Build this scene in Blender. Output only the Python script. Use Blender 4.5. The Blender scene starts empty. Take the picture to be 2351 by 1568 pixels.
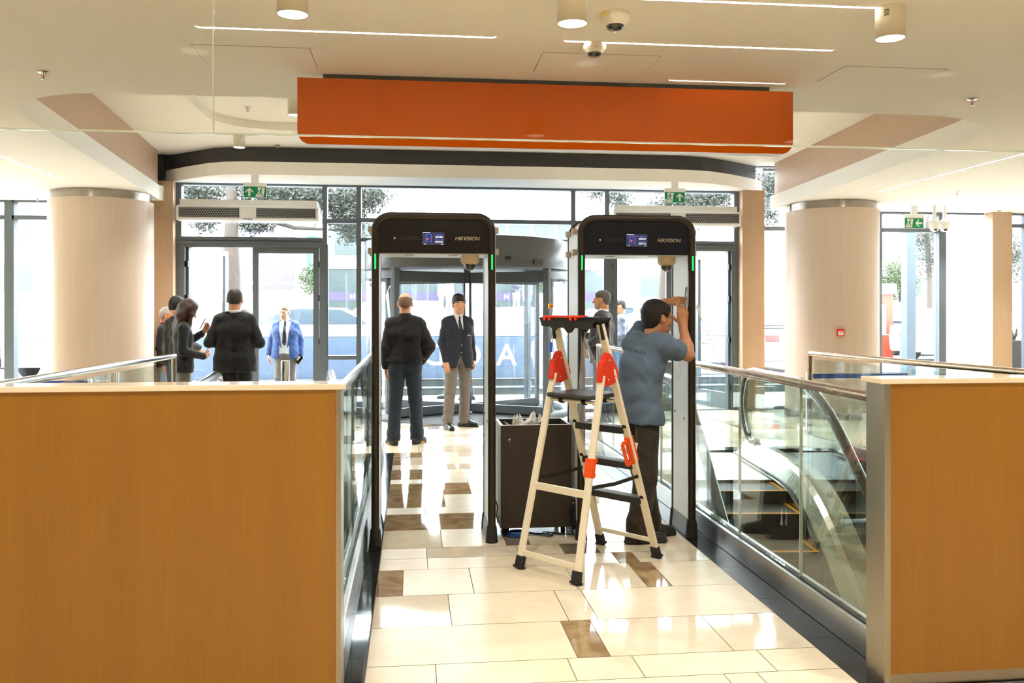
import bpy, bmesh, math, random
import numpy as np
from mathutils import Vector, Matrix, Euler
from mathutils.bvhtree import BVHTree

SC = bpy.context.scene
COL = SC.collection
R = math.radians

# ------------------------------------------------------------------ camera, world, light, exposure
cam_d = bpy.data.cameras.new('camera')
cam_d.lens = 36.0 * 2016 / 2351
cam_d.sensor_width = 36.0
cam_d.shift_y = -69 / 2351
cam_d.clip_end = 300
cam = bpy.data.objects.new('camera', cam_d)
COL.objects.link(cam)
cam.location = (0, 0, 1.55)
cam.rotation_euler = (R(90), 0, R(-6.4665))
SC.camera = cam

world = bpy.data.worlds.new('sky')
SC.world = world
world.use_nodes = True
wn = world.node_tree.nodes
wn['Background'].inputs[0].default_value = (0.93, 0.97, 1.0, 1)
wn['Background'].inputs[1].default_value = 12.4

SC.view_settings.view_transform = 'Standard'
SC.view_settings.look = 'None'
SC.view_settings.gamma = 1
SC.view_settings.exposure = 1.0
SC.view_settings.use_curve_mapping = False
SC.cycles.use_denoising = True
SC.cycles.adaptive_threshold = 0.025
SC.cycles.max_bounces = 10
SC.cycles.diffuse_bounces = 6
SC.cycles.glossy_bounces = 4
SC.cycles.transmission_bounces = 6
SC.cycles.transparent_max_bounces = 24
SC.cycles.caustics_reflective = False
SC.cycles.caustics_refractive = False
SC.cycles.sample_clamp_indirect = 6.0

sun_d = bpy.data.lights.new('sun', 'SUN')
sun_d.energy = 1.5
sun_d.angle = R(3)
sun_d.color = (1.0, 0.95, 0.86)
sun = bpy.data.objects.new('sun', sun_d)
COL.objects.link(sun)
sun.location = (-8, -10, 30)
sun.rotation_euler = (R(48), 0, R(-28))     # high over the building, onto the far side of the street

WARM = (1.0, 0.95, 0.86)
NEUT = (1.0, 0.97, 0.92)
P_DOWN = 40.0       # watts of one ceiling downlight
P_BACK = 74.0       # unseen downlights added behind the camera
P_UP = 110.0

# ------------------------------------------------------------------ levels of the place
LOW, UP, FY = 3.15, 3.85, 13.40
YAW = R(6.4665)
def ray(x, y):
    u = (x - 1175.5) / 2016; v = (y - 715) / 2016
    return (math.sin(YAW) + math.cos(YAW) * u, math.cos(YAW) - math.sin(YAW) * u, -v)
def at(x, y, Y):
    d = ray(x, y); t = Y / d[1]
    return Vector((d[0] * t, Y, 1.55 + d[2] * t))
def atz(x, y, z):
    d = ray(x, y); t = (z - 1.55) / d[2]
    return Vector((d[0] * t, d[1] * t, z))

# ------------------------------------------------------------------ colours and materials
def lin(r, g=None, b=None):
    if g is None: g = b = r
    o = []
    for c in (r, g, b):
        c /= 255.0
        o.append(c / 12.92 if c <= 0.04045 else ((c + 0.055) / 1.055) ** 2.4)
    return (o[0], o[1], o[2], 1)

def newmat(name):
    m = bpy.data.materials.new(name); m.use_nodes = True
    return m, m.node_tree.nodes, m.node_tree.links, m.node_tree.nodes['Principled BSDF']

def mat(name, col, rough=0.5, metal=0.0, noise=0.06, scale=40.0, bump=0.0, stretch=(1, 1, 1), spec=0.5, coat=0.0):
    """plain surface: base colour with a fine procedural mottling"""
    m, n, l, b = newmat(name)
    tc = n.new('ShaderNodeTexCoord'); mp = n.new('ShaderNodeMapping'); mp.inputs['Scale'].default_value = stretch
    nz = n.new('ShaderNodeTexNoise'); nz.inputs['Scale'].default_value = scale; nz.inputs['Detail'].default_value = 4
    l.new(tc.outputs['Object'], mp.inputs[0]); l.new(mp.outputs[0], nz.inputs['Vector'])
    mx = n.new('ShaderNodeMix'); mx.data_type = 'RGBA'
    mx.inputs[6].default_value = tuple(c * (1 - noise) for c in col[:3]) + (1,)
    mx.inputs[7].default_value = tuple(min(1, c * (1 + noise)) for c in col[:3]) + (1,)
    l.new(nz.outputs['Fac'], mx.inputs[0]); l.new(mx.outputs[2], b.inputs['Base Color'])
    b.inputs['Roughness'].default_value = rough; b.inputs['Metallic'].default_value = metal
    b.inputs['Specular IOR Level'].default_value = spec
    b.inputs['Coat Weight'].default_value = coat
    if bump:
        bp = n.new('ShaderNodeBump'); bp.inputs['Strength'].default_value = bump; bp.inputs['Distance'].default_value = 0.01
        l.new(nz.outputs['Fac'], bp.inputs['Height']); l.new(bp.outputs[0], b.inputs['Normal'])
    return m

def emit(name, col, s, base=(0.8, 0.8, 0.8)):
    m, n, l, b = newmat(name)
    b.inputs['Base Color'].default_value = tuple(base) + (1,)
    b.inputs['Emission Color'].default_value = col
    b.inputs['Emission Strength'].default_value = s
    return m

def wood(name, c1, c2, rough=0.35, axis='Z', scale=9.0):
    m, n, l, b = newmat(name)
    tc = n.new('ShaderNodeTexCoord'); mp = n.new('ShaderNodeMapping')
    s = {'Z': (16, 16, 0.35), 'X': (0.35, 16, 16), 'Y': (16, 0.35, 16)}[axis]
    mp.inputs['Scale'].default_value = s
    nz = n.new('ShaderNodeTexNoise'); nz.inputs['Scale'].default_value = scale; nz.inputs['Detail'].default_value = 6; nz.inputs['Roughness'].default_value = 0.65
    l.new(tc.outputs['Object'], mp.inputs[0]); l.new(mp.outputs[0], nz.inputs['Vector'])
    n2 = n.new('ShaderNodeTexNoise'); n2.inputs['Scale'].default_value = 0.55; n2.inputs['Detail'].default_value = 2
    l.new(mp.outputs[0], n2.inputs['Vector'])
    ad = n.new('ShaderNodeMath'); ad.operation = 'MULTIPLY_ADD'; ad.inputs[1].default_value = 0.6
    l.new(nz.outputs['Fac'], ad.inputs[0])
    m2 = n.new('ShaderNodeMath'); m2.operation = 'MULTIPLY'; m2.inputs[1].default_value = 0.4
    l.new(n2.outputs['Fac'], m2.inputs[0]); l.new(m2.outputs[0], ad.inputs[2])
    cr = n.new('ShaderNodeValToRGB'); cr.color_ramp.elements[0].position = 0.32; cr.color_ramp.elements[1].position = 0.68
    cr.color_ramp.elements[0].color = c1; cr.color_ramp.elements[1].color = c2
    l.new(ad.outputs[0], cr.inputs[0]); l.new(cr.outputs[0], b.inputs['Base Color'])
    b.inputs['Roughness'].default_value = rough
    bp = n.new('ShaderNodeBump'); bp.inputs['Strength'].default_value = 0.05; bp.inputs['Distance'].default_value = 0.004
    l.new(nz.outputs['Fac'], bp.inputs['Height']); l.new(bp.outputs[0], b.inputs['Normal'])
    return m

def marble(name, c1, c2, rough, vein=0.35, scale=3.0, spec=0.5, stretch=(1, 1, 1)):
    m, n, l, b = newmat(name)
    tc = n.new('ShaderNodeTexCoord'); mp = n.new('ShaderNodeMapping'); mp.inputs['Scale'].default_value = stretch
    l.new(tc.outputs['Object'], mp.inputs[0])
    nz = n.new('ShaderNodeTexNoise'); nz.inputs['Scale'].default_value = scale; nz.inputs['Detail'].default_value = 9
    nz.inputs['Roughness'].default_value = 0.62; nz.inputs['Distortion'].default_value = 1.4
    l.new(mp.outputs[0], nz.inputs['Vector'])
    cr = n.new('ShaderNodeValToRGB'); cr.color_ramp.elements[0].position = vein - 0.06; cr.color_ramp.elements[1].position = vein + 0.22
    cr.color_ramp.elements[0].color = c2; cr.color_ramp.elements[1].color = c1
    l.new(nz.outputs['Fac'], cr.inputs[0]); l.new(cr.outputs[0], b.inputs['Base Color'])
    b.inputs['Roughness'].default_value = rough; b.inputs['Specular IOR Level'].default_value = spec
    return m

def metal(name, col, rough=0.25, stretch=(1, 1, 60), amount=0.12):
    """brushed metal"""
    m, n, l, b = newmat(name)
    tc = n.new('ShaderNodeTexCoord'); mp = n.new('ShaderNodeMapping'); mp.inputs['Scale'].default_value = stretch
    nz = n.new('ShaderNodeTexNoise'); nz.inputs['Scale'].default_value = 8; nz.inputs['Detail'].default_value = 5
    l.new(tc.outputs['Object'], mp.inputs[0]); l.new(mp.outputs[0], nz.inputs['Vector'])
    ma = n.new('ShaderNodeMapRange'); ma.inputs[3].default_value = rough - amount / 2; ma.inputs[4].default_value = rough + amount / 2
    l.new(nz.outputs['Fac'], ma.inputs[0]); l.new(ma.outputs[0], b.inputs['Roughness'])
    b.inputs['Base Color'].default_value = col; b.inputs['Metallic'].default_value = 1.0
    return m

def glass(name, tint=(0.97, 0.99, 0.99, 1), base=0.05, graze=0.65, rough=0.0, haze=0.0, hazecol=(1, 1, 1, 1)):
    """flat architectural glass: lets light straight through, mirrors more at grazing angles"""
    m = bpy.data.materials.new(name); m.use_nodes = True
    n = m.node_tree.nodes; l = m.node_tree.links; n.clear()
    out = n.new('ShaderNodeOutputMaterial'); tr = n.new('ShaderNodeBsdfTransparent'); gl = n.new('ShaderNodeBsdfGlossy')
    tr.inputs[0].default_value = tint; gl.inputs[0].default_value = (0.95, 0.97, 0.97, 1); gl.inputs['Roughness'].default_value = rough
    lw = n.new('ShaderNodeLayerWeight'); lw.inputs[0].default_value = 0.5
    pw = n.new('ShaderNodeMath'); pw.operation = 'POWER'; pw.inputs[1].default_value = 4
    ma = n.new('ShaderNodeMath'); ma.operation = 'MULTIPLY_ADD'; ma.inputs[1].default_value = graze; ma.inputs[2].default_value = base
    mx = n.new('ShaderNodeMixShader')
    l.new(lw.outputs['Facing'], pw.inputs[0]); l.new(pw.outputs[0], ma.inputs[0]); l.new(ma.outputs[0], mx.inputs[0])
    last = tr
    if haze:
        df = n.new('ShaderNodeBsdfTranslucent'); df.inputs[0].default_value = hazecol
        nz = n.new('ShaderNodeTexNoise'); nz.inputs['Scale'].default_value = 3
        h = n.new('ShaderNodeMath'); h.operation = 'MULTIPLY'; h.inputs[1].default_value = haze * 2
        l.new(nz.outputs['Fac'], h.inputs[0])
        m2 = n.new('ShaderNodeMixShader'); l.new(h.outputs[0], m2.inputs[0]); l.new(tr.outputs[0], m2.inputs[1]); l.new(df.outputs[0], m2.inputs[2])
        last = m2
    l.new(last.outputs[0], mx.inputs[1]); l.new(gl.outputs[0], mx.inputs[2]); l.new(mx.outputs[0], out.inputs[0])
    return m

def plastic_film(name, tint=(0.93, 0.95, 0.97, 1), op=0.35, ns=22, gloss=0.07):
    m = bpy.data.materials.new(name); m.use_nodes = True
    n = m.node_tree.nodes; l = m.node_tree.links; n.clear()
    out = n.new('ShaderNodeOutputMaterial'); tr = n.new('ShaderNodeBsdfTransparent'); df = n.new('ShaderNodeBsdfDiffuse')
    tl = n.new('ShaderNodeBsdfTranslucent'); gl = n.new('ShaderNodeBsdfGlossy'); gl.inputs['Roughness'].default_value = 0.15
    for q in (df, tl): q.inputs[0].default_value = tint
    nz = n.new('ShaderNodeTexNoise'); nz.inputs['Scale'].default_value = ns
    h = n.new('ShaderNodeMath'); h.operation = 'MULTIPLY'; h.inputs[1].default_value = op * 2
    l.new(nz.outputs['Fac'], h.inputs[0])
    a = n.new('ShaderNodeMixShader'); a.inputs[0].default_value = 0.5; l.new(df.outputs[0], a.inputs[1]); l.new(tl.outputs[0], a.inputs[2])
    b2 = n.new('ShaderNodeMixShader'); l.new(h.outputs[0], b2.inputs[0]); l.new(tr.outputs[0], b2.inputs[1]); l.new(a.outputs[0], b2.inputs[2])
    c = n.new('ShaderNodeMixShader'); c.inputs[0].default_value = gloss; l.new(b2.outputs[0], c.inputs[1]); l.new(gl.outputs[0], c.inputs[2])
    l.new(c.outputs[0], out.inputs[0])
    return m

M = {}
M['ceil'] = mat('ceiling paint', lin(246, 244, 238), 0.75, noise=0.015, scale=6)
M['white'] = mat('white paint', lin(238, 238, 236), 0.45, noise=0.02)
M['offwhite'] = mat('off white plastic', lin(222, 216, 200), 0.4, noise=0.02)
M['clip'] = mat('grey beige clip', lin(186, 174, 160), 0.5)
M['beige'] = mat('warm beige plastic', lin(214, 192, 158), 0.45, noise=0.03)
M['wallpaper'] = wood('pale timber cladding', lin(190, 162, 138), lin(200, 172, 148), 0.5, 'X', 3)
M['column'] = wood('blond column veneer', lin(198, 177, 158), lin(208, 188, 170), 0.45, 'Z', 4)
M['pilaster'] = wood('oak pilaster veneer', lin(180, 151, 121), lin(192, 163, 133), 0.45, 'Z', 6)
M['counter'] = wood('honey oak veneer', lin(133, 86, 10), lin(146, 99, 18), 0.42, 'Z', 9)
M['worktop'] = mat('pale polished worktop', lin(222, 208, 184), 0.12, noise=0.04, scale=14, coat=0.3)
M['steel'] = metal('brushed steel', lin(196, 194, 190), 0.30, (60, 60, 1), 0.05)
M['steel_post'] = metal('satin steel post', lin(158, 148, 130), 0.32, (60, 60, 1), 0.05)
M['steel_bar'] = metal('brushed steel tube', lin(190, 186, 180), 0.22, (6, 1, 6), 0.05)
M['chrome'] = metal('polished steel', lin(214, 212, 206), 0.12, (10, 10, 10), 0.06)
M['bronze'] = metal('warm brushed steel', lin(178, 156, 132), 0.27, (6, 1, 6), 0.05)
M['collar'] = metal('dark steel collar', lin(150, 142, 132), 0.25, (30, 30, 1))
M['orange'] = mat('orange acrylic', lin(196, 86, 0), 0.3, noise=0.015, scale=4, spec=0.05)
M['black'] = mat('black plastic', lin(26, 26, 27), 0.45, noise=0.1)
M['rubber'] = mat('black rubber', lin(30, 29, 28), 0.7, noise=0.15, bump=0.1)
M['gate_frame'] = mat('bronze black frame', lin(46, 37, 30), 0.3, metal=0.25, noise=0.06, stretch=(30, 30, 1))
M['gate_panel'] = mat('satin white panel', lin(226, 228, 228), 0.35, noise=0.015)
M['gate_head'] = mat('gloss black header', lin(14, 12, 16), 0.09, noise=0.05, spec=0.35)
M['gate_head2'] = mat('satin black header', lin(22, 26, 36), 0.4, noise=0.05, spec=0.2)
M['boot'] = mat('dark grey boot', lin(62, 60, 58), 0.35, noise=0.05)
M['frame'] = mat('anthracite window frame', lin(92, 101, 108), 0.4, noise=0.05)  # grey lifted in the colour to stand in for haze against the bright glazing
M['darkband'] = mat('charcoal board', lin(66, 66, 68), 0.6, noise=0.05, scale=20)
M['glass'] = glass('window glass', (0.95, 0.975, 0.98, 1), 0.04, 0.6)
M['bal'] = glass('balustrade glass', (0.90, 0.955, 0.93, 1), 0.07, 0.75)
M['curtain'] = glass('smoke curtain glass', (0.985, 0.965, 0.92, 1), 0.014, 0.5)  # slight warm tint stands in for the warm hall light mirrored in it
M['gedge'] = mat('bright glass edge', lin(214, 226, 220), 0.1, noise=0.03)
M['red'] = mat('signal red plastic', lin(226, 50, 16), 0.35, noise=0.05)
M['redorange'] = mat('orange red plastic', lin(244, 84, 20), 0.4, noise=0.05)
M['cream'] = mat('cream lacquered aluminium', lin(240, 230, 208), 0.32, noise=0.02)
M['green'] = mat('exit green', lin(0, 138, 90), 0.35, noise=0.02)
M['bin'] = mat('dark brown laminate', lin(42, 33, 25), 0.5, noise=0.06, scale=60)
M['carpet'] = mat('grey entrance matting', lin(92, 92, 94), 0.95, noise=0.4, scale=220, bump=0.5)
M['led'] = emit('led strip', (1.0, 0.97, 0.92, 1), 26.0)
M['led_dim'] = emit('short led strip', (1.0, 0.95, 0.86, 1), 3.0)
M['lamp'] = emit('lamp diffuser', (1.0, 0.90, 0.72, 1), 2.2)
M['ledgreen'] = emit('green indicator', (0.01, 0.9, 0.12, 1), 0.8, (0.01, 0.01, 0.01))
M['scr_blue'] = emit('screen blue', (0.08, 0.14, 0.95, 1), 0.7, (0.01, 0.01, 0.01))
M['scr_white'] = emit('screen white', (0.85, 0.93, 1.0, 1), 0.75, (0.01, 0.01, 0.01))
M['scr_red'] = emit('screen red', (1.0, 0.12, 0.05, 1), 0.7, (0.01, 0.01, 0.01))
M['scr_bg'] = emit('screen dark', (0.05, 0.05, 0.12, 1), 0.3, (0.01, 0.01, 0.01))
M['silver_ink'] = mat('silver lettering', lin(190, 178, 162), 0.35, noise=0.02)
M['dim_ink'] = mat('dim lettering', lin(84, 80, 78), 0.5, noise=0.02)
M['film'] = plastic_film('crumpled plastic film')
M['tape'] = plastic_film('white plastic tape', (0.95, 0.95, 0.95, 1), 0.48)
M['cable'] = mat('black cable', lin(20, 20, 22), 0.5)
M['cable_blue'] = mat('blue network cable', lin(30, 70, 150), 0.5)
M['grille'] = mat('dark perforated grille', lin(70, 72, 74), 0.5, noise=0.1)
M['dome'] = glass('smoked dome', (0.5, 0.5, 0.5, 1), 0.10, 0.7)
M['lens'] = mat('camera lens', lin(16, 15, 15), 0.1, noise=0.05, coat=1)
M['yellow'] = mat('yellow label', lin(236, 208, 40), 0.5)
M['blue_label'] = mat('blue label', lin(36, 80, 170), 0.5)
M['marble_wall'] = marble('pale green marble', lin(214, 214, 200), lin(168, 172, 158), 0.25, 0.40, 2.5)
M['concrete'] = mat('grey concrete', lin(150, 150, 150), 0.85, noise=0.15, scale=5, bump=0.1)

# ------------------------------------------------------------------ object helpers
def tag(o, label=None, cat=None, group=None, kind=None):
    if label: o['label'] = label
    if cat: o['category'] = cat
    if group: o['group'] = group
    if kind: o['kind'] = kind
    return o
def thing(name, loc, label, cat, group=None, rz=0.0):
    o = bpy.data.objects.new(name, None); COL.objects.link(o)
    o.empty_display_size = 0.1
    o.location = loc; o.rotation_euler = (0, 0, rz)
    return tag(o, label, cat, group)
def struct_empty(name, loc=(0, 0, 0)):
    o = bpy.data.objects.new(name, None); COL.objects.link(o); o.location = loc; o['kind'] = 'structure'
    return o
def dup(root, loc=None, rz=None, label=None, group=None):
    """copy of a thing with copies of its parts and sub-parts"""
    c = root.copy(); COL.objects.link(c)
    if loc is not None: c.location = loc
    if rz is not None: c.rotation_euler = (0, 0, rz)
    if label: c['label'] = label
    if group: c['group'] = group
    for ch in root.children: _dupch(ch, c)
    return c
def _dupch(o, par):
    c = o.copy(); COL.objects.link(c); c.parent = par
    for ch in o.children: _dupch(ch, c)

def root_matrix(o):
    m = Matrix.Translation(o.location) @ o.rotation_euler.to_matrix().to_4x4()
    return (root_matrix(o.parent) @ m) if o.parent else m

class MB:
    """collects shapes given in world coordinates (or the thing's own when local=True) into one mesh object"""
    def __init__(s): s.v = []; s.f = []; s.m = []; s.s = []
    def add(s, vs, fs, m=0, smooth=False):
        k = len(s.v); s.v += [tuple(p) for p in vs]
        for f in fs: s.f.append(tuple(i + k for i in f)); s.m.append(m); s.s.append(smooth)
    def box(s, x0, x1, y0, y1, z0, z1, m=0, bev=0.0):
        s.obox(((x0 + x1) / 2, (y0 + y1) / 2, (z0 + z1) / 2), (abs(x1 - x0), abs(y1 - y0), abs(z1 - z0)), None, m, bev)
    def obox(s, c, size, rot=None, m=0, bev=0.0):
        hx, hy, hz = (q / 2 for q in size)
        c = Vector(c); rot = rot or Matrix.Identity(3)
        if bev <= 0:
            vs = [c + rot @ Vector((x * hx, y * hy, z * hz)) for x in (-1, 1) for y in (-1, 1) for z in (-1, 1)]
            s.add(vs, [(0, 1, 3, 2), (4, 6, 7, 5), (0, 4, 5, 1), (2, 3, 7, 6), (0, 2, 6, 4), (1, 5, 7, 3)], m)
            return
        bm = bmesh.new(); bmesh.ops.create_cube(bm, size=1)
        for v in bm.verts: v.co = Vector((v.co.x * size[0], v.co.y * size[1], v.co.z * size[2]))
        bmesh.ops.bevel(bm, geom=bm.edges[:], offset=min(bev, min(size) * 0.45), segments=2, affect='EDGES', profile=0.5)
        bm.verts.index_update()
        s.add([c + rot @ v.co for v in bm.verts], [tuple(v.index for v in f.verts) for f in bm.faces], m)
        bm.free()
    def bar(s, a, b, w, h, up=(0, 0, 1), m=0, bev=0.0):
        """rectangular bar from a to b, w across, h along up"""
        a = Vector(a); b = Vector(b); d = (b - a); L = d.length; d.normalize()
        up = Vector(up); x = d.cross(up)
        if x.length < 1e-4: x = d.cross(Vector((0, 1, 0)))
        x.normalize(); z = x.cross(d)
        rot = Matrix((x, d, z)).transposed()
        s.obox((a + b) / 2, (w, L, h), rot, m, bev)
    def tube(s, path, r, n=12, m=0, caps=True, closed=False, sx=1.0):
        pts = [Vector(p) for p in path]; N = len(pts)
        rs = r if isinstance(r, (list, tuple)) else [r] * N
        tang = []
        for i in range(N):
            a = pts[(i - 1) % N] if (closed or i > 0) else pts[i]; b = pts[(i + 1) % N] if (closed or i < N - 1) else pts[i]
            tang.append((b - a).normalized())
        t0 = tang[0]; ref = Vector((0, 0, 1)) if abs(t0.z) < 0.9 else Vector((1, 0, 0))
        u = t0.cross(ref).normalized(); vs = []
        for i in range(N):
            t = tang[i]
            u = (u - t * u.dot(t));
            if u.length < 1e-6: u = t.cross(Vector((0, 1, 0.3)))
            u.normalize(); w = t.cross(u)
            for k in range(n):
                a = 2 * math.pi * k / n
                vs.append(pts[i] + (u * math.cos(a) * sx + w * math.sin(a)) * rs[i])
        fs = []
        for i in range(N if closed else N - 1):
            j = (i + 1) % N
            for k in range(n):
                fs.append((i * n + k, i * n + (k + 1) % n, j * n + (k + 1) % n, j * n + k))
        s.add(vs, fs, m, True)
        if caps and not closed:
            s.add(vs[:n], [tuple(range(n - 1, -1, -1))], m); s.add(vs[-n:], [tuple(range(n))], m)
    def lathe(s, prof, c, n=24, m=0, axis='Z', smooth=True, caps=True, a0=0.0, a1=2 * math.pi, mx=None):
        c = Vector(c); full = abs(a1 - a0 - 2 * math.pi) < 1e-6
        K = n if full else n + 1
        vs = []
        for (r, z) in prof:
            for k in range(K):
                a = a0 + (a1 - a0) * k / n
                p = Vector((r * math.cos(a), r * math.sin(a), z))
                if axis == 'Y': p = Vector((p.x, p.z, p.y))
                if axis == 'X': p = Vector((p.z, p.x, p.y))
                if mx is not None: p = mx @ p
                vs.append(c + p)
        fs = []
        for i in range(len(prof) - 1):
            for k in range(n):
                q = (k + 1) % K
                fs.append((i * K + k, i * K + q, (i + 1) * K + q, (i + 1) * K + k))
        s.add(vs, fs, m, smooth)
        if caps and full:
            if prof[0][0] > 1e-5: s.add(vs[:K], [tuple(range(K - 1, -1, -1))], m)
            if prof[-1][0] > 1e-5: s.add(vs[-K:], [tuple(range(K))], m)
    def sphere(s, c, r, m=0, n=16, h=10):
        r = (r, r, r) if not isinstance(r, (tuple, list)) else r
        prof = [(math.sin(math.pi * i / h), -math.cos(math.pi * i / h)) for i in range(h + 1)]
        mx = Matrix.Diagonal((r[0], r[1], r[2]))
        s.lathe([(max(a, 0.0), b) for a, b in prof], c, n, m, mx=mx, caps=False)
    def prism(s, pts, o, u, v, d, m=0, m2=None, smooth=False):
        """polygon pts (2d, in the u,v plane at o) extruded by vector d"""
        o, u, v, d = Vector(o), Vector(u), Vector(v), Vector(d)
        a = [o + u * p[0] + v * p[1] for p in pts]; b = [p + d for p in a]; n = len(pts)
        s.add(a, [tuple(range(n))], m if m2 is None else m2)
        s.add(b, [tuple(range(n - 1, -1, -1))], m if m2 is None else m2)
        s.add(a + b, [(i, i + n, (i + 1) % n + n, (i + 1) % n) for i in range(n)], m, smooth)
    def build(s, name, mats, parent=None, local=False, hidden=False):
        me = bpy.data.meshes.new(name)
        vs = s.v
        if parent is not None and not local:
            inv = root_matrix(parent).inverted(); vs = [tuple(inv @ Vector(p)) for p in vs]
        me.from_pydata(vs, [], s.f)
        for q in (mats if isinstance(mats, (list, tuple)) else [mats]): me.materials.append(q)
        me.polygons.foreach_set('material_index', s.m); me.polygons.foreach_set('use_smooth', s.s)
        bm = bmesh.new(); bm.from_mesh(me); bmesh.ops.recalc_face_normals(bm, faces=bm.faces); bm.to_mesh(me); bm.free()
        me.update()
        o = bpy.data.objects.new(name, me); COL.objects.link(o)
        if parent is not None: o.parent = parent
        return o

def arc(cx, cy, r, a0, a1, n):
    return [(cx + r * math.cos(a0 + (a1 - a0) * i / n), cy + r * math.sin(a0 + (a1 - a0) * i / n)) for i in range(n + 1)]
def rrect(x0, x1, y0, y1, r, n=6):
    return (arc(x1 - r, y0 + r, r, -math.pi / 2, 0, n) + arc(x1 - r, y1 - r, r, 0, math.pi / 2, n) +
            arc(x0 + r, y1 - r, r, math.pi / 2, math.pi, n) + arc(x0 + r, y0 + r, r, math.pi, 1.5 * math.pi, n))

_tc = {}
def text_geo(txt, size=1.0, shear=0.0, extrude=0.0, bold=0.0, spacing=1.0, align='CENTER', res=3):
    key = (txt, shear, extrude / size, bold, spacing, align, res)
    if key not in _tc:
        cu = bpy.data.curves.new('t', 'FONT'); cu.body = txt; cu.size = 1; cu.shear = shear; cu.extrude = extrude / size
        cu.offset = bold; cu.space_character = spacing; cu.align_x = align; cu.align_y = 'CENTER'; cu.resolution_u = res
        o = bpy.data.objects.new('t', cu); COL.objects.link(o)
        dg = bpy.context.evaluated_depsgraph_get(); dg.update()
        me = bpy.data.meshes.new_from_object(o.evaluated_get(dg))
        _tc[key] = ([v.co.copy() for v in me.vertices], [tuple(p.vertices) for p in me.polygons])
        bpy.data.objects.remove(o); bpy.data.curves.remove(cu); bpy.data.meshes.remove(me)
    v, f = _tc[key]
    return [p * size for p in v], f
def add_text(mb, txt, o, u, v, size, m=0, mirror=False, **k):
    vs, fs = text_geo(txt, size, **k)
    o, u, v = Vector(o), Vector(u).normalized(), Vector(v).normalized(); w = u.cross(v)
    sg = -1 if mirror else 1
    mb.add([o + u * (sg * p.x) + v * p.y + w * p.z for p in vs], fs, m)
# ================================================================== SETTING
rng = random.Random(7)
M['tile'] = marble('cream marble tile', lin(229, 216, 191), lin(221, 205, 178), 0.26, 0.34, 3.6, 0.3)
M['tile_pol'] = marble('polished cream marble tile', lin(231, 219, 198), lin(221, 207, 184), 0.05, 0.36, 3.0)
M['tile_brown'] = marble('polished brown marble tile', lin(176, 150, 112), lin(140, 112, 78), 0.05, 0.45, 4.0)
M['tile_grey'] = marble('grey marble tile', lin(150, 140, 128), lin(118, 106, 94), 0.10, 0.45, 4.0)
M['granite'] = marble('black granite', lin(30, 32, 36), lin(58, 60, 62), 0.05, 0.30, 6.0)
M['grout'] = mat('brown grout', lin(120, 106, 84), 0.9)
M['lower_tile'] = marble('lower floor marble', lin(206, 196, 178), lin(170, 158, 140), 0.2, 0.4, 2.0)

FM = ['tile', 'tile_pol', 'tile_brown', 'granite', 'tile_grey']
G = 0.0022
def quad(mb, x0, x1, y0, y1, m):
    mb.add([(x0 + G, y0 + G, 0), (x1 - G, y0 + G, 0), (x1 - G, y1 - G, 0), (x0 + G, y1 - G, 0)], [(0, 1, 2, 3)], m)
def tile_row(mb, x0, x1, y0, y1, joints=None, mats=None, brown=0.05):
    if joints is None:
        joints = []; x = x0 - rng.uniform(0, 0.6)
        while x < x1:
            x += rng.choice((0.15, 0.29, 0.44, 0.59, 0.59, 0.88)); joints.append(x)
    xs = [x0] + [j for j in joints if x0 + 0.04 < j < x1 - 0.04] + [x1]
    for i in range(len(xs) - 1):
        w = xs[i + 1] - xs[i]; q = rng.random()
        m = 0
        if q < brown: m = 2 if w < 0.5 else 1
        elif q < brown + 0.22: m = 1
        if mats and i in mats: m = mats[i]
        quad(mb, xs[i], xs[i + 1], y0, y1, m)

fl = MB()
XL, XR = -0.2, 1.85
rows = [(2.68, 3.15, [0.3, 0.9, 1.2], None), (3.15, 3.63, [0.1, 1.321, 1.468], {0: 0, 1: 0, 2: 1, 3: 0}), (3.63, 3.87, [0.1, 0.687, 0.98, 1.565], {0: 0, 1: 0, 2: 1, 3: 0, 4: 0}),
        (3.87, 4.34, [0.735, 0.885, 1.46], {0: 0, 1: 2, 3: 1}), (4.34, 4.82, [0.193, 0.78, 0.93], {0: 1, 1: 0, 2: 1, 3: 0}),
        (4.82, 5.30, [-0.054, 0.338, 0.92, 1.316, 1.46], {0: 2, 1: 0, 2: 0, 3: 1, 4: 2, 5: 0}),
        (5.30, 5.54, [0.092, 0.69, 1.27, 1.40], {0: 0, 1: 0, 2: 0, 3: 2, 4: 1}), (5.54, 5.78, [0.09, 0.68, 0.97, 1.2], {3: 4, 2: 0}),
        (5.78, 6.26, [0.197, 0.62, 0.78], {0: 1, 1: 0, 2: 4}), (6.26, 6.75, [-0.03, 0.14, 0.50], {0: 2, 1: 2, 2: 2, 3: 0}),
        (6.75, 6.98, [0.1, 0.6, 1.2], {0: 0}), (6.98, 7.45, [0.06, 0.26, 0.6, 1.3, 1.5], {0: 2, 1: 2, 2: 0, 4: 2}),
        (7.45, 7.95, [-0.03, 0.27, 0.5, 1.2], {0: 2, 1: 2, 2: 2, 3: 0}), (7.95, 8.15, [0.08, 0.5, 1.1], {0: 0}),
        (8.15, 8.65, [-0.05, 0.09, 0.3, 1.0, 1.3], {0: 2, 1: 2, 2: 1, 4: 2}), (8.65, 8.92, [-0.04, 0.35, 0.62], {2: 1}),
        (8.92, 9.38, [-0.05, 0.1, 0.7], {0: 2, 1: 1}), (9.38, 9.70, [0.1, 0.5, 1.1], None)]
for y0, y1, j, mm in rows: tile_row(fl, XL, XR, y0, y1, j, mm)
yy = 2.68
while yy > -6:
    tile_row(fl, -9, 12, yy - 0.47, yy, None, None, 0.05); yy -= 0.47
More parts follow.
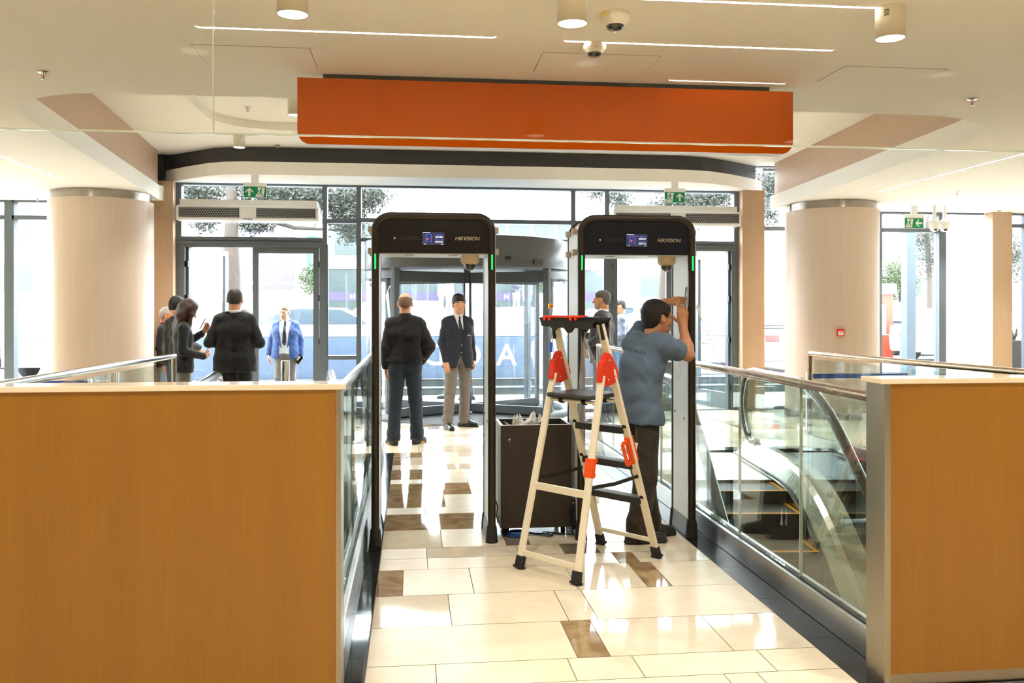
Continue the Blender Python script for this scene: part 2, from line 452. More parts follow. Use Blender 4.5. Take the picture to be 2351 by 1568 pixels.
for (a, b) in ((-9, XL), (XR, 12)):
    for y0, y1 in ((2.68, 3.15), (3.15, 3.40)): tile_row(fl, a, b, y0, y1)
# granite borders along the bridge and at its far end
yb = 3.40
while yb < 9.7:
    e = min(yb + 0.58, 9.7)
    quad(fl, -0.40, XL, yb, e, 3); quad(fl, XR, 2.12, yb, e, 3); yb = e
for (a, b) in ((-3.1, -0.40), (2.12, 4.95)):
    x = a
    while x < b: quad(fl, x, min(x + 0.6, b), 9.5, 9.7, 3); x += 0.6
# far hall by the entrance
yy = 9.7; hs = [0.46, 0.24, 0.47, 0.24, 0.47, 0.47, 0.24, 0.47, 0.24, 0.4]
for h in hs:
    y1 = min(yy + h, 13.35); tile_row(fl, -9, 9.7, yy, y1, None, None, 0.11); yy = y1
    if yy >= 13.35: break
# sides of the two wells
yy = 3.40
while yy < 9.7:
    y1 = min(yy + 0.47, 9.7)
    xl = -2.95 + 0.05 * (yy - 9.7) * -0.6; xr = 4.80 + 0.12 * (9.7 - yy)
    tile_row(fl, -9, xl - 0.2, yy, y1); quad(fl, xl - 0.2, xl, yy, y1, 3)
    tile_row(fl, xr + 0.2, 12, yy, y1); quad(fl, xr, xr + 0.2, yy, y1, 3)
    yy = y1
for (a, b, c, d) in ((-9, 12, -6, 3.40), (-0.40, 2.12, 3.40, 9.5), (-9, 12, 9.5, 13.5), (-9, -2.95, 3.40, 9.5), (4.9, 12, 3.40, 9.5)):
    fl.box(a, b, c, d, -0.32, -0.0015, 5)
tag(fl.build('floor', [M[k] for k in FM] + [M['grout']]), kind='structure')

lf = MB(); lf.box(-9, 12, -6, 14, -4.4, -4.2)
tag(lf.build('floor_lower', M['lower_tile']), kind='structure')
lw = MB(); lw.box(-9.2, 12.2, 13.5, 13.7, -4.4, -0.05); lw.box(-9.2, -9, -6, 13.6, -4.4, -0.32); lw.box(12, 12.2, -6, 13.6, -4.4, -0.32); lw.box(-9.2, 12.2, -6.2, -6, -4.4, -0.32)
tag(lw.build('wall_lower', M['marble_wall']), kind='structure')
for nm, x0, x1 in (('wall_well_left', -3.05, -2.96), ('wall_well_right', 5.02, 5.12)):
    w_ = MB(); w_.box(x0, x1, 3.4, 9.5, -4.2, -0.33)
    tag(w_.build(nm, M['marble_wall']), kind='structure')

# ---- walls of the hall behind and beside the camera
for nm, b in (('wall_left', (-9.2, -9, -6.2, 13.5, -0.3, 4.3)), ('wall_right', (12, 12.2, -6.2, 13.5, -0.3, 4.3)), ('wall_back', (-9.2, 12.2, -6.2, -6, -0.3, 4.3))):
    w_ = MB(); w_.box(*b); tag(w_.build(nm, M['ceil']), kind='structure')
rf = MB(); rf.box(-9.2, 12.2, -6.2, 13.6, 4.06, 4.36)
tag(rf.build('ceiling_slab', M['ceil']), kind='structure')

# ---- low ceiling with the opening that widens towards the entrance
left_edge = [(-3.54, 13.28), (-3.60, 13.05), (-3.52, 12.0), (-3.41, 10.6), (-3.28, 9.0), (-3.19, 7.9), (-3.16, 7.55), (-3.09, 7.30), (-2.97, 7.12), (-2.83, 6.97), (-2.66, 6.85), (-2.47, 6.77), (-2.27, 6.73)]
right_edge = [(4.03, 6.73), (4.30, 6.75), (4.50, 6.82), (4.70, 6.93), (4.90, 7.08), (5.06, 7.27), (5.14, 7.5), (5.17, 7.85), (5.26, 9.0), (5.38, 10.4), (5.52, 12.3), (5.57, 13.1), (5.60, 13.28)]
outer_l = [(-3.62, 13.36), (-3.75, 13.39), (-9, 13.39), (-9, -6)]
outer_r = [(12, -6), (12, 13.39), (5.85, 13.39), (5.68, 13.36)]
poly = outer_r + right_edge[::-1] + left_edge[::-1] + outer_l
c_ = MB(); c_.prism(poly, (0, 0, LOW), (1, 0, 0), (0, 1, 0), (0, 0, 0.21))
tag(c_.build('ceiling_low', M['ceil']), kind='structure')

def off(pts, d, cx=1.0):
    o = []
    for i, p in enumerate(pts):
        a = pts[max(i - 1, 0)]; b = pts[min(i + 1, len(pts) - 1)]
        t = Vector((b[0] - a[0], b[1] - a[1])).normalized(); n = Vector((t.y, -t.x))
        o.append((p[0] + n.x * d, p[1] + n.y * d))
    return o
# timber clad upstand above the low ceiling, on both sides, and the plain front one
for nm, e in (('wall_upstand_left', left_edge[1:10]), ('wall_upstand_right', right_edge[3:12])):
    w_ = MB(); a = off(e, 0.02); b = off(e, 0.15)
    for i in range(len(e) - 1):
        P = [a[i], a[i + 1], b[i + 1], b[i]]
        w_.prism(P, (0, 0, LOW + 0.205), (1, 0, 0), (0, 1, 0), (0, 0, UP - LOW - 0.205))
    tag(w_.build(nm, M['wallpaper']), kind='structure')
w_ = MB(); w_.box(-2.9, 4.9, 6.55, 6.70, LOW + 0.2, UP)
tag(w_.build('wall_upstand_front', M['ceil']), kind='structure')

# ---- upper ceiling with a shallow raised tray
hole = rrect(-2.42, 4.08, 6.9, 11.4, 0.75, 8)
u_ = MB()
out = [(-4.3, 6.5), (6.4, 6.5), (6.4, 13.4), (-4.3, 13.4)]
bm = bmesh.new()
ov = [bm.verts.new((p[0], p[1], UP)) for p in out]; hv = [bm.verts.new((p[0], p[1], UP)) for p in hole]
es = [bm.edges.new((ov[i], ov[(i + 1) % 4])) for i in range(4)] + [bm.edges.new((hv[i], hv[(i + 1) % len(hv)])) for i in range(len(hv)) if hv[i].co != hv[(i + 1) % len(hv)].co]
bmesh.ops.triangle_fill(bm, edges=es, use_beauty=True)
bm.verts.index_update()
u_.add([v.co.copy() for v in bm.verts], [tuple(v.index for v in f.verts) for f in bm.faces]); bm.free()
k = len(hole)
u_.add([(p[0], p[1], UP) for p in hole] + [(p[0], p[1], UP + 0.10) for p in hole], [(i, (i + 1) % k, (i + 1) % k + k, i + k) for i in range(k)] + [tuple(range(k, 2 * k))])
tag(u_.build('ceiling_upper', M['ceil']), kind='structure')

# ---- dropped canopy inside the entrance and the dark board above it
can = [(-3.60, 13.39), (-3.2, 12.98), (-2.85, 12.66), (-2.6, 12.51), (-2.3, 12.45), (-1.9, 12.44), (3.6, 12.44), (4.0, 12.46), (4.38, 12.56), (4.75, 12.78), (5.1, 13.05), (5.50, 13.39)]
c_ = MB(); c_.prism(can, (0, 0, 3.44), (1, 0, 0), (0, 1, 0), (0, 0, 0.18))
tag(c_.build('ceiling_canopy', M['ceil']), kind='structure')
band = [(-3.52, 13.39), (-3.12, 13.04), (-2.77, 12.76), (-2.5, 12.64), (-2.2, 12.60), (3.9, 12.60), (4.3, 12.68), (4.68, 12.88), (5.0, 13.1), (5.40, 13.39)]
c_ = MB(); c_.prism(band, (0, 0, 3.62), (1, 0, 0), (0, 1, 0), (0, 0, UP - 3.62))
tag(c_.build('trim_1', M['darkband']), kind='structure')

# ---- timber pilasters beside the entrance
for i, (x0, x1, z1) in enumerate(((-3.86, -3.44, 3.44), (5.10, 5.46, 3.44), (9.28, 9.62, 3.15))):
    p_ = MB(); p_.box(x0, x1, 13.17, 13.38, 0, z1, 0, 0.004)
    tag(p_.build('trim_%d' % (i + 2), M['pilaster']), kind='structure')

# ---- glazed front: every bay a window with frame and panes
def window(i, x0, x1, zt, rails, zb=0.0, thick=0.075, jl=True, jr=True, mids=()):
    e = struct_empty('window_%d' % i, (x0, FY, zb))
    f = MB(); d = 0.075
    t = thick / 2
    if jl: f.box(x0 - t, x0 + t, FY - d, FY + d, zb, zt)
    if jr: f.box(x1 - t, x1 + t, FY - d, FY + d, zb, zt)
    for z in rails: f.box(x0 + t, x1 - t, FY - d, FY + d, z - 0.03, z + 0.03)
    for x in mids: f.box(x - t, x + t, FY - d, FY + d, zb, zt)
    f.box(x0 + t, x1 - t, FY - d, FY + d, zt - 0.03, zt); f.box(x0 + t, x1 - t, FY - d, FY + d, zb, zb + 0.05)
    f.build('window_frame', M['frame'], e)
    zs = [zb + 0.05] + [z for z in rails] + [zt - 0.03]
    xs = [x0] + list(mids) + [x1]
    for a in range(len(xs) - 1):
        for b in range(len(zs) - 1):
            p = MB(); p.box(xs[a] + t, xs[a + 1] - t, FY - 0.006, FY + 0.006, zs[b] + (0.03 if b else 0), zs[b + 1] - (0.03 if b < len(zs) - 2 else 0))
            p.build('pane', M['glass'], e)
    return e
window(1, -9.0, -5.75, LOW, [2.90], mids=(-7.4,), thick=0.13)
window(2, -5.75, -3.86, LOW, [2.90], jl=False)
window(3, -3.41, -1.30, 3.44, [2.62], zb=2.55, jr=False, thick=0.09)
window(4, -1.30, -0.80, 3.44, [2.90, 0.86], thick=0.07)
window(5, -0.80, 2.46, 3.44, [2.92], zb=2.60, jl=False, jr=True, thick=0.07)
window(6, 2.46, 2.99, 3.44, [2.92, 0.86], jl=False, thick=0.07)
window(7, 2.99, 5.07, 3.44, [2.62], zb=2.55, jl=False, thick=0.09)
window(8, 5.46, 7.45, 3.80, [2.86], jl=False, thick=0.07)
window(9, 7.45, 8.52, LOW, [2.86], jl=False, thick=0.12)
window(10, 8.52, 9.28, LOW, [], jl=False, jr=False)
window(11, 9.66, 12.0, LOW, [2.95], thick=0.10, mids=(10.05,))
sp = MB(); sp.box(-9.2, -3.62, FY - 0.05, FY + 0.2, LOW + 0.21, 4.3); sp.box(7.45, 12.2, FY - 0.05, FY + 0.2, LOW + 0.21, 4.3); sp.box(-3.62, 7.45, FY - 0.05, FY + 0.2, UP, 4.3); sp.box(-3.62, 5.4, FY + 0.08, FY + 0.2, 3.45, UP)
tag(sp.build('wall_front', M['darkband']), kind='structure')

def leaf(par, hinge, width, ang, z1=2.50, handle_side=1, bar=False):
    """one glazed door leaf, hinged at hinge, swung by ang (radians, 0 along +x)"""
    L = MB(); d = Vector((math.cos(ang), math.sin(ang), 0)); n = Vector((-d.y, d.x, 0)); h = Vector((hinge[0], hinge[1], 0))
    rot = Matrix((d, n, Vector((0, 0, 1)))).transposed()
    def pc(a0, a1, z0, z1_, th=0.055):
        L.obox(h + d * ((a0 + a1) / 2) + Vector((0, 0, (z0 + z1_) / 2)), (a1 - a0, th, z1_ - z0), rot)
    s = 0.085
    pc(0, s, 0.01, z1); pc(width - s, width, 0.01, z1); pc(s, width - s, z1 - s, z1); pc(s, width - s, 0.01, 0.26)
    fr = L.build('door_leaf', M['frame'], par)
    g = MB(); g.obox(h + d * (width / 2) + Vector((0, 0, (0.26 + z1 - s) / 2)), (width - 2 * s, 0.012, z1 - s - 0.26), rot)
    g.build('pane', M['glass'], fr)
    hd = MB()
    if bar:
        a = h + d * (s * 0.5) - n * 0.09 + Vector((0, 0, 1.02)); b = h + d * (width - s * 0.5) - n * 0.09 + Vector((0, 0, 1.02))
        hd.tube([a, b], 0.016, 8)
        for q in (a, b): hd.bar(q, q + n * 0.09, 0.04, 0.09)
    else:
        a = h + d * (width - s * 0.5) - n * 0.06
        hd.tube([a + Vector((0, 0, 0.9)), a + Vector((0, 0, 1.25))], 0.013, 8)
        for z in (0.93, 1.22): hd.bar(a + Vector((0, 0, z)), a + n * 0.06 + Vector((0, 0, z)), 0.02, 0.02)
    hd.build('door_handle', M['steel'], fr)
    hg = MB()
    for z in (0.35, 1.1, 1.75, 2.25): hg.obox(h - d * 0.012 + Vector((0, 0, z)), (0.04, 0.07, 0.09), rot)
    hg.build('hinge', M['black'], fr)
for i, (x0, x1, hl, hr, bl, br) in enumerate(((-3.41, -1.30, R(66), R(180), False, False), (2.99, 5.07, R(0), R(104), False, True))):
    e = struct_empty('door_%d' % (i + 1), (x0, FY, 0))
    f = MB(); f.box(x0 - 0.045, x0 + 0.08, FY - 0.062, FY + 0.062, 0, 2.55); f.box(x1 - 0.08, x1 + 0.045, FY - 0.062, FY + 0.062, 0, 2.55)
    f.box(x0, x1, FY - 0.063, FY + 0.063, 2.5, 2.56); f.box(x0 + 0.08, x1 - 0.08, FY - 0.06, FY + 0.06, 0, 0.012)
    f.build('door_frame', M['frame'], e)
    w = (x1 - x0) / 2 - 0.09
    leaf(e, (x0 + 0.09 + (0.02 if i == 0 else 0), FY), w, hl, bar=bl); leaf(e, (x1 - 0.09, FY), w, hr, bar=br)
# clad wall seen through the last window, outside
mw = MB()
for z0, z1 in ((0, 1.06), (1.07, 2.02), (2.03, 3.6)): mw.box(9.36, 9.56, 13.5, 14.75, z0, z1)
tag(mw.build('wall_outside', marble('white marble cladding', lin(236, 234, 240), lin(206, 206, 214), 0.2, 0.36, 2.0)), kind='structure')
# ================================================================== THINGS OF THE HALL
# ---- timber clad parapets either side of the bridge
def parapet(x0, x1, end, label):
    e = thing('parapet', ((x0 + x1) / 2, 3.48, 0), label, 'counter', 'timber parapets at the head of the bridge')
    y0, y1 = 3.41, 3.555
    a, b = (x0, x1 - 0.02) if end > 0 else (x0 + 0.028, x1)
    p = MB(); p.box(a, b, y0, y1, 0.058, 1.252); p.build('panel', M['counter'], e)
    k = MB(); k.box(a, b, y0 + 0.012, y1 - 0.012, 0.0, 0.058); k.build('plinth', M['collar'], e)
    t = MB(); t.box(x0 - (0.02 if end < 0 else 0), x1 + (0.02 if end > 0 else 0), y0 - 0.012, y1 + 0.012, 1.252, 1.274, 0, 0.004); t.build('worktop', M['worktop'], e)
    s = MB()
    if end > 0: s.box(b, x1, y0 - 0.002, y1 + 0.002, 0, 1.252, 0, 0.002)
    else: s.box(x0, a, y0 - 0.002, y1 + 0.002, 0, 1.252, 0, 0.002)
    s.build('end_cap', M['steel_post'], e)
parapet(-4.6, -0.272, 1, 'long oak parapet with pale top and thin steel end, left of the tiled bridge')
parapet(1.925, 5.6, -1, 'oak parapet with broad brushed steel end, right of the tiled bridge')

# ---- glass balustrades along the bridge
def balustrade(x, sgn, label, joints):
    e = thing('glass_balustrade', (x, 6.6, 0), label, 'railing', 'glass balustrades along the bridge')
    xi = x - sgn * 0.045; xo = x + sgn * 0.05
    y0, y1 = 3.57, 9.62
    c = MB(); c.box(min(xi, xo), max(xi, xo), y0, y1, 0, 0.135, 0, 0.004)
    c.build('base_channel', M['steel'], e)
    g = MB(); g.box(x - 0.016, x + 0.016, y0, y1, 0.135, 0.141); g.build('gasket', M['black'], e)
    js = [y0] + joints + [y1]
    for i in range(len(js) - 1):
        p = MB(); p.box(x - 0.008, x + 0.008, js[i] + 0.003, js[i + 1] - 0.003, 0.141, 1.145)
        o = p.build('glass_panel', M['bal'], e)
        if i:
            q = MB(); q.box(x - 0.0085, x + 0.0085, js[i] - 0.002, js[i] + 0.002, 0.141, 1.14); q.build('glass_joint', M['gedge'], o)
    h = MB(); segs = [y0] + [y0 + 1.28 * k for k in range(1, 5)] + [y1]
    for i in range(len(segs) - 1): h.tube([(x, segs[i] + 0.0015, 1.166), (x, segs[i + 1] - 0.0015, 1.166)], 0.026, 16)
    h.tube([(x, y0, 1.166), (x, y1, 1.166)], 0.0245, 12)
    h.build('handrail', M['bronze'] if sgn > 0 else M['steel_bar'], e)
    for yy in (y1 - 0.02,):
        q = MB(); q.tube([(x, yy, 0), (x, yy, 1.145)], 0.02, 10); q.build('end_post', M['steel'], e)
balustrade(2.055, 1, 'glass balustrade with warm steel handrail on the right edge of the tiled bridge', [4.47, 5.35, 6.23, 7.11, 7.99, 8.87])
balustrade(-0.355, -1, 'glass balustrade with steel handrail on the left edge of the tiled bridge', [4.45, 5.33, 6.21, 7.09, 7.97, 8.85])

# ---- outer railings of the two escalator wells
def well_rail(a, b, label, m):
    a = Vector(a); b = Vector(b); d = (b - a); d.z = 0; L = d.length; d.normalize()
    e = thing('well_railing', (a.x, a.y, 0), label, 'railing', 'outer railings of the escalator wells')
    h = MB(); n = 5
    p = [a + d * (L * k / n) for k in range(n + 1)]
    for i in range(n): h.tube([p[i] + d * 0.002, p[i + 1] - d * 0.002], 0.03, 14)
    h.tube([a, b], 0.028, 10)
    h.tube([a + Vector((0, 0, 0.012)), a - Vector((0, 0, a.z))], 0.028, 14)
    h.sphere(a, 0.0295)
    h.build('handrail', m, e)
    n = 6
    for i in range(n):
        s = a + d * (0.09 + (L - 0.1) * i / n); t = a + d * (0.09 + (L - 0.1) * (i + 1) / n - 0.012)
        g = MB(); g.bar((s.x, s.y, 0.56), (t.x, t.y, 0.56), 0.014, 0.88); g.build('glass_panel', M['bal'], e)
    c = MB(); c.bar((a.x, a.y, 0.06), (b.x, b.y, 0.06), 0.07, 0.12); c.build('base_channel', M['steel'], e)
well_rail((-2.60, 10.0, 1.06), (-2.79, 4.2, 1.06), 'steel railing with glass below, in front of the left column', M['steel_bar'])
well_rail((4.57, 9.7, 1.06), (5.10, 4.6, 1.06), 'warm steel railing with glass below, in front of the right column', M['bronze'])

# ---- escalators
M['step'] = mat('dark grooved step', lin(70, 68, 64), 0.5, noise=0.3, scale=180, stretch=(40, 1, 1))
M['step_line'] = mat('yellow step edging', lin(246, 172, 36), 0.5)
M['hrail'] = mat('dark rubber handrail', lin(62, 54, 40), 0.22, noise=0.05, coat=0.5)
M['deck'] = metal('escalator decking steel', lin(176, 171, 156), 0.26, (1, 30, 1))
SA = math.tan(R(34))
def escalator(mir, label):
    ev = Vector((0.1045, 0.9945, 0)); nv = Vector((0.9945, -0.1045, 0))
    def W(n, s, z):
        p = nv * n + ev * s
        return Vector((1.66 - p.x if mir else p.x, p.y, z))
    e = thing('escalator', W(2.07, 8.4, 0), label, 'escalator', 'escalators beside the bridge')
    def prof(s, flat, bend):      # height of a line that is flat past the bend and drops before it
        r = 0.55
        if s >= bend + r: return flat
        if s <= bend - r: return flat - (bend - s) * SA
        t = (bend + r - s); return flat - t * t * SA / (4 * r)
    BEND = 7.42; END = 9.50; S0 = 1.6
    ss = [S0 + (BEND - 0.6 - S0) * i / 4 for i in range(5)] + [BEND - 0.6 + 1.2 * i / 10 for i in range(1, 11)] + [9.2, END]
    for n0, sg in ((1.52, -1), (2.63, 1)):
        # handrail with the turned-in newel
        hp = [W(n0, s, prof(s, 0.93, BEND - 0.05)) for s in ss[:-1]]
        zc = 0.93 - 0.38
        for k in range(1, 9):
            a = math.pi / 2 - math.pi * k / 8
            hp.append(W(n0, 9.28 + 0.38 * math.cos(a), zc + 0.38 * math.sin(a)))
        hp += [W(n0, 9.16, 0.19), W(n0, 9.06, 0.13)]
        h = MB(); h.tube(hp, 0.036, 12, sx=1.2); h.build('handrail', M['hrail'], e)
        h = MB(); h.tube([p - Vector((0, 0, 0.045)) if i < len(ss) - 1 else p + (W(n0, 9.2, zc) - p).normalized() * 0.045 for i, p in enumerate(hp[:-3])], 0.016, 8); h.build('handrail_guide', M['chrome'], e)
        g = MB()
        lo = [(s, prof(s, 0.16, BEND)) for s in ss[:-1]] + [(9.28, 0.16)]; up = [(s, prof(s, 0.88, BEND - 0.05)) for s in ss[:-1]]
        top = up + [(9.28 + 0.33 * math.cos(math.pi / 2 - math.pi * k / 8), zc + 0.33 * math.sin(math.pi / 2 - math.pi * k / 8)) for k in range(1, 8)]
        pl = lo + top[::-1]
        A = [W(n0 - 0.006, s, z) for s, z in pl]; B = [W(n0 + 0.006, s, z) for s, z in pl]; k = len(pl)
        g.add(A + B, [tuple(range(k)), tuple(range(2 * k - 1, k - 1, -1))] + [(i, (i + 1) % k, (i + 1) % k + k, i + k) for i in range(k)])
        g.build('balustrade_glass', M['bal'], e)
        # decking: inner sloping cover, flat cover and outer cladding swept along the line
        d = MB()
        sec = [(-0.16 * sg, -0.05), (-0.06 * sg, 0.085), (-0.02 * sg, 0.12), (0.03 * sg, 0.12), (0.15 * sg, 0.10), (0.15 * sg, -0.42), (-0.16 * sg, -0.42)]
        sd = ss[:-2] + [9.25, 9.46]
        V = [[W(n0 + a, s, prof(s, 0.05, BEND) + b) for a, b in sec] for s in sd]; k = len(sec)
        d.add([p for r_ in V for p in r_], [(i * k + j, i * k + (j + 1) % k, (i + 1) * k + (j + 1) % k, (i + 1) * k + j) for i in range(len(sd) - 1) for j in range(k)])
        d.add(V[-1], [tuple(range(k))]); d.add(V[0], [tuple(range(k - 1, -1, -1))])
        d.build('decking', M['deck'], e)
        sk = MB(); sk.tube([W(n0 - 0.155 * sg, s, prof(s, 0.05, BEND) - 0.02) for s in sd], 0.012, 6); sk.build('skirt_brush', M['black'], e)
    lp = MB(); lp.prism([W(1.66, 8.05, 0).to_2d(), W(2.49, 8.05, 0).to_2d(), W(2.49, 9.6, 0).to_2d(), W(1.66, 9.6, 0).to_2d()], (0, 0, -0.01), (1, 0, 0), (0, 1, 0), (0, 0, 0.014))
    lp.build('landing_plate', M['steel'], e)
    s = 8.05; i = 0
    while s > 3.2:
        z = prof(s - 0.2, 0.0, BEND + 0.10)
        st = MB()
        P = [W(1.69, s, 0).to_2d(), W(2.46, s, 0).to_2d(), W(2.46, s - 0.405, 0).to_2d(), W(1.69, s - 0.405, 0).to_2d()]
        st.prism(P, (0, 0, z - 0.26), (1, 0, 0), (0, 1, 0), (0, 0, 0.255))
        o = st.build('step', M['step'], e)
        y = MB()
        y.prism([W(1.69, s - 0.37, 0).to_2d(), W(2.46, s - 0.37, 0).to_2d(), W(2.46, s - 0.406, 0).to_2d(), W(1.69, s - 0.406, 0).to_2d()], (0, 0, z - 0.004), (1, 0, 0), (0, 1, 0), (0, 0, 0.003))
        for q in (1.69, 2.425): y.prism([W(q, s, 0).to_2d(), W(q + 0.035, s, 0).to_2d(), W(q + 0.035, s - 0.37, 0).to_2d(), W(q, s - 0.37, 0).to_2d()], (0, 0, z - 0.004), (1, 0, 0), (0, 1, 0), (0, 0, 0.003))
        y.build('step_edging', M['step_line'], o)
        s -= 0.405; i += 1
    return e
escalator(False, 'escalator with steel decking and yellow edged steps, seen through the right balustrade')
escalator(True, 'escalator whose handrail tips show above the long left parapet')

# ---- round columns
for x, r, lab in ((-4.20, 0.625, 'thick pale round column with dark steel collar, left of the entrance'), (6.22, 0.63, 'pale round column carrying a red fire call point, right of the entrance')):
    e = thing('column', (x, 12.5, 0), lab, 'column', 'round columns')
    s = MB(); s.lathe([(r + 0.035, 0), (r + 0.035, 3.035)], (x, 12.5, 0), 64); s.build('shaft', M['column'], e)
    s = MB(); s.lathe([(r, 3.03), (r, LOW)], (x, 12.5, 0), 64); s.build('collar', M['collar'], e)
    s = MB(); s.lathe([(r + 0.045, 0), (r + 0.045, 0.10)], (x, 12.5, 0), 64); s.build('base_ring', M['collar'], e)

# ---- hanging orange sign box
e = thing('sign_box', (0.96, 6.05, 2.67), 'wide plain orange sign box with rounded lower corners hung under the ceiling', 'sign')
x0, x1, z0, z1, r = -0.765, 2.696, 2.672, 3.116, 0.085
pts = arc(x1 - r, z0 + r, r, -math.pi / 2, 0, 6) + [(x1, z1), (x0, z1)] + arc(x0 + r, z0 + r, r, math.pi, 1.5 * math.pi, 6)
s = MB(); s.prism(pts, (0, 5.995, 0), (1, 0, 0), (0, 0, 1), (0, 0.012, 0)); s.build('front_panel', M['orange'], e)
s = MB(); s.prism(pts, (0, 6.008, 0), (1, 0, 0), (0, 0, 1), (0, 0.10, 0)); s.build('case', M['white'], e)
s = MB(); s.box(-0.60, 2.53, 6.02, 6.10, 3.10, LOW); s.build('mounting_rail', M['black'], e)

# ---- glass smoke curtain hung across the hall
e = thing('smoke_curtain', (0.5, 3.66, 2.24), 'frameless hanging glass panels crossing the hall, bright bottom edge and one joint', 'glass screen')
gy = 3.66; zb = 2.272
for xa, xb in ((-4.2, -0.80), (-0.797, 6.5)):
    g = MB(); g.box(xa, xb, gy - 0.005, gy + 0.005, zb, LOW)
    o = g.build('glass_panel', M['curtain'], e)
    b = MB(); b.box(xa, xb, gy - 0.0062, gy + 0.0062, zb - 0.006, zb + 0.0005); b.build('polished_edge', M['gedge'], o)
g = MB(); g.box(-0.8005, -0.7965, gy - 0.006, gy + 0.006, zb, LOW); g.build('joint_strip', M['gedge'], e)

# ---- ceiling lights
def lamp_light(name, loc, power, col, size=0.13, spot=None):
    if spot:
        d = bpy.data.lights.new(name, 'SPOT'); d.spot_size = R(spot); d.spot_blend = 0.6; d.shadow_soft_size = size / 2
    else:
        d = bpy.data.lights.new(name, 'AREA'); d.shape = 'DISK'; d.size = size
    d.energy = power; d.color = col
    o = bpy.data.objects.new(name, d); COL.objects.link(o); o.location = loc
    return o
def downlight(x, y, zc, label, r=0.076, h=0.165, power=P_DOWN, col=WARM, group='cylinder downlights', sticker=False):
    e = thing('downlight', (x, y, zc - h), label, 'ceiling light', group)
    b = MB(); b.lathe([(r - 0.004, zc - h + 0.006), (r, zc - h), (r, zc)], (x, y, 0), 32, caps=False); b.lathe([(0, zc), (r, zc)], (x, y, 0), 32, caps=False)
    b.build('housing', M['offwhite'], e)
    d = MB(); d.lathe([(0, zc - h + 0.004), (r - 0.004, zc - h + 0.004)], (x, y, 0), 32, caps=False); d.build('diffuser', M['lamp'], e)
    if sticker:
        s = MB()
        for k in range(5): s.obox((x - r * math.sin(0.75) - 0.001, y - r * math.cos(0.75) - 0.001, zc - 0.03 - k * 0.007), (0.026 - (k % 2) * 0.006, 0.0012, 0.003), Matrix.Rotation(R(-43), 3, 'Z'))
        s.build('rating_label', M['dim_ink'], e)
    l = lamp_light('lamp_light', (x, y, zc - h - 0.012), power, col, r, 110); l.parent = e; l.location = (0, 0, -0.012)
    return e
p1, p2, p3 = atz(672, 35, 2.985), atz(1314, 56, 2.985), atz(2044, 90, 2.985)
downlight(p1.x, p1.y, LOW, 'lit white cylinder downlight cut by the top edge, left of centre')
downlight(p2.x, p2.y, LOW, 'lit white cylinder downlight cut by the top edge, beside the larger ceiling camera')
downlight(p3.x, p3.y, LOW, 'lit cylinder downlight with a small rating label, under the upper right ceiling', sticker=True)
downlight(-2.24, 11.75, UP, 'lit cylinder downlight in front of the charcoal board, left', r=0.075, h=0.17, power=P_UP, col=NEUT)
p = at(676, 250, 10.2); downlight(p.x, p.y, UP + 0.10, 'lit cylinder downlight half hidden by the left end of the orange sign', r=0.075, h=0.17, power=P_UP, col=NEUT)
downlight(1.0, 9.4, UP + 0.10, 'cylinder downlight in the upper ceiling hidden above the orange sign', r=0.075, h=0.17, power=P_UP, col=NEUT)
downlight(2.9, 10.2, UP + 0.10, 'cylinder downlight in the upper ceiling hidden behind the right of the orange sign', r=0.075, h=0.17, power=P_UP, col=NEUT)
p = atz(2175, 474, LOW)
e = thing('downlight', (p.x, p.y, LOW - 0.012), 'lit flush round downlight in the far right ceiling', 'ceiling light')
d = MB(); d.lathe([(0.085, LOW - 0.001), (0.10, LOW - 0.006), (0.10, LOW - 0.001)], (p.x, p.y, 0), 28, caps=False); d.build('trim_ring', M['white'], e)
d = MB(); d.lathe([(0, LOW - 0.004), (0.088, LOW - 0.004)], (p.x, p.y, 0), 28, caps=False); d.build('diffuser', M['lamp'], e)
l = lamp_light('lamp_light', (0, 0, -0.02), P_UP, NEUT, 0.1, 110); l.parent = e
# unseen downlights added behind the camera for warm light on the parapet fronts
for i, x in enumerate((-3.4, -1.2, 1.0, 3.2, 5.4)):
    for j, y in enumerate((2.3, 0.2, -2.2)):
        downlight(x, y, LOW, 'unseen cylinder downlight added in the hall ceiling behind the viewpoint', power=P_BACK, group='added hall downlights')

def led_line(a, b, label, w=0.022, m='led'):
    a = Vector(a); b = Vector(b)
    e = thing('led_strip', ((a.x + b.x) / 2, (a.y + b.y) / 2, LOW), label, 'ceiling light', 'linear ceiling lights')
    s = MB(); s.bar((a.x, a.y, LOW - 0.001), (b.x, b.y, LOW - 0.001), w, 0.004); s.build('diffuser', M[m], e)
    t = MB(); d = (b - a).normalized(); n = Vector((-d.y, d.x, 0)) * (w / 2 + 0.002)
    for q in (n, -n): t.bar(Vector((a.x, a.y, LOW - 0.0015)) + q, Vector((b.x, b.y, LOW - 0.0015)) + q, 0.004, 0.005)
    t.build('channel', M['white'], e)
led_line((-1.20, 5.10), (0.473, 5.10), 'linear ceiling light left of the two ceiling cameras')
led_line((0.90, 5.12), (2.554, 5.12), 'linear ceiling light between the two ceiling cameras')
led_line((0.95, 4.385), (2.527, 4.375), 'linear ceiling light in front of the labelled downlight')
led_line((1.766, 5.907), (2.597, 5.907), 'short linear ceiling light just above the orange sign', m='led_dim')
led_line((-4.21, 8.2), (-4.21, 11.12), 'linear ceiling light running towards the left column')
led_line((6.153, 11.1), (6.153, 7.2), 'linear ceiling light running towards the right column')

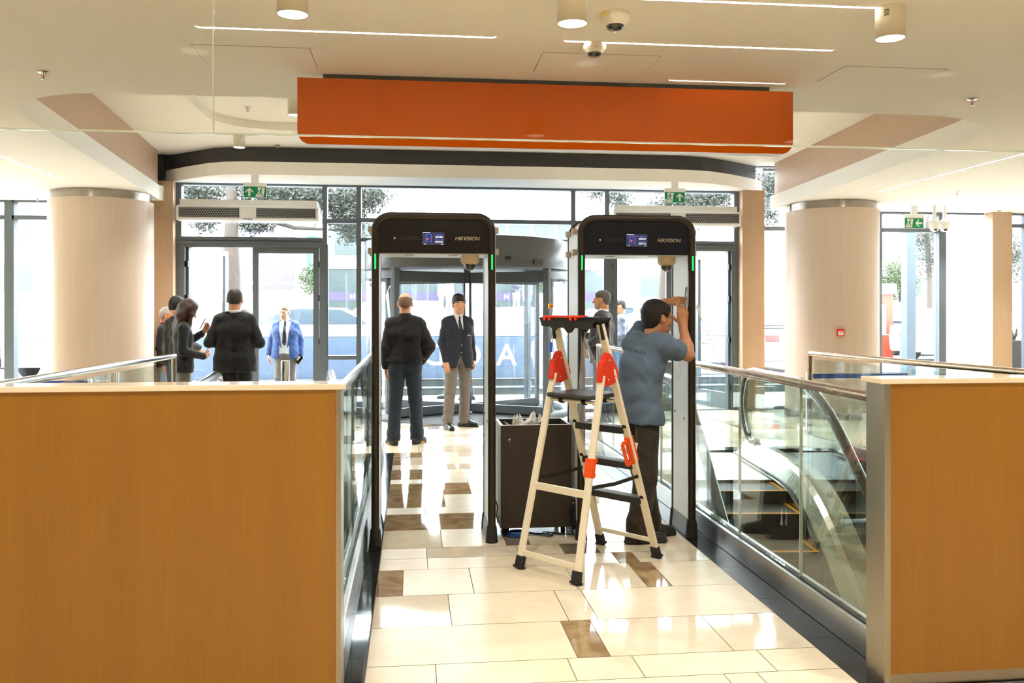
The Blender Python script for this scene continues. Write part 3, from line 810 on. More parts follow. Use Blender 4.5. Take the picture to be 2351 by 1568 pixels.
# ---- cameras, sprinklers, hatches on the ceiling
def dome_cam(x, y, zc, r, h, label, sticker=False):
    e = thing('dome_camera', (x, y, zc - h), label, 'security camera')
    b = MB(); b.lathe([(r * 0.62, zc - h), (r * 0.9, zc - h * 0.62), (r, zc - h * 0.45), (r, zc - h * 0.08), (r * 0.98, zc)], (x, y, 0), 36, caps=False)
    b.lathe([(0, zc - h), (r * 0.62, zc - h)], (x, y, 0), 36, caps=False)
    b.build('housing', M['offwhite'], e)
    d = MB(); prof = [(r * 0.6 * math.cos(a), zc - h - r * 0.36 * math.sin(a)) for a in [math.pi / 2 * k / 7 for k in range(8)]][::-1]
    d.lathe([(max(a, 0), b_) for a, b_ in prof], (x, y, 0), 28, caps=False); o = d.build('dome', M['lens'], e)
    k = MB(); k.lathe([(0, 0), (0.011, 0), (0.011, 0.006)], (x - 0.004, y - r * 0.93, zc - h * 0.42), 14, axis='Y'); k.build('infrared_lamp', M['dim_ink'], e)
    if sticker:
        s = MB(); a = R(215); s.obox((x + r * math.cos(a) * 1.002, y + r * math.sin(a) * 1.002, zc - h * 0.26), (0.002, 0.022, 0.024), Matrix.Rotation(a, 3, 'Z')); s.build('warning_sticker', M['yellow'], e)
dome_cam(1.083, 4.63, LOW, 0.083, 0.065, 'larger white ceiling camera with a yellow sticker', True)
dome_cam(1.083, 5.17, LOW, 0.070, 0.055, 'smaller white ceiling camera with dark dome')
def sprinkler(x, y, zc, label):
    e = thing('sprinkler', (x, y, zc - 0.06), label, 'sprinkler', 'ceiling sprinklers')
    b = MB(); b.lathe([(0.038, zc - 0.004), (0.034, zc - 0.008), (0.012, zc - 0.008)], (x, y, 0), 20, caps=False); b.build('escutcheon', M['chrome'], e)
    b = MB()
    for s in (-1, 1): b.tube([(x + s * 0.011, y, zc - 0.006), (x + s * 0.014, y, zc - 0.028), (x + s * 0.006, y, zc - 0.046)], 0.003, 6)
    b.lathe([(0.0, zc - 0.052), (0.017, zc - 0.051), (0.017, zc - 0.048), (0, zc - 0.047)], (x, y, 0), 14, caps=False); b.build('frame', M['chrome'], e)
    b = MB(); b.tube([(x, y, zc - 0.008), (x, y, zc - 0.044)], 0.004, 8); b.build('bulb', M['red'], e)
sprinkler(-2.448, 6.18, LOW, 'sprinkler in the near left ceiling before the rounded opening')
sprinkler(4.186, 6.178, LOW, 'sprinkler in the near right ceiling before the rounded opening')
sprinkler(-5.23, 13.0, LOW, 'sprinkler far left beside the round column')
sprinkler(7.226, 10.98, LOW, 'sprinkler right of the right column')
p = atz(2265, 488, LOW); sprinkler(p.x, p.y - 0.3, LOW, 'sprinkler farthest right near the glazed corner')
p = atz(569, 246, UP + 0.10); sprinkler(p.x, p.y, UP + 0.10, 'sprinkler in the raised ceiling tray, left of the orange sign')
p = atz(640, 336, UP); sprinkler(p.x, 12.4, UP, 'sprinkler just before the charcoal board')
def hatch(x0, x1, y0, y1, label):
    e = thing('access_hatch', ((x0 + x1) / 2, (y0 + y1) / 2, LOW), label, 'hatch', 'ceiling access hatches')
    p = MB(); p.box(x0 + 0.003, x1 - 0.003, y0 + 0.003, y1 - 0.003, LOW - 0.0025, LOW + 0.0005); p.build('panel', M['ceil'], e)
    g = MB()
    for b in ((x0, x1, y0, y0 + 0.003), (x0, x1, y1 - 0.003, y1), (x0, x0 + 0.003, y0, y1), (x1 - 0.003, x1, y0, y1)): g.box(*b, LOW - 0.001, LOW + 0.0005)
    g.build('gap', M['dim_ink'], e)
hatch(-1.32, -0.62, 5.44, 5.88, 'flush ceiling hatch left of the orange sign')
hatch(0.80, 1.55, 5.36, 5.80, 'flush ceiling hatch behind the smaller ceiling camera')
hatch(2.80, 3.52, 5.44, 5.84, 'flush ceiling hatch right of the orange sign')

# ---- exit signs
def exit_sign(x, y, zt, zc, label, man_right, arrow):
    e = thing('exit_sign', (x, y, zt), label, 'exit sign', 'green exit signs')
    w, h = 0.30, 0.15
    b = MB(); b.box(x - 0.155, x + 0.155, y - 0.022, y + 0.022, zt, zt + 0.05, 0, 0.006); b.box(x - 0.05, x + 0.05, y - 0.012, y + 0.012, zt + 0.05, zc); b.build('housing', M['white'], e)
    z = zt - 0.005 - h
    p = MB(); p.box(x - w / 2 - 0.006, x + w / 2 + 0.006, y - 0.004, y + 0.004, z - 0.006, zt); p.build('plate', M['white'], e)
    g = MB(); g.box(x - w / 2, x + w / 2, y - 0.0052, y - 0.0042, z, z + h); g.build('green_field', M['green'], e)
    s = MB(); yy = y - 0.0056; cx = x + (0.075 if man_right else -0.075); c2 = x - (0.075 if man_right else -0.075); cz = z + h / 2
    O = (0, 0)
    def P(pts, o, m=0, dy=0.0): s.prism(pts, (o[0], yy - dy, o[1]), (1, 0, 0), (0, 0, 1), (0, -0.0004, 0), m)
    ar = [(-0.052, 0.012), (0, 0.058), (0.052, 0.012), (0.052, -0.012), (0.014, 0.022), (0.014, -0.056), (-0.014, -0.056), (-0.014, 0.022), (-0.052, -0.012)]
    if arrow == 'left': ar = [(-q, p_) for p_, q in ar]
    P(ar, (c2, cz))
    P([(-0.062, -0.066), (0.04, -0.066), (0.06, 0.066), (-0.035, 0.066), (-0.035, -0.02), (-0.062, -0.03)], (cx, cz))
    def L(a, b, t):
        a = Vector(a); b = Vector(b); d = (b - a).normalized(); n = Vector((-d.y, d.x)) * t / 2
        P([tuple(a + n), tuple(b + n), tuple(b - n), tuple(a - n)], (cx, cz), 1, 0.0006)
    P(arc(0.014, 0.05, 0.011, 0, 2 * math.pi, 12)[:-1], (cx, cz), 1, 0.0006)
    L((0.008, 0.034), (-0.004, -0.006), 0.02); L((-0.004, -0.006), (0.024, -0.026), 0.012); L((0.024, -0.026), (0.018, -0.056), 0.011)
    L((-0.004, -0.006), (-0.02, -0.036), 0.012); L((-0.02, -0.036), (-0.046, -0.04), 0.011); L((0.008, 0.032), (-0.026, 0.022), 0.008); L((-0.026, 0.022), (-0.034, 0.0), 0.008); L((0.008, 0.032), (0.034, 0.012), 0.008)
    s.build('pictogram', [M['white'], M['green']], e)
exit_sign(-2.17, 12.5, 3.285, 3.44, 'green exit sign with up arrow left of the running man, over the left door', True, 'up')
exit_sign(3.813, 12.5, 3.30, 3.44, 'green exit sign with running man left of an up arrow, over the right door', False, 'up')
exit_sign(7.59, 12.6, 2.975, LOW, 'green exit sign with left arrow beside the right column', False, 'left')

# ---- white ceiling cameras on stems by the right windows
for (x, lab) in ((7.86, 'white camera on a stem, nearer the exit sign'), (8.02, 'white camera on a stem, right one of the pair by the right window')):
    e = thing('dome_camera', (x, 12.5, 2.74), lab, 'security camera', 'pair of white stem cameras')
    b = MB(); b.lathe([(0.05, LOW), (0.028, LOW - 0.03), (0.026, LOW - 0.18), (0.04, LOW - 0.21)], (x, 12.5, 0), 20, caps=False); b.build('stem', M['white'], e)
    b = MB(); b.lathe([(0.04, 2.94), (0.085, 2.91), (0.085, 2.89), (0.07, 2.875), (0.066, 2.81), (0.05, 2.77), (0, 2.755)], (x, 12.5, 0), 24, caps=False); b.build('housing', M['white'], e)
    b = MB(); b.sphere((x - 0.01, 12.455, 2.785), (0.026, 0.02, 0.02)); b.build('lens', M['lens'], e)

# ---- red fire call point on the right column
p = at(1928, 762, 11.9)
d = Vector((p.x - 6.22, p.y - 12.5, 0)); d.normalize(); ctr = Vector((6.22, 12.5, 1.25)) + d * 0.665
rot = Matrix((Vector((-d.y, d.x, 0)), -d, Vector((0, 0, 1)))).transposed()
e = thing('fire_call_point', ctr + d * 0.02, 'small red fire alarm call point on the right column', 'fire alarm')
def cb(n, off_, size, m):
    b = MB(); b.obox(ctr + rot @ Vector(off_), size, rot, 0, 0.004); return b.build(n, m, e)
cb('case', (0, -0.012, 0), (0.10, 0.05, 0.10), M['red'])
cb('window', (0, -0.038, -0.008), (0.07, 0.004, 0.056), M['white'])
b = MB()
for k in (-1, 0, 1): b.obox(ctr + rot @ Vector((k * 0.013, -0.0415, 0.0)), (0.008, 0.002, 0.010), rot)
b.build('mark', M['black'], e)

# ---- air curtains over the two doors
M['perf'] = mat('pale casing', lin(226, 226, 226), 0.3, noise=0.02)
def air_curtain(x0, x1, label):
    e = thing('air_curtain', ((x0 + x1) / 2, 13.1, 2.86), label, 'air curtain', 'air curtains over the doors')
    y0 = 13.02
    sec = [(0.0, 2.885), (0.02, 2.862), (0.30, 2.862), (0.30, 3.085), (0.06, 3.085), (0.0, 3.06), (-0.015, 2.97)]
    b = MB(); b.prism([(q, z) for q, z in sec], (x0, y0, 0), (0, 1, 0), (0, 0, 1), (x1 - x0, 0, 0)); b.build('casing', M['perf'], e)
    t = MB(); t.box(x0 + 0.03, x1 - 0.03, y0 + 0.08, y0 + 0.30, 3.085, 3.17); t.build('top_cover', M['white'], e)
    w = (x1 - x0)
    for a, b_ in ((x0 + 0.04, x0 + w * 0.44), (x0 + w * 0.56, x1 - 0.04)):
        g = MB(); g.box(a, b_, y0 - 0.018, y0 - 0.008, 2.905, 3.04); o = g.build('grille', M['grille'], e)
        h = MB(); n = int((b_ - a) / 0.034)
        for k in range(n):
            for j in range(5):
                h.box(a + 0.006 + k * 0.034 + (j % 2) * 0.014, a + 0.020 + k * 0.034 + (j % 2) * 0.014, y0 - 0.0205, y0 - 0.017, 2.917 + j * 0.026, 2.923 + j * 0.026)
        h.build('louvre', M['perf'], o)
    g = MB(); g.box((x0 + x1) / 2 - 0.06, (x0 + x1) / 2 + 0.06, y0 - 0.004, y0 + 0.01, 2.872, 2.892); o = g.build('label_plate', M['blue_label'], e)
    g = MB()
    for k in range(5): g.box((x0 + x1) / 2 - 0.048 + k * 0.02, (x0 + x1) / 2 - 0.034 + k * 0.02, y0 - 0.0055, y0 - 0.003, 2.876, 2.888)
    g.build('label_print', M['white'], o)
air_curtain(-3.36, -1.36, 'grey air curtain with two grilles over the left door')
air_curtain(3.02, 5.02, 'grey air curtain over the right door, partly behind the right security gate')

# ---- revolving door
RC = Vector((0.83, FY, 0)); RR = 1.55
e = thing('revolving_door', RC, 'dark revolving door with curved drum in the middle of the entrance', 'revolving door')
b = MB(); b.lathe([(RR, 2.16), (RR, 2.585), (RR - 0.06, 2.60), (0, 2.60)], RC, 72, caps=False); b.lathe([(0, 2.20), (RR - 0.05, 2.20), (RR - 0.05, 2.16), (RR, 2.16)], RC, 72, caps=False)
b.build('drum_canopy', mat('drum grey', lin(84, 88, 90), 0.35, noise=0.04), e)
b = MB(); b.lathe([(0, 2.195), (RR - 0.06, 2.195)], RC, 72, caps=False); b.build('drum_soffit', M['black'], e)
A1, A2 = R(-135), R(-45)
for a in (R(-135), R(-45), R(135), R(45)):
    p = RC + Vector((math.cos(a), math.sin(a), 0)) * (RR - 0.04)
    b = MB(); b.obox((p.x, p.y, 1.08), (0.10, 0.075, 2.16), Matrix.Rotation(a, 3, 'Z'), 0, 0.008); b.build('door_post', M['frame'], e)
for a0, a1 in ((R(-45), R(45)), (R(135), R(225))):
    b = MB(); b.lathe([(RR - 0.045, 0.10), (RR - 0.045, 2.16), (RR - 0.033, 2.16), (RR - 0.033, 0.10)], RC, 20, a0=a0, a1=a1, caps=False); b.build('curved_glass', M['glass'], e)
    b = MB(); b.lathe([(RR - 0.07, 0), (RR - 0.07, 0.10), (RR - 0.01, 0.10), (RR - 0.01, 0)], RC, 20, a0=a0, a1=a1, caps=False); b.lathe([(RR - 0.07, 2.02), (RR - 0.07, 2.16), (RR - 0.01, 2.16), (RR - 0.01, 2.02)], RC, 20, a0=a0, a1=a1, caps=False); b.build('curved_rail', M['frame'], e)
for a in (R(-148), R(-32), R(32), R(148)):
    d = Vector((math.cos(a), math.sin(a), 0)); n = Vector((-d.y, d.x, 0)); rot = Matrix((d, n, Vector((0, 0, 1)))).transposed()
    def pc(mb, r0, r1, z0, z1, th): mb.obox(RC + d * ((r0 + r1) / 2) + Vector((0, 0, (z0 + z1) / 2)), (r1 - r0, th, z1 - z0), rot)
    w = MB(); pc(w, 0.06, 1.42, 0.03, 0.15, 0.05); pc(w, 0.06, 1.42, 1.98, 2.14, 0.05); pc(w, 1.36, 1.42, 0.15, 1.98, 0.05); pc(w, 0.04, 0.075, 0.15, 1.98, 0.02)
    o = w.build('wing', M['frame'], e)
    g = MB(); pc(g, 0.075, 1.36, 0.15, 1.98, 0.012); g.build('pane', M['glass'], o)
    s = MB(); pc(s, 0.1, 1.40, 0.006, 0.03, 0.02); s.build('sweep', M['black'], o)
b = MB(); b.lathe([(0.045, 0.0), (0.045, 0.15)], RC, 16); b.lathe([(0.05, 1.98), (0.05, 2.20)], RC, 16); b.build('spindle', M['frame'], e)
for px_ in (1080, 1163):
    p = at(px_ + 5, 592, 11.9); q = (p - RC); q.z = 0; q = RC + q.normalized() * RR; q.z = p.z
    b = MB(); b.sphere(q, (0.055, 0.035, 0.03)); b.build('motion_sensor', M['black'], e)
p = RC + Vector((math.cos(R(-50)), math.sin(R(-50)), 0)) * (RR + 0.02); b = MB(); b.obox((p.x - 0.10, p.y - 0.04, 2.24), (0.20, 0.04, 0.075), Matrix.Rotation(R(40), 3, 'Z'), 0, 0.008); b.build('door_sensor', M['black'], e)
p = at(1262, 702, 12.2)
b = MB(); b.box(p.x - 0.02, p.x + 0.03, p.y - 0.07, p.y + 0.02, p.z - 0.04, p.z + 0.03); o = b.build('stop_box', M['yellow'], e)
b = MB(); b.lathe([(0.018, 0), (0.022, -0.025), (0, -0.03)], (p.x + 0.012, p.y - 0.07, p.z - 0.005), 14, axis='Y'); b.build('stop_button', M['red'], o)
p = at(1264, 803, 12.2)
b = MB(); b.box(p.x - 0.02, p.x + 0.02, p.y - 0.05, p.y + 0.02, p.z - 0.03, p.z + 0.11); o = b.build('key_switch', M['blue_label'], e)
mt = MB(); mt.lathe([(0, 0.004), (RR - 0.07, 0.004)], RC, 64, caps=False)
mt.lathe([(RR - 0.01, 0.004), (RR + 0.0, 0.002)], RC, 64, caps=False)
mt.build('mat', M['carpet'], e)

# ---- walk-through security gates
def gate(x0, y0, hdr, passed, alarmed, label):
    Wd, D, H, r = 0.827, 0.44, 2.21, 0.10
    e = thing('security_gate', (x0 + Wd / 2, y0 + D / 2, 0), label, 'metal detector', 'walk-through security gates')
    t = 0.027
    def path(inset=0.0):
        a, b, h = x0 + t, x0 + Wd - t, H - t
        return ([(a, 0.10)] + [(a, h - r)] + [(a + r - r * math.cos(q), h - r + r * math.sin(q)) for q in [math.pi / 2 * k / 8 for k in range(1, 9)]] +
                [(b - r + r * math.sin(q), h - r + r * math.cos(q)) for q in [math.pi / 2 * k / 8 for k in range(0, 9)]] + [(b, 0.10)])
    for yy in (y0 + t, y0 + D - t):
        f = MB(); f.tube([(q[0], yy, q[1]) for q in path()], t, 14, caps=True); f.build('frame', M['gate_frame'], e)
        for xx in (x0 + t, x0 + Wd - t):
            b = MB(); s = -1 if yy < y0 + D / 2 else 1
            b.lathe([(0.042, 0.0), (0.040, 0.02), (0.034, 0.10), (0.029, 0.115)], (xx, yy, 0), 20); b.build('foot', M['rubber'], e)
    for s, xa in ((-1, x0), (1, x0 + Wd - 2 * t)):
        p = MB(); p.box(xa + 0.006, xa + 2 * t - 0.006, y0 + 0.05, y0 + D - 0.05, 0.115, H - r, 0, 0.003); p.build('side_panel', M['gate_panel'], e)
        b = MB(); b.prism([(-0.008, 0), (2 * t + 0.008, 0), (2 * t - 0.004, 0.115), (0.004, 0.115)], (xa, y0 + 0.06, 0), (1, 0, 0), (0, 0, 1), (0, D - 0.12, 0)); b.build('plinth', M['boot'], e)
        for yy, zz in ((y0 + 0.13, 0.80), (y0 + 0.34, 0.83)):
            k = MB(); k.lathe([(0.008, 0), (0.008, 0.004), (0, 0.005)], (xa + (2 * t - 0.006 if s < 0 else 0.006), yy, zz), 10, axis='X', mx=None if s < 0 else Matrix.Diagonal((-1, 1, 1))); k.build('screw', M['dim_ink'], e)
        for yy in (y0 + 0.10, y0 + 0.34):
            for zz in (2.10, 1.955):
                xs = xa - 0.010 if s < 0 else xa + 2 * t + 0.010
                k = MB(); k.box(xs - 0.016, xs + 0.016, yy - 0.022, yy + 0.022, zz - 0.021, zz + 0.021, 0, 0.006); k.build('cable_clip', M['clip'], e)
        g = MB(); xx = x0 + t if s < 0 else x0 + Wd - t
        g.box(xx - 0.0055, xx + 0.0055, y0 - 0.003, y0 + 0.004, 1.83, 1.93, 0, 0.002); g.build('indicator_light', M['ledgreen'], e)
    # cover over the top, rounded like the frame
    c = MB(); P = path()[1:-1]; k = len(P)
    A = [(q[0], y0 + 0.045, q[1] + 0.012) for q in P]; B = [(q[0], y0 + D - 0.045, q[1] + 0.012) for q in P]
    c.add(A + B, [(i, i + 1, i + 1 + k, i + k) for i in range(k - 1)], 0, True)
    A2 = [(q[0], y0 + 0.045, q[1] - 0.01) for q in P]; B2 = [(q[0], y0 + D - 0.045, q[1] - 0.01) for q in P]
    c.add(A2 + B2, [(i, i + k, i + 1 + k, i + 1) for i in range(k - 1)], 0, True)
    c.build('top_cover', M['gate_panel'], e)
    xa, xb = x0 + 2 * t - 0.004, x0 + Wd - 2 * t + 0.004
    h = MB(); h.box(xa, xb, y0 + 0.010, y0 + 0.03, 1.937, H - 0.05); h.build('header_panel', hdr, e)
    h = MB(); h.box(xa, xb, y0 + D - 0.03, y0 + D - 0.010, 1.937, H - 0.05); h.build('rear_panel', M['gate_head2'], e)
    u = MB(); u.box(xa, xb, y0 + 0.03, y0 + D - 0.03, 1.932, 1.95); o = u.build('header_underside', M['gate_panel'], e)
    u = MB()
    for q in (0.3, 0.66): u.box(x0 + Wd * q - 0.03, x0 + Wd * q + 0.03, y0 + 0.10, y0 + 0.16, 1.9305, 1.934)
    u.build('vent', M['boot'], o)
    f = y0 + 0.0095; ux, uz = (1, 0, 0), (0, 0, 1)
    cx = x0 + Wd * 0.495; cz = 2.035
    s = MB(); s.box(cx - 0.073, cx + 0.073, f - 0.002, f + 0.001, cz - 0.042, cz + 0.042); o = s.build('screen', M['scr_bg'], e)
    g = MB(); yy = f - 0.0028
    gx = cx - 0.032
    for b_ in ((gx - 0.019, gx - 0.016, -0.03, 0.028), (gx + 0.016, gx + 0.019, -0.03, 0.028), (gx - 0.019, gx + 0.019, 0.026, 0.0295)): g.box(b_[0], b_[1], yy, yy + 0.0006, cz + b_[2], cz + b_[3], 0)
    for k in range(3): g.box(gx - 0.016, gx + 0.016, yy + 0.0002, yy + 0.0006, cz - 0.018 + k * 0.014, cz - 0.0172 + k * 0.014, 0)
    for sx_ in (-1, 1):
        for sz_ in (-1, 1):
            g.box(gx + sx_ * 0.036 - 0.004, gx + sx_ * 0.036 + 0.004, yy, yy + 0.0006, cz + sz_ * 0.029 - 0.0008, cz + sz_ * 0.029 + 0.0008, 0); g.box(gx + sx_ * 0.0395 - 0.0008, gx + sx_ * 0.0395 + 0.0008, yy, yy + 0.0006, cz + sz_ * 0.026 - 0.004, cz + sz_ * 0.026 + 0.004, 0)
    g.box(gx - 0.013, gx - 0.001, yy, yy + 0.0006, cz - 0.009, cz + 0.001, 2)
    add_text(g, 'Passed', (cx + 0.037, yy, cz + 0.024), ux, uz, 0.0115, 0); add_text(g, passed, (cx + 0.037, yy, cz + 0.0095), ux, uz, 0.0165, 1, bold=0.01)
    add_text(g, 'Alarmed', (cx + 0.037, yy, cz - 0.008), ux, uz, 0.0115, 0); add_text(g, alarmed, (cx + 0.037, yy, cz - 0.0225), ux, uz, 0.0165, 1, bold=0.01)
    g.box(cx - 0.071, cx - 0.022, yy, yy + 0.0006, cz + 0.0372, cz + 0.0405, 1)
    for q in (-0.062, 0.05): g.box(cx + q, cx + q + 0.012, yy, yy + 0.0006, cz - 0.0395, cz - 0.0365, 1)
    g.build('screen_display', [M['scr_blue'], M['scr_white'], M['scr_red']], o)
    l = MB(); add_text(l, 'HIKVISION', (x0 + Wd * 0.765, f - 0.0006, cz), ux, uz, 0.034, 0, shear=0.28, bold=0.012); l.build('maker_lettering', M['silver_ink'], e)
    l = MB(); add_text(l, 'SECURITY DETECTOR GATE', (x0 + Wd * 0.235, f - 0.0006, cz + 0.007), ux, uz, 0.0098, 0, align='LEFT'); add_text(l, 'TECHNOLOGY BY HIKVISION', (x0 + Wd * 0.235, f - 0.0006, cz - 0.007), ux, uz, 0.0098, 0, align='LEFT'); l.build('caption', M['dim_ink'], e)
    l = MB(); l.lathe([(0, -0.006), (0.006, -0.004), (0.007, 0.0)], (x0 + Wd * 0.185, f, cz), 12, axis='Y'); l.build('receiver_eye', M['beige'], e)
    return e
GX1, GX2, GY = -0.271, 1.113, 5.85
gate(GX1, GY, M['gate_head'], '000488', '000432', 'left walk-through security gate, glossy header, counter reading 000488')
gate(GX2, GY, M['gate_head2'], '000634', '000716', 'right walk-through security gate, matt header, counter reading 000634')
def gate_cam(x, y, label):
    z = 1.932
    e = thing('dome_camera', (x, y, z - 0.12), label, 'security camera', 'dome cameras hung under the gate headers')
    b = MB(); b.lathe([(0.062, z), (0.064, z - 0.035), (0.064, z - 0.042), (0.048, z - 0.062), (0.04, z - 0.062)], (x, y, 0), 32, caps=False); b.build('housing', M['beige'], e)
    b = MB(); b.lathe([(max(0.043 * math.cos(a), 0), z - 0.062 - 0.043 * math.sin(a)) for a in [math.pi / 2 * k / 8 for k in range(9)]], (x, y, 0), 28, caps=False); b.build('dome', M['dome'], e)
    b = MB(); b.sphere((x, y, z - 0.075), (0.034, 0.034, 0.026)); b.lathe([(0.016, -0.034), (0.018, 0)], (x, y - 0.01, z - 0.08), 14, axis='Y'); b.build('camera_head', M['lens'], e)
gate_cam(0.39, GY + 0.13, 'beige dome camera hung under the left gate header')
gate_cam(1.765, GY + 0.13, 'beige dome camera hung under the right gate header')

# ---- step ladder
LC = Vector((1.027, 5.277, 0)); th = 0.6753
Ld = Vector((math.cos(th), math.sin(th), 0)); Lw = Vector((math.sin(th), -math.cos(th), 0))
LWB, LWT, LSS, LSR, LZH, LZT = 0.451, 0.352, 0.466, 0.318, 1.356, 1.495
def Whalf(z): return (LWB + (LWT - LWB) * z / LZT) / 2
def srail(z, sd): return LC + Ld * (LSS * (1 - z / LZH)) + Lw * (sd * Whalf(z)) + Vector((0, 0, z))
def rrail(z, sd): return LC - Ld * (LSR * (1 - z / LZH)) + Lw * (sd * Whalf(z)) + Vector((0, 0, z))
e = thing('step_ladder', LC, 'folding step ladder with cream rails, black treads and red hinges between the gates', 'ladder')
for sd in (-1, 1):
    b = MB(); b.bar(srail(0.04, sd), srail(LZT - 0.02, sd), 0.022, 0.05, Lw, 0, 0.004); b.build('step_rail', M['cream'], e)
    b = MB(); b.bar(rrail(0.04, sd) + Lw * sd * 0.004, rrail(1.17, sd) + Lw * sd * 0.004, 0.022, 0.044, Lw, 0, 0.004); b.build('rear_rail', M['cream'], e)
    for fn in (srail, rrail):
        f = MB(); a = fn(0.075, sd); c = fn(0.0, sd); k = (a - c).normalized()
        f.bar(c + k * 0.003, a, 0.034, 0.058, Lw, 0, 0.006); f.bar(c + Vector((0, 0, 0.006)) + k * 0, c + k * 0.016 + Vector((0, 0, 0.002)), 0.046, 0.07, Lw, 0, 0.004); f.build('foot', M['rubber'], e)
    # hinge plate: rounded red shell over the meeting of the rails
    h = MB(); z = 1.205
    o_ = LC + Lw * (sd * (Whalf(z) + 0.012)) + Vector((0, 0, z)) + Ld * 0.012
    pts = [(-0.085, -0.075), (-0.062, -0.07), (-0.052, -0.095), (-0.01, -0.10), (0.02, -0.09), (0.062, -0.075), (0.082, -0.05), (0.078, -0.015), (0.04, 0.05), (0.005, 0.092), (-0.018, 0.098), (-0.038, 0.075), (-0.05, 0.05), (-0.068, 0.045), (-0.078, 0.0)]
    h.prism(pts, o_ - Lw * (0.019 + 0.006 * sd), Ld, (0, 0, 1), Lw * 0.038); hp = h.build('hinge_plate', M['red'], e)
    k = MB()
    for (a, c) in ((-0.01, 0.055), (0.05, -0.04), (-0.02, -0.06)):
        for q in (-0.022, 0.022): k.sphere(o_ + Ld * a + Vector((0, 0, c)) + Lw * (q - 0.006 * sd), (0.006, 0.006, 0.006), 0, 8, 6)
    k.build('rivet', M['chrome'], hp)
M['tread'] = mat('black ribbed tread', lin(44, 42, 40), 0.5, noise=0.3, scale=120, bump=0.4, stretch=(1, 6, 1))
for z in (0.375, 0.60, 0.825):
    a, c = srail(z, -1), srail(z, 1)
    b = MB(); b.bar(a + Ld * 0.01 + Lw * 0.012, c + Ld * 0.01 - Lw * 0.012, 0.085, 0.042, (0, 0, 1), 0, 0.006); b.build('tread', M['tread'], e)
    b = MB()
    for q in (a, c): b.obox(q + Vector((0, 0, 0.026)) - Ld * 0.01, (0.03, 0.03, 0.02), Matrix.Rotation(th, 3, 'Z'), 0, 0.005)
    b.build('tread_bracket', M['rubber'], e)
# standing platform
z = 1.045
P0 = LC + Ld * (LSS * (1 - z / LZH) + 0.05) + Vector((0, 0, z)); P1 = LC - Ld * (LSR * (1 - z / LZH) + 0.06) + Vector((0, 0, z - 0.005))
b = MB(); b.bar(P0, P1, 0.35, 0.028, (0, 0, 1), 0, 0.010); b.build('platform', M['tread'], e)
for q in (0.55, -0.75):
    zz = z - 0.035; c = LC + Ld * (LSS * (1 - zz / LZH) if q > 0 else -LSR * (1 - zz / LZH)) + Vector((0, 0, zz))
    b = MB(); b.tube([c - Lw * Whalf(zz), c + Lw * Whalf(zz)], 0.011, 10); b.build('platform_rod', M['cream'], e)
    k = MB()
    for s in (-0.09, 0.09): k.tube([c + Lw * (s - 0.014), c + Lw * (s + 0.014)], 0.019, 10); k.bar(c + Lw * s, c + Lw * s + Ld * (-0.05 if q > 0 else 0.05) + Vector((0, 0, 0.03)), 0.02, 0.014)
    k.build('rod_clip', M['rubber'], e)
# tool tray
zt = LZT + 0.005
tc_ = LC + Ld * (LSS * (1 - zt / LZH) - 0.02) + Vector((0, 0, zt))
b = MB(); b.bar(tc_ - Lw * 0.215, tc_ + Lw * 0.205, 0.15, 0.035, (0, 0, 1), 0, 0.012)
pts = [(-0.22, 0.0), (-0.20, -0.05), (-0.13, -0.055), (-0.10, -0.085), (-0.07, -0.06), (-0.02, -0.062), (0.01, -0.092), (0.035, -0.088), (0.06, -0.06), (0.12, -0.064), (0.15, -0.07), (0.20, -0.06), (0.215, 0)]
b.prism(pts, tc_ - Ld * 0.075 + Vector((0, 0, 0.012)), Lw, (0, 0, 1), Ld * 0.012); b.prism(pts, tc_ + Ld * 0.065 + Vector((0, 0, 0.012)), Lw, (0, 0, 1), Ld * 0.012)
b.build('tool_tray', M['black'], e)
b = MB(); b.bar(tc_ - Lw * 0.18 - Ld * 0.05 + Vector((0, 0, 0.019)), tc_ + Lw * 0.12 - Ld * 0.05 + Vector((0, 0, 0.019)), 0.07, 0.014, (0, 0, 1), 0, 0.004)
for q in (-0.17, -0.13, 0.04, 0.08): b.obox(tc_ + Lw * q - Ld * 0.082 + Vector((0, 0, 0.008)), (0.008, 0.018, 0.022), Matrix.Rotation(th, 3, 'Z'))
b.build('tray_insert', M['red'], e)
for sd in (-1, 1):
    b = MB(); q = srail(LZT - 0.035, sd) + Lw * sd * 0.014
    b.bar(q + Vector((0, 0, 0.05)), srail(LZT - 0.11, sd) + Lw * sd * 0.014, 0.07, 0.012, Lw, 0, 0.004); b.build('tray_bracket', M['black'], e)
    k = MB()
    for z in (LZT - 0.03, LZT - 0.085): k.sphere(srail(z, sd) + Lw * sd * 0.021, 0.006, 0, 8, 6)
    k.build('rivet', M['chrome'], e)
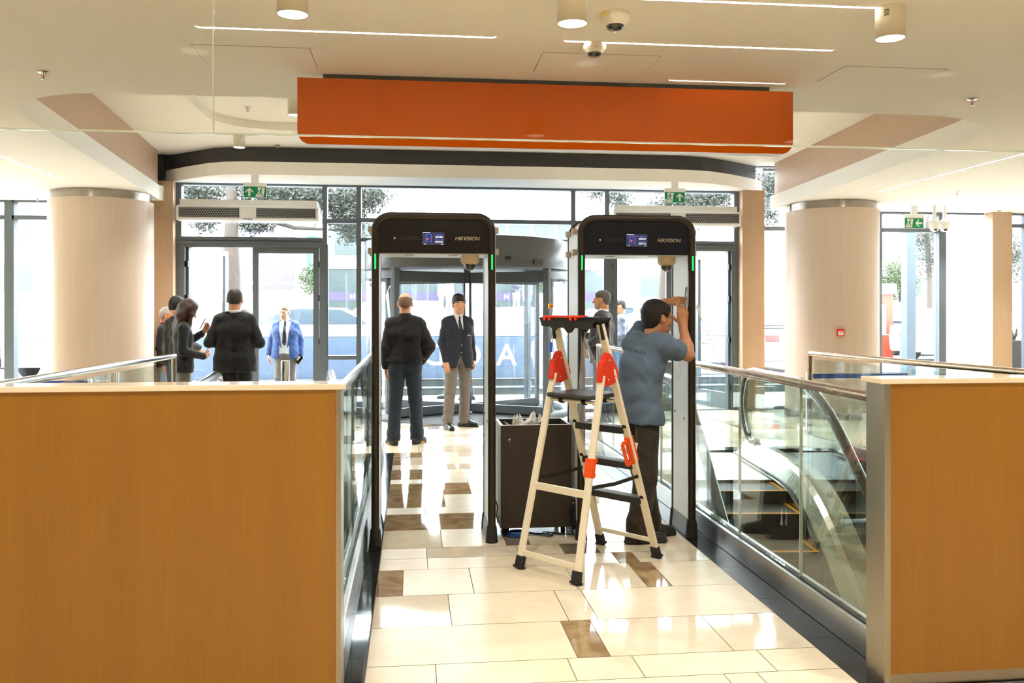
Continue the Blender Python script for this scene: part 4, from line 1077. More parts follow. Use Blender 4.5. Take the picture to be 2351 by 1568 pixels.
# rear cross bars, lower step bar, straps
for (z, h) in ((0.49, 0.044), (0.095, 0.034)):
    b = MB(); b.bar(rrail(z, -1), rrail(z, 1), 0.018, h, (0, 0, 1), 0, 0.003); b.build('cross_bar', M['cream'], e)
b = MB(); b.bar(srail(0.115, -1), srail(0.115, 1), 0.018, 0.026, (0, 0, 1), 0, 0.003); b.build('cross_bar', M['cream'], e)
for sd in (-1, 1):
    a = rrail(0.53, sd) + Lw * sd * 0.016; c = srail(0.54, sd) + Lw * sd * 0.016; m_ = (a + c) / 2 - Vector((0, 0, 0.012))
    b = MB(); pp = [a, a * 0.6 + m_ * 0.4, m_, c * 0.6 + m_ * 0.4, c]
    for i in range(4): b.bar(pp[i], pp[i + 1], 0.004, 0.022)
    b.build('safety_strap', M['rubber'], e)
    k = MB()
    for q in (a, c): k.lathe([(0.009, -0.004), (0.009, 0.014), (0, 0.016)], q, 10, mx=Matrix.Rotation(math.pi / 2 * -sd, 3, Ld))
    k.build('strap_bolt', M['chrome'], e)
# red carry clips
c = rrail(0.64, 1); b = MB(); d = (rrail(0.70, 1) - rrail(0.58, 1)).normalized()
b.bar(c - d * 0.055, c + d * 0.055, 0.034, 0.06, Lw, 0, 0.004); b.bar(c + d * 0.03 + Ld * 0.03, c + d * 0.058 + Ld * 0.03, 0.03, 0.028, Lw); b.bar(c - d * 0.055 + Ld * 0.026, c - d * 0.03 + Ld * 0.026, 0.03, 0.03, Lw)
b.build('carry_clip', M['redorange'], e)
c = srail(0.70, 1) + Lw * 0.005; d = (srail(0.76, 1) - srail(0.64, 1)).normalized(); o2 = Ld.cross(Lw)
b = MB(); u = (-Ld * 0.55 + Lw * -0.3 - Vector((0, 0, 0.0)))
q0, q1 = c - d * 0.07, c + d * 0.07; off_ = -Ld * 0.075 - Lw * 0.0
b.bar(q0 + off_ - d * 0.02, q1 + off_ - d * 0.02, 0.022, 0.016, Lw, 0, 0.004); b.bar(q1 + off_ - d * 0.02, q1, 0.022, 0.016, Lw, 0, 0.004); b.bar(q0 + off_ - d * 0.02, q0, 0.022, 0.016, Lw, 0, 0.004)
b.bar(q0 - d * 0.008, q1 + d * 0.02, 0.056, 0.034, Lw, 0, 0.004)
b.build('carry_handle', M['redorange'], e)
b = MB(); b.obox(c + Ld * 0.029, (0.002, 0.03, 0.09), Matrix.Rotation(th, 3, 'Z') @ Matrix.Rotation(R(19), 3, 'Y')); b.build('handle_sticker', M['white'], e)

# ---- dark cabinet used as a waste bin
bx0, bx1, by0, by1, bz0, bz1 = 0.60, 1.092, 5.985, 6.36, 0.062, 0.768
e = thing('waste_cabinet', ((bx0 + bx1) / 2, (by0 + by1) / 2, 0), 'open-topped dark brown cabinet on castors with a key, behind the ladder', 'cabinet')
t = 0.018
b = MB(); b.box(bx0, bx1, by0, by0 + t, bz0, bz1); o = b.build('front_panel', M['bin'], e)
b = MB(); b.box(bx0, bx0 + t, by0 + t, by1, bz0, bz1); b.box(bx1 - t, bx1, by0 + t, by1, bz0, bz1); b.box(bx0 + t, bx1 - t, by1 - t, by1, bz0, bz1); b.box(bx0 + t, bx1 - t, by0 + t, by1 - t, bz0, bz0 + t); b.build('carcass', M['bin'], e)
b = MB()
for q in ((bx0, bx1, by0, by0 + t), (bx0, bx0 + t, by0 + t, by1), (bx1 - t, bx1, by0 + t, by1), (bx0 + t, bx1 - t, by1 - t, by1)): b.box(*q, bz1, bz1 + 0.0015)
b.box(bx0 - 0.0012, bx0, by0 + 0.002, by1, bz0, bz1); b.build('edge_band', M['white'], e)
b = MB(); b.lathe([(0.012, 0), (0.012, -0.006), (0, -0.007)], (bx0 + 0.06, by0, bz1 - 0.10), 16, axis='Y'); k = b.build('lock', M['bronze'], o)
b = MB(); b.box(bx0 + 0.058, bx0 + 0.062, by0 - 0.03, by0 - 0.006, bz1 - 0.118, bz1 - 0.096); b.tube([(bx0 + 0.06, by0 - 0.02, bz1 - 0.118), (bx0 + 0.06, by0 - 0.012, bz1 - 0.15)], 0.003, 6); b.build('key', M['dim_ink'], k)
for x in (bx0 + 0.05, bx1 - 0.05):
    for y in (by0 + 0.06, by1 - 0.05):
        b = MB(); b.lathe([(0.0, -0.012), (0.024, -0.012), (0.026, 0), (0.024, 0.012), (0, 0.012)], (x, y, 0.026), 16, axis='X'); b.box(x - 0.014, x + 0.014, y - 0.01, y + 0.014, 0.03, bz0); b.build('castor', M['rubber'], e)

def crumple(name, c, size, m, seed, n=26, label=None, cat=None, amp=0.45, parent=None):
    r_ = random.Random(seed); b = MB(); vs = []; N, H = n, n // 2
    ph = [(r_.uniform(1, 6), r_.uniform(1, 6), r_.uniform(0, 6.28), r_.uniform(0.3, 1)) for _ in range(9)]
    for i in range(H + 1):
        for k in range(N):
            a = math.pi * i / H; q = 2 * math.pi * k / N
            f = 1 + amp * sum(w * math.sin(p1_ * q + p2_ * a * 1.7 + p0) for p1_, p2_, p0, w in ph) / 5 + r_.uniform(-0.12, 0.12)
            vs.append((c[0] + size[0] * f * math.sin(a) * math.cos(q), c[1] + size[1] * f * math.sin(a) * math.sin(q), c[2] - size[2] * f * math.cos(a)))
    b.add(vs, [(i * N + k, i * N + (k + 1) % N, (i + 1) * N + (k + 1) % N, (i + 1) * N + k) for i in range(H) for k in range(N)], 0, False)
    o = b.build(name, m, parent)
    if label: tag(o, label, cat)
    return o
r_ = random.Random(21); b = MB()
for q in range(7):      # folded flaps of one crumpled bag
    c = Vector((0.74 + 0.026 * q, 6.10 + r_.uniform(-.03, .05), 0.745)); a = r_.uniform(-.9, .9); w = r_.uniform(.035, .065); h_ = r_.uniform(.05, .105); ln = r_.uniform(-.05, .05)
    g = []
    for i_ in range(6):
        t_ = i_ / 5; ww = w * (1 - .75 * t_ ** 1.6)
        g.append([c + Vector((math.cos(a) * ww * (k / 5 - .5) * 2 + ln * t_, math.sin(a) * ww * (k / 5 - .5) * 2 + .016 * math.sin(k * 2.2 + i_ * 1.3 + q) - .02 * t_, h_ * t_ + .012 * math.sin(k * 1.9 + q))) for k in range(6)])
    b.add([p for r1 in g for p in r1], [(i_ * 6 + k, i_ * 6 + k + 1, i_ * 6 + k + 7, i_ * 6 + k + 6) for i_ in range(5) for k in range(5)], 0, True)
o = b.build('plastic_wrap', mat('white tissue', lin(248, 248, 246), 0.45, noise=0.02)); md = o.modifiers.new('thickness', 'SOLIDIFY'); md.thickness = 0.001
tag(o, 'crumpled white wrapping piled on top of the dark cabinet', 'plastic wrap')
cb_ = MB(); cb_.obox((0.69, 6.1, 0.74), (0.1, 0.12, 0.004), Euler((0.3, 0.5, 0.4)).to_matrix()); tag(cb_.build('cardboard_scrap', mat('brown card', lin(150, 120, 84), 0.8)), 'brown card scrap inside the dark cabinet', 'cardboard')

# cables under the cabinet and beside the gates
def wander(x0, y0, x1, y1, n, seed, amp=0.05, z=0.007):
    r_ = random.Random(seed); p = []
    for i in range(n + 1):
        t_ = i / n; p.append((x0 + (x1 - x0) * t_ + amp * math.sin(t_ * 9 + seed) * (t_ * (1 - t_) * 4), y0 + (y1 - y0) * t_ + amp * math.cos(t_ * 11 + seed) * (t_ * (1 - t_) * 4), z + 0.004 * abs(math.sin(t_ * 7 + seed))))
    return p
b = MB()
for i in range(4):
    a0 = i * 0.7
    b.tube([(0.72 + (0.075 - i * 0.006) * math.cos(a + a0), 6.02 + (0.06 - i * 0.005) * math.sin(a + a0), 0.008 + i * 0.008) for a in [2 * math.pi * k / 24 for k in range(24)]], 0.004, 6, closed=True)
tag(b.build('cable_coil', M['cable_blue']), 'coil of blue network cable on the floor under the cabinet', 'cable')
b = MB(); b.tube(wander(0.66, 5.99, 1.02, 6.0, 24, 2.0), 0.004, 6); b.tube(wander(0.80, 6.03, 1.10, 5.99, 24, 5.0, 0.06), 0.004, 6); b.tube(wander(0.64, 6.05, 0.95, 6.06, 20, 8.0, 0.04), 0.0035, 6)
tag(b.build('power_cable', M['cable']), 'tangle of black cables on the floor under the cabinet', 'cable')
b = MB(); b.tube([(1.098, 5.972, 0.012), (1.078, 5.968, 0.14), (1.085, 5.958, 0.20), (1.105, 5.950, 0.20)], 0.004, 6); b.tube([(0.565, 5.96, 0.26), (0.575, 5.955, 0.22), (0.568, 5.953, 0.16), (0.578, 5.95, 0.11)], 0.0045, 6)
tag(b.build('loose_cable', M['cable']), 'loose black lead looping from the gates beside the cabinet', 'cable')
b = MB(); b.box(1.094, 1.112, 5.955, 5.995, 0.05, 0.26, 0, 0.003); o = tag(b.build('power_adapter', M['black']), 'black power adapter with red light between cabinet and right gate', 'power adapter')
k = MB(); k.sphere((1.10, 5.953, 0.235), 0.0035, 0, 8, 6); k.build('status_light', M['scr_red'], o)

# ---- torn wrapping hanging from the right gate's left post, and the strip from its right post
def sheet(name, rows, m, label, cat):
    """a crumpled hanging sheet: rows of (x, y, z) points"""
    b = MB(); n = len(rows[0]); vs = [p for r_ in rows for p in r_]
    b.add(vs, [(i * n + k, i * n + k + 1, (i + 1) * n + k + 1, (i + 1) * n + k) for i in range(len(rows) - 1) for k in range(n - 1)], 0, True)
    o = b.build(name, m); md = o.modifiers.new('thickness', 'SOLIDIFY'); md.thickness = 0.0012
    return tag(o, label, cat)
r_ = random.Random(11); rows = []
for i in range(24):
    t_ = i / 23; z = 1.36 - t_ * 0.78; w = 0.015 + 0.075 * math.sin(min(1, t_ * 1.5) * math.pi * 0.55); c = 1.142 + 0.07 * t_ + 0.02 * math.sin(t_ * 6)
    rows.append([(c + w * (k / 15 - 0.5) * 2 * (0.9 + 0.12 * math.sin(i * 0.35 + k * .5)), 5.815 + 0.016 * math.sin(k * 1.15 + i * 0.16) + 0.006 * math.sin(k * 2.3 - i * .4) - 0.02 * t_, z + 0.012 * math.sin(k * 1.7) + (0.03 * math.sin(k * 1.3) if i == 0 else 0)) for k in range(16)])
sheet('torn_film', rows, plastic_film('torn film', (0.97, 0.98, 0.99, 1), 0.15, 5, 0.16), 'torn clear wrapping hanging down the left post of the right gate', 'plastic film')
rows = []
A, B = Vector((1.925, 5.82, 1.58)), Vector((2.045, 5.72, 1.195))
A2, B2 = at(1600, 700, 5.80), atz(1657, 838, 1.20); B2 = Vector((2.05, 5.62, 1.195))
for i in range(14):
    t_ = i / 13; p = A2.lerp(B2, t_) - Vector((0, 0, 0.03 * math.sin(t_ * math.pi)))
    w = 0.022 * (1 - 0.65 * t_) + 0.003
    rows.append([(p.x + w * (k / 3 - 0.5), p.y - 0.008 * math.sin(k * 2 + i * 0.5), p.z + w * (k / 3 - 0.5) * 0.6) for k in range(4)])
sheet('white_strap', rows, M['tape'], 'white plastic strip tied from the right gate to the handrail', 'strap')
rows = []
for i in range(16):
    t_ = i / 15; z = 1.50 - 0.42 * t_
    rows.append([(1.858 - 0.02 * t_ + 0.022 * (k / 4 - 0.5) * (1 + t_) + 0.008 * math.sin(i * 0.8), 5.90 + 0.01 * math.sin(k * 1.9 + i), z) for k in range(5)])
sheet('peeled_film', rows, plastic_film('thin film', (0.95, 0.96, 0.97, 1), 0.18), 'thin clear film being peeled off the right gate by the technician', 'plastic film')

# ---- bollard, belt barriers
p = at(655, 828, 11.0)
b = MB(); b.lathe([(0.052, 0), (0.052, p.z - 0.004), (0.048, p.z), (0, p.z)], (p.x, p.y, 0), 28); tag(b.build('bollard', M['chrome']), 'polished steel bollard standing before the left door', 'bollard')
M['belt'] = mat('blue belt', lin(36, 72, 150), 0.6)
def barrier(xa, xb, y, z, label):
    e = thing('belt_barrier', ((xa + xb) / 2, y, 0), label, 'barrier', 'blue belt barriers')
    for x in (xa, xb):
        b = MB(); b.lathe([(0.14, 0), (0.14, 0.015), (0.025, 0.03), (0.025, z + 0.05), (0, z + 0.055)], (x, y, 0), 20); b.build('post', M['steel'], e)
    b = MB(); b.box(xa, xb, y - 0.003, y + 0.003, z - 0.03, z + 0.03); b.build('belt', M['belt'], e)
barrier(-4.85, -3.9, 11.2, 0.68, 'blue belt barrier at the foot of the left column')
barrier(5.15, 6.55, 11.0, 0.70, 'blue belt barrier at the foot of the right column')
# dark block built as a case by the right door, behind the ladder
p = at(1405, 945, 13.0)
b = MB(); b.box(2.86, 3.22, 12.90, 13.22, 0.03, 0.62, 0, 0.01); o = b.build('equipment_case', M['boot']); tag(o, 'dark grey low case on the floor behind the ladder, by the right door', 'case')
k = MB()
for x in (2.90, 3.18):
    for y in (12.94, 13.18): k.lathe([(0.02, 0.0), (0.02, 0.031)], (x, y, 0), 12)
k.build('castor', M['rubber'], o)
# ================================================================== PEOPLE
def V3(*a): return np.array(a, dtype=np.float64)
def _bb(ps, r): ps = np.array(ps); return ps.min(0) - r, ps.max(0) + r
def RC(a, b, ra, rb=None, k=0.03, sq=None, op='u'):
    """tapered capsule, optionally flattened along an axis: sq = (axis, factor)"""
    a = np.array(a, float); b = np.array(b, float); rb = ra if rb is None else rb
    S = np.eye(3); sc = 1.0
    if sq is not None:
        ax = np.array(sq[0], float); ax /= np.linalg.norm(ax); S = np.eye(3) + (1 / sq[1] - 1) * np.outer(ax, ax); sc = min(1.0, sq[1])
    A = S @ a; B = S @ b; AB = B - A; L2 = max(AB @ AB, 1e-9)
    def f(P):
        q = P @ S.T if sq is not None else P
        pa = q - A; t = np.clip(pa @ AB / L2, 0, 1)
        return (np.sqrt(((pa - t[..., None] * AB) ** 2).sum(-1)) - (ra + (rb - ra) * t)) * sc
    m = max(ra, rb) * (max(1, sq[1]) if sq is not None else 1)
    lo, hi = _bb([a, b], m); return (f, lo, hi, k, op)
def EL(c, r, rot=None, k=0.02, op='u'):
    c = np.array(c, float); r = np.array(r, float); rot = np.eye(3) if rot is None else rot
    def f(P):
        q = (P - c) @ rot
        k0 = np.sqrt(((q / r) ** 2).sum(-1)); k1 = np.sqrt(((q / r ** 2) ** 2).sum(-1)) + 1e-9
        return k0 * (k0 - 1) / k1
    m = r.max(); return (f, c - m, c + m, k, op)
def FN(f, k=0.004, op='i', lo=None, hi=None): return (f, lo, hi, k, op)

def axis_coords(lo, hi, h, fine):
    o = [lo]; x = lo
    while x < hi:
        s = h
        for a, b, hf in fine:
            if a - s * 0.5 <= x <= b: s = min(s, hf)
        x += s; o.append(x)
    return np.array(o)
def surface_nets(F, xs, ys, zs):
    ins = F < 0
    c = [ins[i:i + F.shape[0] - 1, j:j + F.shape[1] - 1, k:k + F.shape[2] - 1].astype(np.int8) for i in (0, 1) for j in (0, 1) for k in (0, 1)]
    s = sum(c); act = (s > 0) & (s < 8)
    I = np.argwhere(act)
    pos = np.zeros((len(I), 3)); cnt = np.zeros(len(I))
    ax = (xs, ys, zs)
    cor = [(i, j, k) for i in (0, 1) for j in (0, 1) for k in (0, 1)]
    for a in cor:
        for d in range(3):
            if a[d]: continue
            b = list(a); b[d] = 1
            ia = I + np.array(a); ib = I + np.array(b)
            fa = F[ia[:, 0], ia[:, 1], ia[:, 2]]; fb = F[ib[:, 0], ib[:, 1], ib[:, 2]]
            cr = (fa < 0) != (fb < 0); t = np.where(cr, fa / np.where(cr, fa - fb, 1), 0)
            p = np.stack([ax[q][ia[:, q]] * (1 - t) + ax[q][ib[:, q]] * t for q in range(3)], 1)
            pos[cr] += p[cr]; cnt[cr] += 1
    pos /= cnt[:, None]
    vid = -np.ones(act.shape, dtype=np.int64); vid[act] = np.arange(len(I))
    Q = []
    for d in range(3):
        e, f = [(1, 2), (2, 0), (0, 1)][d]
        sl0 = [slice(None)] * 3; sl1 = [slice(None)] * 3
        sl0[d] = slice(0, -1); sl1[d] = slice(1, None)
        A = ins[tuple(sl0)]; B = ins[tuple(sl1)]
        ch = np.argwhere(A != B)
        ch = ch[(ch[:, e] > 0) & (ch[:, f] > 0) & (ch[:, e] < act.shape[e]) & (ch[:, f] < act.shape[f])]
        if not len(ch): continue
        flip = A[ch[:, 0], ch[:, 1], ch[:, 2]]
        de = np.zeros(3, int); de[e] = 1; df = np.zeros(3, int); df[f] = 1
        q = [vid[tuple((ch - o).T)] for o in (de + df, df, 0 * de, de)]
        q = np.stack(q, 1); q[~flip] = q[~flip][:, ::-1]
        Q.append(q[(q >= 0).all(1)])
    return pos, np.concatenate(Q)
def sdf_mesh(prims, h, fine=(), pad=0.02, wr=0.0, seed=0.0):
    lo = np.min([p[1] for p in prims if p[4] == 'u'], axis=0) - pad; hi = np.max([p[2] for p in prims if p[4] == 'u'], axis=0) + pad
    ax = [axis_coords(lo[d], hi[d], h, [(a[d], b[d], hf) for a, b, hf in fine]) for d in range(3)]
    F = np.full(tuple(len(a) for a in ax), 0.3, dtype=np.float32)
    for f, l, u, k, op in prims:
        if l is None: i0 = [0, 0, 0]; i1 = list(F.shape)
        else:
            m = k + 2.2 * h
            i0 = [max(0, np.searchsorted(ax[d], l[d] - m) - 1) for d in range(3)]; i1 = [min(F.shape[d], np.searchsorted(ax[d], u[d] + m) + 1) for d in range(3)]
        if min(i1[d] - i0[d] for d in range(3)) <= 0: continue
        P = np.stack(np.meshgrid(*[ax[d][i0[d]:i1[d]] for d in range(3)], indexing='ij'), -1)
        d_ = f(P).astype(np.float32); sl = tuple(slice(i0[d], i1[d]) for d in range(3)); A = F[sl]
        if op == 'u':
            t = np.clip(0.5 + 0.5 * (d_ - A) / k, 0, 1); F[sl] = d_ * (1 - t) + A * t - k * t * (1 - t)
        else:
            if op == 's': d_ = -d_
            t = np.clip(0.5 - 0.5 * (d_ - A) / k, 0, 1); F[sl] = d_ * (1 - t) + A * t + k * t * (1 - t)
    if wr:
        X, Y, Z = np.meshgrid(*ax, indexing='ij')
        F += (wr * (np.sin(X * 31 + 3 * np.sin(Z * 13 + seed) + Y * 17 + seed) * np.sin(Z * 27 + 2 * np.sin(X * 19 + Y * 23 + seed * 2)) + 0.5 * np.sin(Z * 55 + X * 23 + Y * 37 + seed))).astype(np.float32)
    F[0], F[-1] = 0.3, 0.3; F[:, 0], F[:, -1] = 0.3, 0.3; F[:, :, 0], F[:, :, -1] = 0.3, 0.3
    return surface_nets(F, *ax)
def sdf_obj(name, prims, h, mats, parent=None, fine=(), wr=0.0, seed=0.0, matfn=None, scale=1.0):
    v, q = sdf_mesh(prims, h, fine, wr=wr, seed=seed)
    me = bpy.data.meshes.new(name); me.from_pydata((v * scale).tolist(), [], q.tolist())
    for m in (mats if isinstance(mats, (list, tuple)) else [mats]): me.materials.append(m)
    me.polygons.foreach_set('use_smooth', [True] * len(q))
    if matfn is not None:
        me.polygons.foreach_set('material_index', matfn(v[q].mean(1)).astype(int))
    me.update()
    o = bpy.data.objects.new(name, me); COL.objects.link(o)
    if parent is not None: o.parent = parent
    return o

def cloth(name, col, rough=0.85, bump=0.35, scale=9.0, noise=0.08):
    m, n, l, b = newmat(name)
    tc = n.new('ShaderNodeTexCoord'); nz = n.new('ShaderNodeTexNoise'); nz.inputs['Scale'].default_value = scale; nz.inputs['Detail'].default_value = 3; nz.inputs['Distortion'].default_value = 1.0
    wv = n.new('ShaderNodeTexNoise'); wv.inputs['Scale'].default_value = 420
    l.new(tc.outputs['Object'], nz.inputs['Vector']); l.new(tc.outputs['Object'], wv.inputs['Vector'])
    mx = n.new('ShaderNodeMix'); mx.data_type = 'RGBA'; mx.inputs[6].default_value = tuple(c * (1 - noise) for c in col[:3]) + (1,); mx.inputs[7].default_value = tuple(min(1, c * (1 + noise)) for c in col[:3]) + (1,)
    l.new(wv.outputs['Fac'], mx.inputs[0]); l.new(mx.outputs[2], b.inputs['Base Color'])
    bp = n.new('ShaderNodeBump'); bp.inputs['Strength'].default_value = bump; bp.inputs['Distance'].default_value = 0.03
    l.new(nz.outputs['Fac'], bp.inputs['Height']); l.new(bp.outputs[0], b.inputs['Normal'])
    b.inputs['Roughness'].default_value = rough; b.inputs['Sheen Weight'].default_value = 0.15
    return m
def skinmat(name, col):
    m = mat(name, col, 0.5, noise=0.06, scale=60)
    b = m.node_tree.nodes['Principled BSDF']; b.inputs['Subsurface Weight'].default_value = 0.12; b.inputs['Subsurface Radius'].default_value = (0.012, 0.005, 0.003); b.inputs['Subsurface Scale'].default_value = 0.5
    return m
M['skin'] = skinmat('skin', lin(214, 160, 126)); M['skin_tan'] = skinmat('tanned skin', lin(196, 138, 100))
M['lips'] = mat('lips', lin(198, 134, 112), 0.5); M['eye_white'] = mat('eye white', lin(226, 222, 216), 0.25); M['iris'] = mat('dark iris', lin(40, 26, 18), 0.2)
M['hair_black'] = mat('black hair', lin(17, 15, 14), 0.5, noise=0.5, scale=160, bump=0.5, stretch=(3, 3, 0.5)); M['hair_brown'] = mat('chestnut hair', lin(62, 34, 22), 0.4, noise=0.45, scale=120, bump=0.5, stretch=(4, 4, 0.3))
M['hair_dark'] = mat('dark brown hair', lin(42, 35, 32), 0.6, noise=0.4, scale=160, bump=0.4); M['hair_grey'] = mat('white grey hair', lin(176, 172, 170), 0.6, noise=0.3, scale=160, bump=0.4)
M['hair_salt'] = mat('salt and pepper hair', lin(84, 76, 70), 0.6, noise=0.5, scale=200, bump=0.4); M['hair_buzz'] = mat('cropped hair', lin(120, 92, 74), 0.7, noise=0.3, scale=200)
M['stubble'] = skinmat('stubble', lin(180, 127, 94))
M['c_black'] = cloth('black wool', lin(24, 24, 26)); M['c_navy'] = cloth('navy wool', lin(24, 29, 44)); M['c_charcoal'] = cloth('charcoal wool', lin(50, 48, 50)); M['c_knit'] = cloth('black knit', lin(24, 22, 22), 0.95, 0.18, 9)
M['c_jeans'] = cloth('dark denim', lin(38, 50, 66), 0.9, 0.6, 11, 0.2); M['c_jeans_l'] = cloth('blue denim', lin(96, 128, 172), 0.9, 0.6, 11, 0.25); M['c_jeans_b'] = cloth('dark brown denim', lin(52, 44, 36), 0.9, 0.6, 11, 0.25)
M['c_grey'] = cloth('grey flannel', lin(116, 108, 100), 0.9, 0.5, 8); M['c_polo'] = cloth('grey blue pique', lin(90, 109, 132), 0.9, 0.3, 5); M['c_white'] = cloth('white cotton', lin(232, 232, 234), 0.85, 0.2)
M['c_blue'] = cloth('blue blazer', lin(52, 80, 134), 0.85, 0.4); M['c_hood'] = cloth('grey softshell', lin(92, 98, 112), 0.85, 0.5); M['c_tie'] = cloth('navy tie', lin(24, 24, 38), 0.6, 0.1); M['c_leather'] = mat('black leather', lin(20, 19, 19), 0.3, coat=0.4, noise=0.1)
M['c_sole'] = mat('shoe sole', lin(40, 38, 36), 0.7); M['c_sneaker'] = cloth('black trainer fabric', lin(44, 43, 42), 0.8, 0.3); M['c_yellow'] = mat('yellow sole insert', lin(226, 170, 50), 0.6); M['c_beige'] = cloth('beige cotton', lin(196, 178, 150)); M['c_ltblue'] = cloth('light blue cloth', lin(150, 172, 200)); M['c_red'] = cloth('red knit', lin(140, 36, 40))
M['gold'] = mat('brass button', lin(190, 160, 100), 0.3, metal=0.8)

BASE = dict(pelvis=(0, 0, .96), waist=(0, -.005, 1.10), chest=(0, .0, 1.29), neck=(0, .02, 1.475), head=(0, -.005, 1.635),
            hipL=(.09, 0, .93), kneeL=(.10, -.015, .50), ankL=(.105, .02, .09), shL=(.158, .012, 1.398), elL=(.205, .04, 1.135), wrL=(.215, -.03, .895))
for k_ in ('hip', 'knee', 'ank', 'sh', 'el', 'wr'):
    q = BASE[k_ + 'L']; BASE[k_ + 'R'] = (-q[0], q[1], q[2])

def eul(yaw, pitch=0, roll=0):
    """head turn: yaw to the person's left, pitch down, roll to the left shoulder (degrees)"""
    return np.array(Euler((R(-pitch) * -1, R(roll), R(yaw)), 'XYZ').to_matrix())

def head_prims(c, Rm, s=1.0, nose=1.0):
    c = np.array(c, float)
    def T(p): return c + Rm @ (np.array(p, float) * s)
    def e(p, r, k=0.02, op='u'): return EL(T(p), np.array(r) * s, Rm, k * s, op)
    def t(a, b, ra, rb, k=0.012, op='u'): return RC(T(a), T(b), ra * s, rb * s, k * s, None, op)
    P = [e((0, .016, .035), (.074, .094, .085)), e((0, -.02, -.03), (.062, .074, .088), .03), e((0, -.04, -.072), (.05, .046, .042), .025), e((0, -.074, -.098), (.022, .016, .016), .02),
         e((.044, -.06, -.018), (.026, .024, .024), .02), e((-.044, -.06, -.018), (.026, .024, .024), .02),
         t((.012, -.086, .026), (.05, -.072, .027), .010, .008, .012), t((-.012, -.086, .026), (-.05, -.072, .027), .010, .008, .012),
         e((.031, -.098, .008), (.017, .018, .012), .014, 's'), e((-.031, -.098, .008), (.017, .018, .012), .014, 's'),
         e((.031, -.075, .009), (.0125, .0125, .0115), .003), e((-.031, -.075, .009), (.0125, .0125, .0115), .003),
         t((0, -.088, .016), (0, -.112 * nose, -.026), .008, .0115, .012), e((.012, -.096, -.030), (.010, .011, .008), .006), e((-.012, -.096, -.030), (.010, .011, .008), .006),
         e((0, -.088, -.055), (.022, .010, .0055), .004), e((0, -.086, -.066), (.019, .010, .0062), .004), t((-.02, -.098, -.0605), (.02, -.098, -.0605), .0022, .0022, .003, 's')]
    for sx in (1, -1):
        P.append(EL(T((sx * .079, .012, -.004)), np.array((.011, .021, .031)) * s, Rm @ np.array(Euler((R(-12), 0, R(sx * 22))).to_matrix()), .006 * s))
        P.append(EL(T((sx * .088, .004, -.002)), np.array((.008, .011, .018)) * s, Rm, .006 * s, 's'))
    return P
def face_mats(c, Rm, s=1.0, brow=True, beard=False):
    c = np.array(c, float)
    def f(P):
        q = (P - c) @ Rm / s; o = np.zeros(len(P), int); x = np.abs(q[:, 0]); y = q[:, 1]; z = q[:, 2]
        if beard: o[(z < -.035 - .25 * np.clip(x - .03, 0, 1)) & (z > -.13) & (y < .01) & (x < .075)] = 5
        near = np.linalg.norm(q, axis=1) < .117
        o[(x < .019) & (z > -.068) & (z < -.0535) & (y < -.084)] = 1
        if brow: o[(x > .012) & (x < .052) & (np.abs(z - .027 + .12 * np.clip(x - .036, 0, 1)) < .0052) & (y < -.055)] = 2
        o[~near] = 0
        d = np.where(near, 0, 1) + np.sqrt((x - .031) ** 2 + (z - .009) ** 2 * 2.6); o[(d < .0125) & (y < -.07)] = 3; o[(d < .0062) & (y < -.07)] = 4
        return o
    return f
HAIRLINE = {'short': ([-.12, -.085, -.06, -.03, -.012, .03, .045, .07, .12], [.066, .064, .045, .03, .028, .03, -.02, -.062, -.07]),
            'fringe': ([-.12, -.095, -.06, -.03, -.012, .03, .045, .07, .12], [.043, .042, .036, .004, .012, .028, -.01, -.05, -.055]),
            'thick': ([-.12, -.085, -.06, -.03, -.012, .03, .045, .07, .12], [.060, .058, .044, .012, .02, .03, -.045, -.076, -.076]),
            'bald': ([-.12, -.06, -.02, .0, .03, .05, .12], [.2, .2, .05, .026, .03, -.02, -.066])}
def hair_prims(c, Rm, style, t, s=1.0):
    c = np.array(c, float); ys, zs = HAIRLINE[style]
    def T(p): return c + Rm @ (np.array(p, float) * s)
    P = [EL(T((0, .016, .035)), (np.array((.074, .094, .085)) + t) * s, Rm, .02 * s), EL(T((0, .02, -.02)), (np.array((.066, .078, .07)) + t * .7) * s, Rm, .03 * s)]
    if style in ('fringe', 'thick'): P += [EL(T((0, -.045, .082)), np.array((.058, .046, .034)) * s, Rm, .03 * s), EL(T((.0, .03, .09)), np.array((.062, .06, .04)) * s, Rm, .03 * s)]
    def cut(Q):
        q = (Q - c) @ Rm / s; d = np.interp(q[..., 1], ys, zs) - q[..., 2]
        d = np.maximum(d, -.055 * 0 + (-q[..., 1] - .112) if style != 'fringe' else -q[..., 1] - .118)
        if style == 'bald': d = np.maximum(d, q[..., 2] - .062 - .25 * np.clip(q[..., 1] - .04, 0, 1))
        return d * s
    P.append(FN(cut, .006 * s))
    return P

